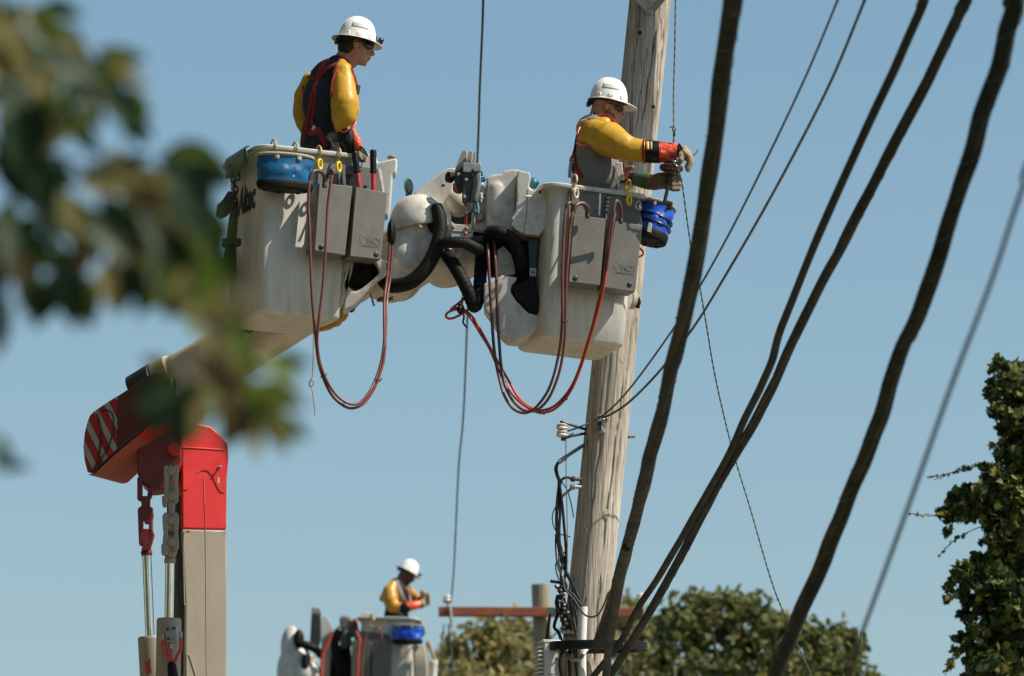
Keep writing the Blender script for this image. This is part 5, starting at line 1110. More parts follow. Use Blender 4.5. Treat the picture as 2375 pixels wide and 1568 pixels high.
# green cover, chain, rope and canvas on the left end of the left bucket
mb = MB(); grid = []
for i in range(9):
    s = i / 8; row = []
    for k, (du, dv, dY) in enumerate(((6, -2, .06), (0, -3, .02), (-2, 4, -.012), (-1, 22, -.014), (0, 44, -.012))):
        u = 524 + (573 - 524) * s; v = 372 + (341 - 372) * s; Yb = 34.30 + (33.80 - 34.30) * s
        row.append(P(u + du + (1.2 * sin(i * 1.7) if k > 2 else 0), v + dv * (1 if k < 4 else .72 + .45 * (1 - abs(s - .4))), Yb + dY - .03))
    grid.append(row)
mb.loft(grid, caps=False, closed=False)
tag(mb.build('rim_cover', MT['sheet'], None, solid=.004, angle=60), 'green vinyl cover draped over the left end of the left bucket rim', 'cover')
def chain_links(pts, Y, label, R=.022, r=.006):
    t = thing('hanging_chain', P(pts[-1][0], pts[-1][1], Y), label, 'chain')
    for i, (u, v) in enumerate(pts):
        c = P(u, v, Y); mb = MB(); a0 = Vector((1, 0, 0)) if i % 2 == 0 else Vector((.3, 1, 0)).normalized()
        mb.tube([c + a0 * cos(a) * R * .62 + Vector((0, 0, 1)) * sin(a) * R * 1.15 for a in [2 * pi * j / 14 for j in range(15)]], r, 7, 1, caps=False); mb.build('link', MT['darksteel'], t)
chain_links([(536, 392), (538, 404), (541, 416), (543, 428), (546, 440), (545, 453), (544, 466)], 34.1, 'dark steel chain hanging at the left end of the left bucket')
chain_links([(556, 386), (554, 398), (551, 410)], 34.05, 'short second chain beside the long one under the green cover')
t = thing('rope_bundle', P(538, 640, 34.05), 'bundle of dark rope bound with coils hanging at the left edge of the left bucket', 'rope')
for i in range(7):
    o = i - 3; PT([(545 + o * 1.5, 468, 34.08 + .01 * o), (542 + o * 2.2, 500, 34.06), (538 + o * 2.6, 540, 34.04 + .012 * o), (536 + o * 2.6, 562, 34.04), (533 + o * 4.0, 600, 34.04 + .012 * o), (530 + o * 4.4, 650, 34.05)], .010, 8, 5).build('strand', MT['canvas'], t)
for k in range(3):
    c = P(537, 556 + k * 6, 34.04); mb = MB(); mb.tube([c + Vector((cos(a) * .052, sin(a) * .05, .006 * sin(a + k))) for a in [2 * pi * i / 20 for i in range(21)]], .008, 8, 1, caps=False); mb.build('binding', MT['canvas'], t)
mb = MB(); mb.slab([P(u, v, 34.12) for u, v in [(500, 500), (503, 475), (516, 462), (530, 440), (544, 448), (538, 480), (528, 498), (510, 507)]], (0, .05, 0)); tag(mb.build('canvas_pouch', MT['canvas'], None, bevel=.015, seg=3), 'khaki canvas pouch tied to the chain at the left end of the left bucket', 'pouch')
# tan leather roll under the left bucket
mb = MB(); ch(mb, [(800, 712, 34.25, .020), (797, 728, 34.25, .034), (786, 742, 34.25, .030), (772, 752, 34.26, .026), (752, 762, 34.27, .020), (742, 766, 34.28, .012)], 12)
tag(mb.build('leather_roll', MT['tan'], None, remesh=.008, smooth=3, disp=(.02, .04)), 'tan leather roll tucked under the right corner of the left bucket', 'leather roll')
tag(PT([(727, 766, 33.95), (727, 800, 33.95), (726, 850, 33.95), (724, 875, 33.95), (720, 882, 33.95), (717, 890, 33.95), (720, 897, 33.95), (726, 893, 33.95), (727, 886, 33.95), (722, 882, 33.95), (719, 892, 33.95), (724, 905, 33.95), (727, 925, 33.95), (730, 950, 33.95), (730, 964, 33.95)], .0036, 6, 6).build('cord', MT['rope']), 'thin knotted tan cord dangling below the left bucket', 'cord')
tag(PT([(859, 680, 34.1), (866, 704, 34.1), (868, 710, 34.1)], .007, 6, 3).build('cord', MT['rope']), 'frayed tan cord end below the boom tip', 'cord')
# coiled rope and black clip at the lower right of the right bucket
t = thing('rope_coil', P(1466, 715, 34.1), 'pale rope coil behind the right edge of the right bucket', 'rope')
for k in range(4): PT([(1466 + k * 2.5, 672, 34.12 + k * .012), (1470 + k * 2.5, 686, 34.1 + k * .012), (1468 + k * 2.5, 702, 34.1 + k * .012), (1461 + k * 2, 716, 34.12 + k * .012)], .007, 8, 5).build('strand', MT['ropetan'], t)
SL([(1474, 690), (1484, 688), (1487, 700), (1483, 714), (1474, 712)], 34.15, .04).build('rope_clip', MT['black'], t, bevel=.006)
tag(PT([(1482, 574, 34.1), (1490, 582, 34.1), (1492, 590, 34.1), (1482, 596, 34.1)], .006, 6, 2).build('red_bracket', MT['redhandle']), 'small red bent rod below the tilted blue bag', 'bracket')
tag(PT([(1490, 452, 34.1), (1498, 462, 34.1), (1493, 476, 34.1), (1500, 488, 34.1), (1510, 480, 34.1), (1508, 466, 34.1)], .008, 8, 5).build('bag_hook', MT['darksteel']), 'dark steel hook holding the tilted blue bag', 'hook')

# insulator and tool in the right worker's hands, and the wires there
t = thing('pin_insulator', P(1556, 402, 33.86), 'glossy brown porcelain insulator held between the right worker\'s gloves', 'insulator')
c = P(1557, 388, 33.83); ai = Vector((.10, 0, 1))
MB().lathe(c, ai, [(-.050, .018), (-.048, .030), (-.030, .032), (-.026, .054), (-.018, .070), (-.004, .074), (.008, .068), (.014, .054), (.020, .046), (.026, .052), (.034, .050), (.042, .034), (.046, .015)], 32, 1.0).build('porcelain_skirt', MT['porcelain'], t, angle=60)
MB().lathe(P(1569, 372, 33.82), (.1, 0, 1), [(-.02, .012), (.0, .018), (.012, .014), (.02, .006)], 12).build('clamp_top', MT['darksteel'], t)
t = thing('insulator_tool', P(1541, 472, 33.9), 'black rod with a square washer held under the insulator', 'tool')
MB().tube([P(1556, 400, 33.85), P(1549, 435, 33.84), P(1541, 470, 33.84)], .0115, 12, 2).build('rod', MT['darksteel'], t)
SL([(1536, 470), (1544, 464), (1561, 468), (1559, 472), (1552, 474)], 33.81, .05).build('square_washer', MT['darksteel'], t, bevel=.003)
MB().lathe(P(1553, 480, 33.84), (.2, 0, 1), [(-.02, .012), (-.015, .016), (.02, .018), (.025, .010)], 10).build('nut', MT['darksteel'], t)
def twisted(pts, r, mat, label, name='wire', turns=None, n=None):
    """two-strand twisted wire"""
    q = catmull([list(P(*a)) for a in pts], 40); q = [Vector(a) for a in q]
    t = thing(name, q[-1], label, 'wire'); L = 0; S = [[], []]
    for i, c in enumerate(q):
        if i: L += (q[i] - q[i - 1]).length
        tt = (q[min(i + 1, len(q) - 1)] - q[max(i - 1, 0)]).normalized(); x = Vector((0, 1, 0)); x = (x - tt * x.dot(tt)).normalized(); y = tt.cross(x)
        for k in (0, 1):
            a = L / .05 * pi + k * pi; S[k].append(c + (x * cos(a) + y * sin(a)) * r * .8)
    for k in (0, 1): mb = MB(); mb.tube(S[k], r, 5, 1); mb.build('strand', mat, t)
    return t
tw_ = twisted([(1575, -500, 33.9), (1567, -12, 33.86), (1565, 120, 33.86), (1562.5, 220, 33.86), (1563, 300, 33.85), (1562, 332, 33.84)], .0035, MT['wiregreen'], 'green twisted copper wire rising beside the pole to the top of the picture')
PT([(1554, 296, 33.85), (1559, 294, 33.84), (1566, 298, 33.83), (1566, 304, 33.84), (1560, 303, 33.86), (1561, 297, 33.85), (1566, 312, 33.84), (1562, 318, 33.84), (1566, 326, 33.84)], .0035, 6, 5).build('wire_knot', MT['darksteel'], tw_)
twisted([(1562, 374, 33.76), (1567, 384, 33.755), (1574, 395, 33.76), (1582, 426, 33.8), (1592, 500, 33.9), (1604, 580, 34.0), (1620, 650, 34.1), (1636, 740, 34.3), (1660, 880, 34.6), (1698, 1040, 35.0), (1740, 1180, 35.3), (1790, 1350, 35.7), (1830, 1450, 36), (1890, 1585, 36.4), (2010, 1850, 37.2)], .0032, MT['wiregreen'], 'thin twisted wire sagging from the insulator to the lower right')
tag(PT([(1601, 358, 33.86), (1609, 360, 33.86), (1614, 355, 33.86), (1619, 348, 33.86)], .003, 6, 4).build('wire', MT['darkred']), 'short red wire end sticking out of the right worker\'s glove', 'wire')
# ------------------------------------------------------------------ cables and wires
def cable(pts, r, mat, label, n=14, sub=8, lash=0, name='cable', wob=0, cat='cable'):
    q = [P(*a) for a in pts]
    # the lines run on past the picture: overhead towards the next pole, and on where they leave at the bottom
    if pts[0][1] < 200: d = q[0] - q[1]; d = Vector((d.x, d.y, d.z * .8)).normalized(); q = [q[0] + d * 16, q[0] + d * 9, q[0] + d * 4] + q
    if pts[-1][1] > 1588 and pts[-1][2] < 30: d = (q[-1] - q[-2]).normalized(); q = q + [q[-1] + d * 3, q[-1] + d * 6]
    q = [Vector(a) for a in catmull([list(a) for a in q], sub)]
    rr = [r * (1 + .05 * noise.noise(Vector((i * .23, r * 90, 0)))) for i in range(len(q))]
    if wob:
        q = [a + Vector((noise.noise(Vector((i * .17, 3, r * 50))), 0, noise.noise(Vector((i * .13, 9, r * 50))))) * wob for i, a in enumerate(q)]
    if not lash:
        mb = MB(); mb.tube(q, rr, n, 1); return tag(mb.build(name, mat, None), label, cat)
    t = thing(name, q[-1], label, cat)
    # loose bundle: three jackets wound round each other at a long, uneven lay
    N3 = 3; S = [[] for _ in range(N3 + 1)]; R3_ = [[] for _ in range(N3 + 1)]
    q2 = []
    for i in range(len(q) - 1):
        for k in range(3): q2.append(q[i] + (q[i + 1] - q[i]) * (k / 3))
    q2.append(q[-1]); L = 0
    for i, c in enumerate(q2):
        if i: L += (c - q2[i - 1]).length
        tt = (q2[min(i + 1, len(q2) - 1)] - q2[max(i - 1, 0)]).normalized(); x = Vector((1, 0, 0)); x = (x - tt * x.dot(tt)).normalized(); y = tt.cross(x)
        ph = L * .8 + .9 * noise.noise(Vector((L * .9, lash, 0)))
        for k in range(N3):
            a = lash + ph + k * 2 * pi / N3; o = r * (.40 + .10 * noise.noise(Vector((L * 1.6, k * 5, lash))))
            S[k].append(c + (x * cos(a) + y * sin(a)) * o); R3_[k].append(r * (.66, .60, .54)[k] * (1 + .07 * noise.noise(Vector((L * 2.3, k * 3, lash + 4)))))
        a = L * 22; S[N3].append(c + (x * cos(a) + y * sin(a)) * r * .92); R3_[N3].append(r * .05)
    for k in range(N3): MB().tube(S[k], R3_[k], 12, 1).build('jacket', (mat, MT['bundlebrown'], mat)[k], t)
    MB().tube(S[N3], R3_[N3], 5, 1).build('lashing_wire', MT['wiregreen'], t)
    return t
cable([(1706, -40, 20), (1700, 10, 20.3), (1680, 150, 21), (1655, 330, 22), (1622, 560, 23.3), (1584, 740, 24.5), (1552, 880, 26), (1525, 1000, 27.5), (1490, 1130, 29.2), (1460, 1250, 31), (1432, 1350, 32.5), (1408, 1440, 33.7), (1384, 1500, 34.5)], .038, MT['bundle'], 'thick weathered cable running from the pole foot up past the right worker', lash=2.6, n=18)
cable([(1452, 1270, 31.1), (1440, 1340, 32.0), (1426, 1420, 33), (1412, 1500, 33.9), (1404, 1590, 34.2)], .025, MT['bundlebrown'], 'short branch of the thick cable dropping past the black ring at the pole')
cable([(2160, -40, 22), (2140, 8, 22.3), (2080, 150, 23), (1990, 340, 24), (1893, 560, 25.5), (1816, 748, 27), (1786, 850, 27.8), (1736, 955, 28.8), (1676, 1080, 30), (1608, 1200, 31.2), (1546, 1308, 32.3), (1482, 1408, 33.2), (1440, 1485, 34), (1368, 1580, 34.6)], .0195, MT['bundle'], 'thinner upper cable of the pair that splits above the middle right', wob=.006)
cable([(2262, -40, 22), (2240, 4, 22.2), (2180, 128, 23), (2090, 306, 24), (2000, 480, 25), (1900, 668, 26.5), (1832, 806, 27.6), (1772, 935, 28.6), (1704, 1058, 29.8), (1640, 1172, 31), (1582, 1288, 32.1), (1522, 1395, 33.1), (1464, 1488, 34), (1404, 1585, 34.5)], .0265, MT['bundle'], 'thicker lower cable of the pair running to the pole foot', lash=1.0, n=16)
cable([(2372, -60, 19.5), (2356, 0, 19.8), (2332, 100, 20), (2290, 240, 20.4), (2242, 385, 20.8), (2192, 550, 21.3), (2132, 715, 21.8), (2078, 845, 22.3), (2036, 985, 22.8), (1972, 1135, 23.4), (1922, 1268, 24), (1872, 1380, 24.5), (1830, 1490, 25), (1790, 1590, 25.4)], .035, MT['bundle'], 'rightmost thick wavy cable crossing from top right to bottom', lash=2.9, wob=.013, n=18)
cable([(2480, 150, 14.8), (2370, 440, 15.2), (2300, 650, 15.5), (2210, 885, 16), (2130, 1110, 16.5), (2050, 1330, 17), (1990, 1495, 17.5), (1962, 1590, 17.8)], .0066, MT['wire'], 'thin blurred wire right of the thick wavy cable', name='wire', cat='wire', n=8)
cable([(1960, -40, 24), (1943, 0, 24.3), (1872, 170, 25.5), (1785, 355, 27), (1695, 535, 28.8), (1605, 695, 30.6), (1530, 808, 32), (1455, 908, 33.6), (1400, 962, 34.7), (1345, 990, 34.78), (1316, 1000, 34.8)], .0058, MT['wire'], 'upper thin wire running from the spool insulator to the top right', name='wire', cat='wire', n=8)
cable([(2026, -40, 24), (2006, 0, 24.3), (1932, 178, 25.5), (1852, 338, 27), (1765, 498, 28.6), (1682, 640, 30.2), (1612, 754, 31.4), (1532, 858, 32.8), (1462, 930, 34), (1415, 962, 34.6), (1396, 968, 34.72)], .0072, MT['wire'], 'lower thin wire ending at the bracket on the pole', name='wire', cat='wire', n=8)
cable([(1122, -40, 38), (1119, 60, 39), (1113, 200, 41), (1107, 370, 43.5), (1094, 560, 47), (1084, 740, 50.5), (1075, 960, 55), (1064, 1080, 57.5), (1056, 1250, 61.5), (1052, 1330, 64), (1046, 1396, 67.8)], .0090, MT['wire'], 'thin wire dropping behind the boom tip to the distant crossarm', name='wire', cat='wire', n=8)
# ------------------------------------------------------------------ hardware on the main pole
t = thing('spool_insulator', P(1304, 1010, 34.85), 'pair of pale spool insulators on a bracket at the left of the pole', 'insulator')
for v in (990, 1006.5): MB().lathe(P(1303.6, v, 34.8), (.05, 0, 1), [(-.020, .018), (-.018, .030), (-.010, .037), (-.002, .034), (.0, .028), (.004, .034), (.012, .036), (.018, .028), (.020, .016)], 24).build('spool', MT['whiteporcelain'], t, angle=60)
PT([(1299, 980, 34.8), (1306, 979, 34.8), (1322, 984, 34.82), (1342, 991, 34.86), (1366, 998, 34.93)], .009, 8, 4).build('strap', MT['darksteel'], t)
PT([(1306, 1022, 34.8), (1312, 1016, 34.8), (1328, 1011, 34.83), (1364, 1004, 34.93)], .009, 8, 4).build('strap', MT['darksteel'], t)
MB().tube([P(1303, 978, 34.8), P(1304, 1022, 34.8)], .008, 8, 1).build('spindle', MT['darksteel'], t)
PT([(1317, 1012, 34.79), (1324, 1008, 34.79), (1330, 1004, 34.79)], .004, 6, 3).build('tie_wire', MT['wire'], t)
t = thing('pole_bracket', P(1394, 1000, 34.75), 'rusty clevis bracket bolted to the front of the pole holding a wire', 'bracket')
c = pole_front(1393, 985)
SL([(1384, 972), (1392, 966), (1404, 970), (1402, 980), (1398, 990), (1404, 1004), (1386, 1004), (1383, 990)], c.y - .045, .05).build('clevis', MT['steel'], t, bevel=.006)
SL([(1386, 978), (1396, 976), (1394, 1000), (1386, 998)], c.y - .052, .01).build('clevis_shade_strip', MT['ink'], t)  # black strip laid on for the shade in the clevis gap
PT([(1380, 970, c.y - .05), (1390, 964, c.y - .06), (1400, 966, c.y - .06), (1408, 972, c.y - .05), (1405, 978, c.y - .045)], .008, 8, 4).build('pin', MT['rust'], t)
# riser cables
def rc(pts, r, label, mat='cable', cat='cable', n=8): return tag(PT(pts, r, n, 6).build('riser_cable', MT[mat]), label, cat, 'riser cables on the main pole')
YR = 34.84
t = thing('weatherhead', P(1296, 1075, YR), 'grey service elbow sloping from the pole above the riser cables', 'service elbow')
PT([(1360, 1029, YR + .08), (1342, 1040, YR + .05), (1318, 1056, YR), (1312, 1060, YR)], .011, 8, 3).build('arm', MT['wiregreen'], t); PT([(1313, 1060, YR), (1296, 1072, YR)], .015, 10, 1).build('sleeve', MT['steel'], t)
rc([(1295, 1072, YR), (1289, 1086, YR), (1292, 1102, YR), (1297, 1119, YR), (1293, 1161, YR), (1291, 1205, YR), (1294, 1250, YR), (1302, 1300, YR), (1322, 1345, YR), (1340, 1378, YR - .02), (1352, 1404, YR - .05)], .0105, 'thickest black riser cable leaving the grey elbow and bending to the white conduit')
rc([(1293, 1074, YR - .02), (1291, 1090, YR - .02), (1297, 1118, YR - .02), (1304, 1172, YR - .02), (1309, 1227, YR - .02), (1313, 1280, YR - .02), (1312, 1320, YR - .02), (1308, 1352, YR - .02), (1300, 1390, YR - .02)], .0085, 'glossy straight riser cable just left of the pole', 'blackgloss')
rc([(1350, 1112, YR + .09), (1334, 1111, YR + .05), (1322, 1108, YR), (1308, 1109, YR), (1300, 1120, YR), (1297, 1150, YR), (1299, 1190, YR + .01), (1297, 1230, YR + .01), (1300, 1275, YR + .01), (1312, 1320, YR), (1330, 1360, YR - .02), (1346, 1395, YR - .03)], .0085, 'riser cable from the upper knob connector on the pole')
rc([(1348, 1124, YR + .09), (1334, 1129, YR + .05), (1326, 1133, YR), (1312, 1144, YR), (1304, 1152, YR), (1300, 1165, YR)], .0085, 'short grey tail from the lower knob connector', 'wiregreen')
rc([(1293, 1168, YR), (1283, 1188, YR), (1281, 1205, YR), (1286, 1225, YR), (1298, 1238, YR), (1322, 1245, YR + .05)], .0035, 'thin black loop of wire bulging left of the riser cables')
rc([(1294, 1100, YR), (1302, 1116, YR), (1314, 1134, YR), (1322, 1158, YR + .03), (1328, 1185, YR + .05), (1330, 1200, YR + .07)], .0035, 'thin dark wire crossing behind the connectors')
rc([(1312.5, 1020, YR - .02), (1313, 1090, YR - .02), (1315, 1180, YR - .02), (1316, 1275, YR - .02), (1315, 1330, YR - .02)], .0030, 'thin green ground wire hanging straight down from the spool insulators', 'wiregreen')
for v, Y0 in ((1111, YR), (1129, YR)):
    tag(MB().lathe(P(1328, v, Y0), (1, .3, 0), [(-.015, .012), (-.005, .018), (.01, .020), (.015, .012), (.055, .012)], 10).build('connector', MT['brownrubber'] if v < 1120 else MT['steel']), 'dark knob connector on the pole above the grey one' if v < 1120 else 'grey knob connector on the pole below the dark one', 'connector')
rc([(1296, 1345, YR), (1290, 1325, YR), (1289, 1310, YR), (1293, 1301, YR), (1298, 1312, YR), (1299, 1340, YR)], .004, 'small upright wire loop above the terminal stack')
rc([(1304, 1340, YR - .04), (1310, 1366, YR - .05), (1318, 1376, YR - .06), (1332, 1392, YR - .08), (1346, 1414, YR - .12), (1358, 1427, YR - .16), (1374, 1431, YR - .2), (1388, 1424, YR - .22), (1398, 1408, YR - .24), (1412, 1372, YR - .4)], .0058, 'slack cable drooping in front of the white conduit', 'wire')
rc([(1316, 1368, YR - .03), (1328, 1378, YR - .04), (1342, 1394, YR - .05), (1352, 1406, YR - .07)], .0065, 'bright cable running into the top of the white conduit', 'wire')
rc([(1326, 1370, YR + .02), (1332, 1400, YR), (1340, 1440, YR - .02), (1346, 1478, YR - .04)], .006, 'black cable passing left of the white conduit')
rc([(1320, 1370, YR + .02), (1322, 1400, YR), (1332, 1440, YR - .02), (1338, 1478, YR - .04)], .006, 'inner black cable beside the terminal stack')
rc([(1313, 1410, YR - .04), (1318, 1432, YR - .05), (1322, 1450, YR - .05), (1322, 1468, YR - .04)], .008, 'shiny curved cable hugging the terminal stack', 'blackgloss')
rc([(1294, 1380, YR - .02), (1290, 1398, YR - .02), (1294, 1420, YR - .02), (1287, 1444, YR - .02), (1286, 1456, YR - .02), (1296, 1468, YR - .02), (1303, 1490, YR - .02)], .010, 'black bowed cable on the left of the terminal stack', 'blackgloss')
rc([(1290, 1366, YR), (1287, 1358, YR), (1292, 1362, YR - .01), (1302, 1390, YR - .03), (1312, 1420, YR - .04)], .004, 'thin wire crossing the terminal stack')
for i, (du, lb) in enumerate(((-9, 'leftmost of the thin black cables tangled beside the lower pole'), (-4, 'slack black cable crossing in front of the straight risers'), (5, 'thin black cable close to the pole flank'), (10, 'short black cable running from the pole flank to the terminal stack'))):
    rc([(1298 + du, 1240 + i * 12, YR + .02), (1302 + du * 1.4, 1280 + i * 8, YR - .01), (1299 + du * .4, 1320, YR - .03), (1308 - du * .8, 1362, YR - .04), (1300 + du * 1.2, 1400, YR - .05), (1312 + du * .6, 1440, YR - .05), (1318 + du, 1478, YR - .04)], .0055, lb)
# terminal stack of clamps
t = thing('terminal_stack', P(1306, 1470, YR), 'vertical stack of dark terminal clamps and bolts left of the pole', 'terminal stack')
MB().tube([P(1299, 1358, YR), P(1304, 1410, YR), P(1308, 1470, YR)], .012, 8, 2).build('post', MT['darksteel'], t)
rnd = random.Random(3)
for i in range(13):
    v = 1362 + i * 8.6; u = 1300 + i * .9 + rnd.uniform(-4, 6)
    c = P(u, v, YR - .03 - rnd.random() * .03); rx = rnd.uniform(-.6, .6)
    MB().box(FR(c, rnd.uniform(-40, 40), rnd.uniform(-25, 25)), (-.018, -.014, -.010), (.018 + rnd.random() * .01, .014, .010)).build('clamp', MT['darksteel'] if i % 3 else MT['blackgloss'], t, bevel=.003)
    MB().lathe(c + Vector((rnd.uniform(-.02, .02), -.02, 0)), (rnd.uniform(-.5, .9), -1, .2), [(0, .008), (.012, .008), (.013, .005), (.022, .005)], 6).build('bolt', MT['steel'], t)
MB().lathe(P(1318, 1466, YR - .06), (1, -.2, -.1), [(-.05, .008), (-.03, .014), (-.01, .014), (-.006, .009), (.02, .009), (.022, .013), (.036, .013), (.038, .006)], 10).build('end_clamp', MT['steel'], t)
PT([(1276, 1348, YR), (1292, 1350, YR), (1298, 1351, YR)], .010, 8, 2).build('stud', MT['darksteel'], t)
SL([(1268, 1413), (1272, 1409), (1289, 1411), (1292, 1424), (1280, 1425), (1268, 1421)], YR, .05).build('ground_clamp', MT['steel'], t, bevel=.004)
PT([(1276, 1425, YR), (1273, 1440, YR), (1268, 1470, YR), (1267, 1488, YR)], .0075, 8, 4).build('lead', MT['cable'], t); PT([(1277, 1425, YR - .02), (1274, 1446, YR - .02), (1272, 1470, YR - .02), (1272, 1486, YR - .02)], .006, 8, 4).build('lead', MT['cable'], t)
t = thing('conduit', P(1349, 1490, YR - .05), 'short white plastic conduit standing against the pole', 'conduit')
a, b = P(1349, 1486, YR - .09), P(1352.5, 1408, YR - .09)
MB().loft([[c + Vector((cos(q), sin(q), 0)) * r for q in [2 * pi * i / 24 for i in range(24)]] for c, r in ((a - Vector((0, 0, .3)), .0285), (a, .0285), (b, .0285), (b, .024), (a, .024))], caps=False).build('pipe', MT['pvc'], t)
# black storage ring around the pole and enclosure
t = thing('cable_ring', P(1387, 1506, 34.72), 'flat black cable storage ring fixed across the pole near the bottom edge', 'cable ring')
c = P(1387, 1500, 34.66)
def ring_o(rx, ry, z, n=64): return [c + Vector((rx * cos(2 * pi * i / n), ry * sin(2 * pi * i / n), z)) for i in range(n)]
MB().loft([ring_o(.305, .135, .024), ring_o(.305, .135, -.024), ring_o(.295, .125, -.028), ring_o(.262, .095, -.028), ring_o(.255, .09, -.02), ring_o(.255, .09, .02), ring_o(.262, .095, .028), ring_o(.295, .125, .028), ring_o(.305, .135, .024)], caps=False).build('ring_channel', MT['blackgloss'], t, angle=30)
MB().box(Matrix.Translation(c), (-.254, -.03, -.010), (.254, .03, .010)).build('cross_bar', MT['blackgloss'], t, bevel=.004)
for uu in (1445, 1470): MB().lathe(P(uu, 1494, 34.53), (0, -.2, 1), [(0, .006), (.012, .006), (.013, .002)], 8).build('bolt', MT['steel'], t)
t = thing('splice_enclosure', P(1275, 1568, 34.7), 'pale grey ribbed splice enclosure at the bottom left of the pole', 'enclosure')
FE = FR(P(1262, 1568, 34.62), 14)
zt = .215
MB().box(FE, (0, 0, -.5), (.105, .12, zt)).build('cover', MT['enclosure'], t, bevel=.010, seg=3)
MB().loft([[FE @ Vector((x, y, z)) for x, y in ((-.01, -.004), (.112, -.004), (.112, .125), (-.01, .125))] for z in (zt - .012, zt + .012)]).build('lid', MT['enclosure'], t, bevel=.008)
for i in range(14): MB().box(FE, (-.034, .012, zt - .04 - i * .026), (-.0005, .105, zt - .028 - i * .026)).build('cooling_rib', MT['enclosure'], t, bevel=.003)
MB().box(FE, (.075, -.004, .10), (.082, -.0005, .116)).build('latch_mark', MT['ink'], t)
MB().box(FE, (.02, -.003, .012), (.09, -.0005, .016)).build('seam_line', MT['steel'], t)
for i, (pts, r, m_, lb) in enumerate((([(1312, 1500, 34.66), (1302, 1524, 34.64), (1301, 1550, 34.64), (1308, 1590, 34.66)], .014, 'cable', 'thick cable curving down right of the enclosure'), ([(1322, 1505, 34.7), (1320, 1530, 34.7), (1322, 1590, 34.7)], .010, 'blackgloss', 'first straight cable below the black ring'), ([(1334, 1505, 34.74), (1336, 1540, 34.74), (1342, 1590, 34.74)], .010, 'cable', 'second straight cable below the black ring'), ([(1344, 1508, 34.76), (1348, 1540, 34.76), (1352, 1590, 34.76)], .010, 'blackgloss', 'third straight cable below the black ring'), ([(1314, 1508, 34.72), (1318, 1524, 34.68), (1332, 1530, 34.66), (1346, 1528, 34.68), (1354, 1516, 34.72), (1362, 1506, 34.75)], .012, 'steel', 'grey ribbed tube bent in a U under the black ring'))):
    rc(pts, r, lb, m_)
# ------------------------------------------------------------------ distant pole
t = thing('utility_pole', Vector((P(1254, 1568, YF).x, YF, 0)), 'blurred shorter wooden pole with a rusty crossarm in the background', 'utility pole')
pt = P(1254, 1357, YF); pb = P(1262, 1568, YF); d = (pb - pt).normalized(); rings = []
Lf = pt.z / -d.z
for i in range(40):
    s = Lf * i / 39; r = .112 + .002 * s
    rings.append([pt + d * s + Vector((cos(a), sin(a), 0)) * (r + .006 * noise.noise(Vector((cos(a) * 6, sin(a) * 6, s)))) for a in [2 * pi * j / 28 for j in range(28)]])
MB().loft(rings).build('pole_shaft', MT['wood2'], t)
F = FR(P(1254, 1420, YF - .18), 0, .3)
xl = (P(1017, 1420, YF - .18) - F.translation).x; xr = (P(1490, 1420, YF - .18) - F.translation).x
MB().box(F, (xl, -.05, -.056), (xr, .05, .056)).build('crossarm', MT['tawny'], t, bevel=.008)
for (u0, v0, u1, v1) in ((1164, 1422, 1246, 1494), (1342, 1418, 1268, 1490)):
    MB().tube([P(u0, v0, YF - .25), P(u1, v1, YF - .13)], .022, 6, 1, True, ((0, 1, 0), .5)).build('brace', MT['darksteel'], t)
for u, v in ((1038, 1390), (1486, 1386)):
    c = P(u, v, YF - .18); pi_ = MB().lathe(c, (0, 0, 1), [(-.05, .02), (-.045, .05), (-.02, .062), (.0, .055), (.008, .04), (.02, .05), (.035, .045), (.05, .03), (.055, .01)], 20).build('pin_insulator', MT['whiteporcelain'], t, angle=60)
    MB().tube([c + Vector((0, 0, -.05)), c + Vector((.0, 0, -.16))], .012, 8, 1).build('insulator_pin', MT['steel'], pi_)
    MB().tube([c + Vector((.03, -.07, -.1)), c + Vector((.05, -.08, -.3)), c + Vector((.06, -.08, -.36))], .02, 8, 2).build('insulator_clip', MT['steel'], pi_)
tag(PT([(1040, 1448, YF - .2), (1046, 1500, YF - .2), (1052, 1580, YF - .2)], .012, 6, 3).build('wire', MT['wire']), 'faint slack wire hanging below the left end of the distant crossarm', 'wire')
tag(PT([(1030, 1448, YF - .2), (1024, 1500, YF - .2), (1020, 1580, YF - .2)], .008, 6, 3).build('wire', MT['wire']), 'fainter second wire hanging left below the distant crossarm', 'wire')
# ------------------------------------------------------------------ distant lift
fl2 = thing('aerial_lift', Vector((P(760, 1568, YF).x, YF + .5, 0)), 'blurred distant lift with white boom tip carrying a worker in its bucket', 'aerial lift')
MB().tube([P(700, 1560, YF + .4), P(690, 1700, YF + .6), Vector((P(690, 1700, YF).x, YF + 1, .4))], .2, 16, 2).build('boom', MT['boom'], fl2)
mb = MB(); mb.ell(P(677, 1500, YF), (.14, .18, .26)); mb.ell(P(670, 1560, YF), (.15, .2, .3)); mb.ell(P(712, 1570, YF - .1), (.18, .2, .22)); mb.ell(P(690, 1530, YF), (.16, .2, .2)); mb.build('boom_tip', MT['fairing'], fl2, remesh=.02, smooth=4)
mb = MB(); mb.ell(P(693, 1481, YF - .16), (.065, .08, .11)); mb.build('opening_shade_plug', MT['black'], fl2)  # black plug for the shaded opening
corr('hose_sheath', [P(690, 1492, YF - .22), P(712, 1497, YF - .24), P(732, 1506, YF - .2), P(745, 1520, YF - .1)], .05, MT['black'], fl2)
corr('hose_sheath', [P(712, 1520, YF - .22), P(708, 1545, YF - .24), P(716, 1580, YF - .2)], .05, MT['black'], fl2)
mb = SL([(706, 1486), (736, 1490), (738, 1510), (706, 1500)], YF - .1, .1); mb.build('head_plate', MT['fairing'], fl2, bevel=.01)
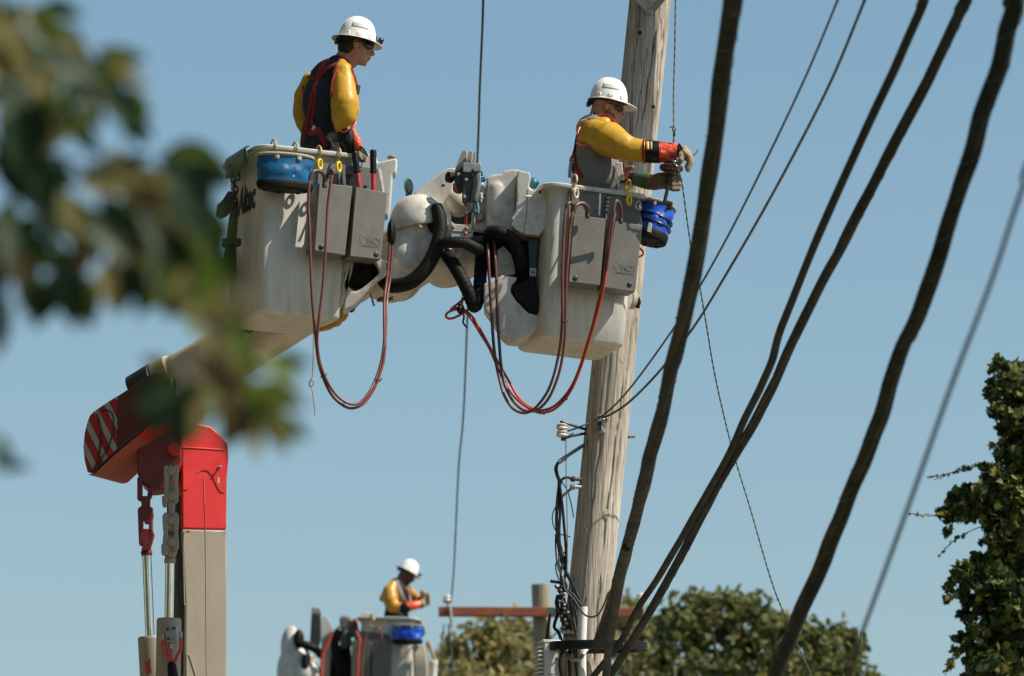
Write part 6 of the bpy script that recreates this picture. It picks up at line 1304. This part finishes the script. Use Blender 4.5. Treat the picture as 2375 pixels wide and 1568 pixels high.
SL([(722, 1424), (744, 1424), (744, 1480), (738, 1502), (718, 1500)], YF - .15, .15).build('clamp_head', MT['darksteel'], fl2, bevel=.01); SL([(723, 1408), (730, 1407), (733, 1410), (742, 1405), (745, 1424), (722, 1424)], YF - .12, .1).build('clamp_jaw', MT['steel'], fl2, bevel=.01)
SL([(747, 1432), (755, 1428), (764, 1438), (772, 1458), (760, 1470), (745, 1479)], YF - .05, .05).build('head_plate', MT['white'], fl2, bevel=.004)
SL([(745, 1480), (775, 1462), (788, 1448), (786, 1480), (770, 1500), (764, 1575), (742, 1575)], YF + .05, .1).build('head_plate', MT['fairing'], fl2, bevel=.02)
SL([(766, 1500), (812, 1490), (820, 1575), (764, 1575)], YF + .1, .1).build('mount_shade_panel', MT['black'], fl2, bevel=.02)  # black panel for the shaded interior of the mount
SL([(786, 1432), (796, 1427), (814, 1430), (824, 1450), (818, 1462), (790, 1462)], YF - .05, .25).build('swivel_cover', MT['grey_plastic'], fl2, bevel=.03, seg=3)
MB().tube([P(800, 1462, YF), P(802, 1490, YF), P(803, 1502, YF)], [.07, .075, .06], 16, 2).build('swivel_post', MT['grey_plastic'], fl2)
FB = FR(P(830, 1606, YF - .30), -7, 2); 
bucketF = bucket(FB, .63, .55, .91, (.0, .02, .02), fl2)
apF = apron(FB, 'blurred grey tool apron on the distant bucket', [(822, 1462), (900, 1470), (906, 1480), (906, 1590), (815, 1590)], [((816, 1486), (859, 1488), (858, 1590), (814, 1590)), ((863, 1488), (905, 1490), (904, 1590), (862, 1590))], -.16, .12, [], (870, 1640))
bag(FB, 'blurred blue tool bag hanging on the distant bucket', MT['bluestrong'], .185, .11, FP(FB, 946, 1452, -.14), FP(FB, 945, 1494, -.14), MT['black'])
hose([(826, 1464, YF - .55), (834, 1486, YF - .55), (831, 1520, YF - .55), (829, 1590, YF - .55)], .016, MT['hosered'], 'blurred red hose hanging down the front of the distant apron')
hose([(852, 1468, YF - .55), (846, 1490, YF - .55), (841, 1530, YF - .55), (838, 1590, YF - .55)], .013, MT['hose'], 'blurred faded hose beside the red one on the distant apron')
hose([(770, 1466, YF - .3), (758, 1496, YF - .3), (748, 1522, YF - .3), (745, 1590, YF - .3)], .022, MT['hosered'], 'blurred orange hose left of the distant apron')
hose([(862, 1470, YF - .5), (876, 1456, YF - .5), (884, 1470, YF - .5), (884, 1490, YF - .5)], .013, MT['hose'], 'blurred hose arch behind the distant apron')
t = thing('rope_bundle', P(968, 1568, YF - .3), 'blurred pale rope and cloth bundle at the right end of the distant bucket', 'rope')
for i in range(6): PT([(962 + i * 4, 1500, YF - .45), (964 + i * 4.5, 1530 + i, YF - .48), (966 + i * 4.2, 1590, YF - .45)], .03, 8, 4).build('strand', MT['ropetan'], t)
t = thing('pail', P(1002, 1590, YF - .4), 'blurred white pail hanging beyond the distant bucket', 'pail')
MB().lathe(P(1002, 1600, YF - .4), (0, 0, 1), [(0, .055), (.30, .065), (.31, .072), (.345, .072), (.35, .06), (.34, .055), (.1, .05)], 24).build('pail_body', MT['pvc'], t)
PT([(989, 1540, YF - .4), (990, 1500, YF - .42), (994, 1490, YF - .42), (1004, 1520, YF - .42), (1014, 1540, YF - .4)], .02, 6, 4).build('handle', MT['rope'], t)
SL([(968, 1436), (978, 1440), (986, 1462), (980, 1470), (970, 1450)], YF - .3, .3).build('rim_blanket', MT['sheet'], fl2, bevel=.01)
SL([(836, 1424), (848, 1420), (870, 1426), (868, 1434), (838, 1436)], YF - .25, .2).build('control_box', MT['liner'], fl2, bevel=.01)
SL([(806, 1440), (828, 1438), (834, 1466), (818, 1478), (806, 1470)], YF - .3, .1).build('valve_block', MT['darksteel'], fl2, bevel=.01)
SL([(818, 1436), (826, 1434), (831, 1446), (824, 1450)], YF - .42, .06).build('red_pad', MT['strap'], fl2, bevel=.01)
MB().tube([P(786, 1462, YF - .2), P(776, 1500, YF - .2), P(790, 1560, YF - .15), P(800, 1590, YF - .15)], .05, 10, 4).build('hose_sheath', MT['black'], fl2)
hook(861, 1432, YF - .38, MT['hookyellow'], 'blurred yellow hook on the distant bucket rim', .6, 1.6)

# ------------------------------------------------------------------ trees
def leaf_poly(kind):
    if kind == 'lobed': return [(0, 0), (.28, .05), (.5, .30), (.30, .36), (.42, .66), (.18, .62), (0, 1.0), (-.18, .62), (-.42, .66), (-.30, .36), (-.5, .30), (-.28, .05)]
    if kind == 'oval': return [(0, 0), (.22, .2), (.28, .5), (.16, .82), (0, 1), (-.16, .82), (-.28, .5), (-.22, .2)]
    return [(0, 0), (.32, .5), (0, 1), (-.32, .5)]
def leaf_cloud(pts, size, kind, rnd, bias=None):
    """one leaf-sized face per point, turned at random"""
    poly = leaf_poly(kind); vs = []; fs = []
    for p, k in pts:
        n = Vector((rnd.gauss(0, 1), rnd.gauss(0, 1), rnd.gauss(0.35, 1))).normalized(); x = n.orthogonal().normalized(); a = rnd.random() * 2 * pi
        y = n.cross(x); x, y = x * cos(a) + y * sin(a), y * cos(a) - x * sin(a); s = size * k * rnd.uniform(.7, 1.3); b = len(vs); cu = rnd.uniform(-.3, .3)
        for u, v in poly: vs.append(p + x * u * s + y * (v - .5) * s + n * (abs(u) * .35 + cu * (v - .5) ** 2) * s)
        fs.append(list(range(b, b + len(poly))))
    return vs, fs
def crown_points(blobs, n, rnd, shell=.55, loose=1.0):
    tot = sum(b[3] ** 2 for b in blobs); out = []
    for (u, v, Y, r) in blobs:
        c = P(u, v, Y)
        for i in range(int(n * r * r / tot)):
            d = Vector((rnd.gauss(0, 1), rnd.gauss(0, 1), rnd.gauss(0, 1))).normalized(); k = (shell + (1 - shell) * rnd.random()) if rnd.random() < .75 else rnd.random()
            k *= (1 + .35 * noise.noise(d * 2.3 + c)) * loose * (1 + (.35 * abs(rnd.gauss(0, 1)) if loose > 1 else 0))
            out.append((c + d * r * k, 1.0))
    return out
def tree(name, label, base, blobs, n, size, kind, mat, seed, limbs=True, trunk_r=.22, lean=0, sh=(.2, 1.05)):
    rnd = random.Random(seed); t = thing(name, base, label, 'tree')
    pts = crown_points(blobs, n, rnd, *sh)
    mb = MB(); mb.v, mb.f = [], []
    vs, fs = leaf_cloud(pts, size, kind, rnd); mb.v = vs; mb.f = fs
    me = bpy.data.meshes.new('crown'); me.from_pydata([q - base for q in vs], [], fs); me.materials.append(mat); o = bpy.data.objects.new('crown', me); col.objects.link(o); o.parent = t
    cen = sum((P(b[0], b[1], b[2]) for b in blobs), Vector()) / len(blobs)
    top = Vector((cen.x + lean, cen.y, cen.z)); fork = base + (top - base) * .72
    tr = MB().tube([base, base + (fork - base) * .5 + Vector((.15, 0, 0)), fork], [trunk_r, trunk_r * .8, trunk_r * .55], 12, 4).build('trunk', MT['barkvine'], t)
    mb = MB()
    for b in (blobs[::2] if limbs else blobs[2:5]): e = P(b[0], b[1], b[2]); mb.tube([fork - Vector((0, 0, .2)), fork + (e - fork) * .5 + Vector((0, 0, .2)), e], [trunk_r * .35, trunk_r * .2, trunk_r * .06], 7, 4)
    mb.build('limbs', MT['barkvine'], t)
    return t
rr_ = random.Random(11)
def blobs_px(lst, Y, dY=1.0): return [(u, v, Y + rr_.uniform(-dY, dY), M(r, Y)) for u, v, r in lst]
tree('broadleaf_tree', 'blurred green tree behind the distant crossarm, left of the main pole', Vector((P(1120, 1568, 92).x, 92, 0)), blobs_px([(1020, 1530, 22), (1052, 1500, 26), (1075, 1535, 34), (1110, 1480, 36), (1150, 1465, 34), (1130, 1520, 40), (1185, 1500, 32), (1215, 1465, 28), (1230, 1520, 34), (1170, 1560, 40), (1090, 1580, 40), (1010, 1575, 28), (1240, 1575, 40), (1200, 1445, 20), (1040, 1590, 30), (1130, 1620, 60), (1220, 1640, 60), (1050, 1650, 60)], 92, 1.6), 3900, .15, 'oval', MT['leaf_far'], 1)
tree('broadleaf_tree', 'blurred yellow-green rounded tree right of the thick cables', Vector((P(1740, 1568, 84).x, 84, 0)), blobs_px([(1560, 1428, 32), (1600, 1404, 30), (1640, 1410, 36), (1690, 1398, 28), (1720, 1410, 36), (1760, 1432, 38), (1800, 1450, 34), (1850, 1470, 40), (1900, 1478, 36), (1950, 1480, 34), (1985, 1505, 28), (1545, 1470, 34), (1600, 1470, 50), (1670, 1460, 50), (1740, 1490, 50), (1820, 1520, 50), (1900, 1540, 50), (1970, 1555, 40), (1540, 1530, 34), (1600, 1550, 44), (1690, 1550, 50), (1770, 1570, 50), (2020, 1580, 26), (1900, 1620, 70), (1750, 1640, 80), (1600, 1640, 70)], 84, 1.8), 6600, .15, 'oval', MT['leaf_far'], 2)
tree('broadleaf_tree', 'small blurred tree directly behind the main pole\'s right edge', Vector((P(1450, 1568, 96).x, 96, 0)), blobs_px([(1458, 1395, 14), (1475, 1420, 24), (1450, 1450, 28), (1490, 1470, 30), (1480, 1510, 30), (1460, 1560, 40), (1440, 1500, 26), (1500, 1540, 26), (1470, 1620, 50)], 96, 1.2), 1500, .15, 'oval', MT['leaf_far'], 3)
# vine-covered tree at the right edge
YV = 45.0
vb = [(2400, 900, 34), (2440, 960, 44), (2450, 1050, 50), (2450, 1150, 56), (2460, 1260, 60), (2470, 1370, 66), (2470, 1480, 70), (2480, 1600, 80), (2335, 852, 16), (2362, 858, 24), (2300, 908, 16), (2306, 950, 16), (2340, 985, 24), (2312, 838, 10), (2302, 858, 9), (2320, 868, 12), (2345, 872, 20), (2372, 880, 26), (2300, 888, 12), (2322, 905, 22), (2352, 925, 32), (2385, 940, 40), (2312, 935, 12), (2330, 960, 22), (2360, 985, 34), (2395, 1010, 44), (2320, 1000, 10), (2345, 1045, 30), (2318, 1062, 14), (2300, 1085, 10), (2285, 1082, 8), (2380, 1075, 46),
      (2190, 1190, 16), (2215, 1165, 24), (2245, 1150, 26), (2270, 1140, 22), (2295, 1130, 26), (2325, 1120, 34), (2230, 1190, 22), (2262, 1185, 26), (2205, 1205, 12), (2300, 1170, 36), (2345, 1165, 44), (2195, 1230, 8), (2385, 1160, 50),
      (2315, 1220, 34), (2295, 1215, 20), (2350, 1250, 44), (2385, 1260, 50), (2300, 1255, 16), (2320, 1290, 32), (2350, 1330, 44), (2390, 1350, 50),
      (2215, 1335, 14), (2235, 1320, 20), (2262, 1305, 22), (2285, 1310, 26), (2205, 1365, 14), (2200, 1390, 10), (2240, 1350, 22), (2270, 1345, 28), (2300, 1350, 34), (2235, 1380, 16), (2255, 1395, 20), (2280, 1400, 28), (2310, 1410, 40), (2350, 1420, 50), (2395, 1430, 60), (2240, 1430, 16), (2255, 1455, 16), (2225, 1480, 12), (2270, 1470, 24), (2300, 1480, 36), (2340, 1490, 50), (2215, 1510, 10), (2205, 1540, 10), (2250, 1500, 16), (2290, 1540, 34), (2325, 1550, 44), (2370, 1550, 60), (2265, 1540, 16), (2240, 1530, 8), (2300, 1600, 50), (2370, 1620, 70)]
vb = [(u, v, YV + rr_.uniform(-.25, .35) + max(0, r - 30) * .008, M(r * (.74 if r < 30 else .88), YV)) for u, v, r in vb]
tv = tree('vine_covered_tree', 'dark vine-covered tree with sunlit leaf tips at the right edge', Vector((P(2420, 1568, YV).x, YV + .7, 0)), vb, 15000, .078, 'lobed', MT['leaf_vine'], 5, trunk_r=.12, lean=.45, limbs=False, sh=(.3, 1.16))
rnd = random.Random(9)
core = MB()
for u, v, r in ((2330, 1300, 30), (2330, 1420, 44), (2310, 1500, 44), (2350, 1180, 34), (2370, 1080, 34), (2300, 1580, 60), (2400, 1100, 40), (2395, 1250, 50), (2390, 1400, 56), (2380, 1530, 64), (2385, 1000, 26), (2390, 1650, 80)): core.ell(P(u, v, YV + .5), (M(r, YV), .2, M(r * 1.3, YV)))
core.build('trunk_mass', MT['barkvine'], tv, remesh=.06, smooth=2, disp=(.15, .3))
for pts in ([(2302, 1082), (2285, 1080), (2262, 1082), (2240, 1086), (2218, 1092), (2196, 1100), (2175, 1104), (2150, 1106)], [(2200, 1190), (2180, 1194), (2155, 1196), (2130, 1194), (2105, 1190)], [(2300, 1215), (2275, 1222), (2250, 1232), (2220, 1248), (2190, 1275), (2178, 1292)], [(2245, 1480), (2225, 1510), (2205, 1540), (2190, 1560)], [(2318, 850), (2310, 832), (2316, 820)], [(2210, 1215), (2200, 1235), (2190, 1250)]):
    q = [P(u, v, YV - .1) for u, v in pts]; MB().tube(q, .004, 5, 4).build('tendril', MT['twig'], tv)
    dense = 70 if pts[0][1] not in (1190, 1215) else 24
    cq = catmull([list(a) for a in q], 10); lp = []
    for i in range(dense): s = rnd.random(); a = Vector(cq[int(s * (len(cq) - 1))]); lp.append((a + Vector((rnd.gauss(0, .008), rnd.gauss(0, .01), rnd.gauss(-.004, .010))), .62 * (1.15 - .75 * s)))
    vs, fs = leaf_cloud(lp, .085, 'lobed', rnd); m = MB(); m.v = vs; m.f = fs; m.build('tendril_leaves', MT['leaf_vine'], tv, flat=True)

# ------------------------------------------------------------------ out-of-focus branch close to the camera
YN = 7.7
br = thing('tree_branch', P(-60, 420, YN), 'large out-of-focus leafy branch hanging across the upper left foreground', 'branch')
def leaf_mesh(name, mat, L, Wd, curl, seed):
    rnd = random.Random(seed); vs = []; fs = []; n = 9
    for i in range(n + 1):
        s = i / n; w = Wd * (sin(pi * min(1, s * 1.02)) ** .75) * (1 - .25 * s)
        for k in (-1, -.5, 0, .5, 1): vs.append((k * w * (1 + .06 * rnd.uniform(-1, 1)), -curl * L * (s ** 2) + abs(k) * w * .28, s * L))
    for i in range(n):
        for k in range(4): a = i * 5 + k; fs.append((a, a + 1, a + 6, a + 5))
    me = bpy.data.meshes.new(name); me.from_pydata(vs, [], fs); me.shade_smooth(); me.materials.append(mat); return me
def near_mat(name, c1, c2, tr):
    return leaf_mat(name, [(0.2, c1), (0.7, c2)], tr, .5, 14)
NM = {'d': near_mat('shaded_green_leaf', (.005, .018, .006, 1), (.016, .042, .010, 1), .2), 'g': near_mat('green_leaf', (.055, .10, .012, 1), (.12, .16, .022, 1), .5), 'o': near_mat('lit_olive_leaf', (.13, .125, .028, 1), (.22, .19, .055, 1), .5), 't': near_mat('lit_tan_leaf', (.18, .145, .045, 1), (.30, .25, .10, 1), .45), 'b': near_mat('brown_leaf', (.085, .055, .022, 1), (.14, .095, .04, 1), .45)}  # shade put into the dark tone, sunlight into olive and tan
LM = {k: [leaf_mesh('leaf', NM[k], 1.0, .25, .15, 1), leaf_mesh('leaf', NM[k], 1.0, .20, -.1, 2), leaf_mesh('leaf', NM[k], 1.0, .29, .25, 3)] for k in NM}
rnd = random.Random(21)
def near_leaf(u, v, ang, px, tone, dY=0, tilt=None):
    """leaf from stem point (u,v), pointing along ang (degrees, 0 = right, 90 = down)"""
    Y = YN + dY + rnd.uniform(-.25, .25); o = bpy.data.objects.new('leaf', LM[tone][rnd.randrange(3)]); col.objects.link(o); o.parent = br
    s = M(px, Y); o.location = P(u, v, Y) - br.location; a = radians(ang)
    z = Vector((cos(a), rnd.uniform(-.35, .35), -sin(a))).normalized(); n = Vector((rnd.gauss(0, .45), -1, rnd.gauss(.1, .45))); n = (n - z * n.dot(z)).normalized(); x = n.cross(z)
    R = Matrix((x, n, z)).transposed(); o.rotation_euler = R.to_euler(); o.scale = (s, s, s)
NL = [ # top-left spray
 (10, 40, 60, 110, 'o'), (60, 20, 40, 110, 'g'), (100, 60, 30, 120, 'o'), (-10, 80, 70, 150, 'd'), (80, 120, 20, 150, 'd'), (150, 160, 25, 160, 'd'), (230, 200, 40, 140, 'd'), (220, 120, 10, 120, 'g'), (250, 130, 40, 110, 'o'), (120, 150, 100, 120, 'g'), (200, 230, 95, 100, 'g'), (180, 190, 60, 120, 'd'), (60, 180, 120, 140, 'd'), (20, 200, 80, 170, 'd'), (90, 230, 100, 160, 'd'), (0, 250, 60, 170, 'd'), (30, 320, 70, 170, 'd'), (-20, 330, 40, 180, 'd'), (90, 350, 80, 160, 'd'), (280, 260, 60, 90, 'd'), (300, 200, 60, 80, 'g'), (10, 120, 110, 110, 't'),
 # middle mass
 (60, 430, 40, 170, 'd'), (140, 440, 60, 150, 'o'), (180, 420, 20, 130, 't'), (190, 470, 70, 130, 'd'), (250, 400, 10, 130, 'o'), (280, 340, 110, 130, 't'), (300, 380, 60, 130, 'b'), (310, 420, 30, 140, 'o'), (360, 360, 30, 160, 'd'), (400, 380, 60, 150, 'd'), (440, 420, 70, 150, 'd'), (450, 380, 20, 90, 'd'), (380, 460, 40, 160, 'd'), (320, 470, 60, 160, 'd'), (260, 500, 60, 150, 'd'), (430, 500, 20, 120, 'g'), (470, 540, 70, 130, 'g'), (420, 560, 60, 140, 'g'), (380, 560, 100, 120, 'd'), (330, 540, 120, 130, 'b'), (200, 520, 100, 130, 'b'), (40, 480, 100, 150, 'd'), (-10, 520, 60, 150, 'b'), (100, 500, 140, 130, 'd'), (280, 570, 90, 140, 'd'), (500, 480, 80, 110, 'd'), (480, 600, 60, 110, 'g'), (180, 500, 40, 150, 'd'), (230, 450, 50, 150, 'd'), (350, 420, 100, 140, 'd'),
 # lower fringe
 (20, 560, 130, 110, 'd'), (50, 620, 80, 110, 'd'), (10, 680, 100, 140, 'd'), (-5, 620, 110, 110, 'd'), (140, 600, 75, 150, 'd'), (190, 620, 95, 140, 'd'), (230, 610, 70, 110, 't'), (210, 640, 110, 100, 't'), (250, 580, 40, 120, 'd'), (330, 620, 90, 110, 'd'), (390, 600, 70, 130, 't'), (400, 650, 45, 120, 't'), (450, 640, 80, 110, 'o'), (360, 600, 100, 150, 't'), (430, 620, 110, 120, 'd'), (120, 640, 40, 100, 'o'), (290, 620, 120, 90, 'd'), (500, 590, 110, 140, 'g'), (520, 640, 100, 90, 'g'),
 # hanging sprig in front of the boom
 (470, 820, 60, 120, 'b'), (440, 880, 100, 120, 'd'), (500, 850, 30, 120, 'b'), (520, 880, 60, 140, 'd'), (560, 880, 30, 130, 'g'), (600, 900, 60, 130, 'd'), (540, 900, 90, 130, 'b'), (560, 930, 70, 130, 't'), (620, 930, 75, 120, 'o'), (480, 900, 110, 120, 't'), (430, 900, 150, 110, 'd'), (400, 920, 120, 110, 'd'), (460, 930, 130, 110, 'd'), (590, 830, 20, 120, 'g'), (640, 960, 40, 90, 'g'), (410, 880, 170, 100, 'd'), (380, 890, 140, 90, 'd'), (520, 800, 110, 120, 'o'), (530, 760, 60, 120, 'g'), (640, 820, 20, 90, 'g'),
 (-10, 1010, 60, 70, 'd'), (-20, 1060, 30, 60, 'd')]
for (u, v, a, px, tn) in NL:
    near_leaf(u, v, a, px * 1.1, tn)
    if rnd.random() < .6: near_leaf(u + rnd.uniform(-35, 35), v + rnd.uniform(-30, 30), a + rnd.uniform(-40, 40), px, rnd.choice('dgo'), .25)
for u, v in [(rnd.uniform(-30, 110), rnd.uniform(-20, 110)) for _ in range(14)]: near_leaf(u, v, rnd.uniform(0, 110), rnd.uniform(80, 130), rnd.choice('ogot'), .1)
for u, v in [(rnd.uniform(400, 520), rnd.uniform(600, 760)) for _ in range(16)]: near_leaf(u, v, rnd.uniform(30, 120), rnd.uniform(80, 130), rnd.choice('ggott'), .1)
for u, v in [(rnd.uniform(300, 500), rnd.uniform(370, 640)) for _ in range(34)]: near_leaf(u, v, rnd.uniform(10, 130), rnd.uniform(90, 140), rnd.choice('ddgoogt'), .2)
for u, v in [(rnd.uniform(430, 600), rnd.uniform(840, 960)) for _ in range(12)]: near_leaf(u, v, rnd.uniform(10, 150), rnd.uniform(80, 130), rnd.choice('dgoot'), .2)
for u, v in [(rnd.uniform(-20, 130), rnd.uniform(30, 640)) for _ in range(24)]: near_leaf(u, v, rnd.uniform(10, 150), rnd.uniform(90, 150), rnd.choice('dddgo'), .2)
for u, v in [(rnd.uniform(0, 300), rnd.uniform(180, 560)) for _ in range(14)]: near_leaf(u, v, rnd.uniform(0, 160), rnd.uniform(90, 150), rnd.choice('dddg'), .3)
for pts, r in (([(-120, 300), (0, 330), (120, 360), (240, 400), (360, 440), (470, 520), (500, 600), (510, 700), (500, 780), (520, 870)], .004), ([(-100, 140), (60, 150), (160, 190), (260, 240)], .003), ([(100, 380), (140, 480), (170, 580)], .003), ([(300, 420), (330, 520), (360, 600)], .003), ([(-60, 1000), (0, 1020)], .003)):
    MB().tube([P(u, v, YN) for u, v in pts], r, 7, 5).build('twig', MT['twig'], br)

# ------------------------------------------------------------------ unseen trees left of the street, added to cut the sky fill
rnd = random.Random(77); pts = []
for (x, y, h, r) in ((-10, 20, 20, 4.6), (-10.3, 29, 22, 5), (-10.8, 39, 22, 5), (-12.5, 50, 20, 5), (-9.5, 10, 18, 4.8)):
    for k in range(7):
        c = Vector((x + rnd.uniform(-1.2, .8), y + rnd.uniform(-2, 2), h * (.30 + .10 * k)))
        for i in range(380):
            d = Vector((rnd.gauss(0, 1), rnd.gauss(0, 1), rnd.gauss(0, 1))).normalized(); pts.append((c + d * r * .75 * rnd.uniform(.6, 1.05), 1.0))
vs, fs = leaf_cloud(pts, .8, 'oval', rnd); mb = MB(); mb.v = vs; mb.f = fs
for (x, y, h, r) in ((-10, 20, 20, 4.6), (-10.3, 29, 22, 5), (-10.8, 39, 22, 5), (-12.5, 50, 20, 5), (-9.5, 10, 18, 4.8)): mb.tube([(x, y, 0), (x + .2, y, h * .5), (x, y, h * .8)], [.35, .25, .1], 8, 2)
tag(mb.build('sky_block_trees', MT['leaf_far'], flat=True), 'row of leafy trees added out of view on the left to block sky light', 'trees', None, 'stuff')
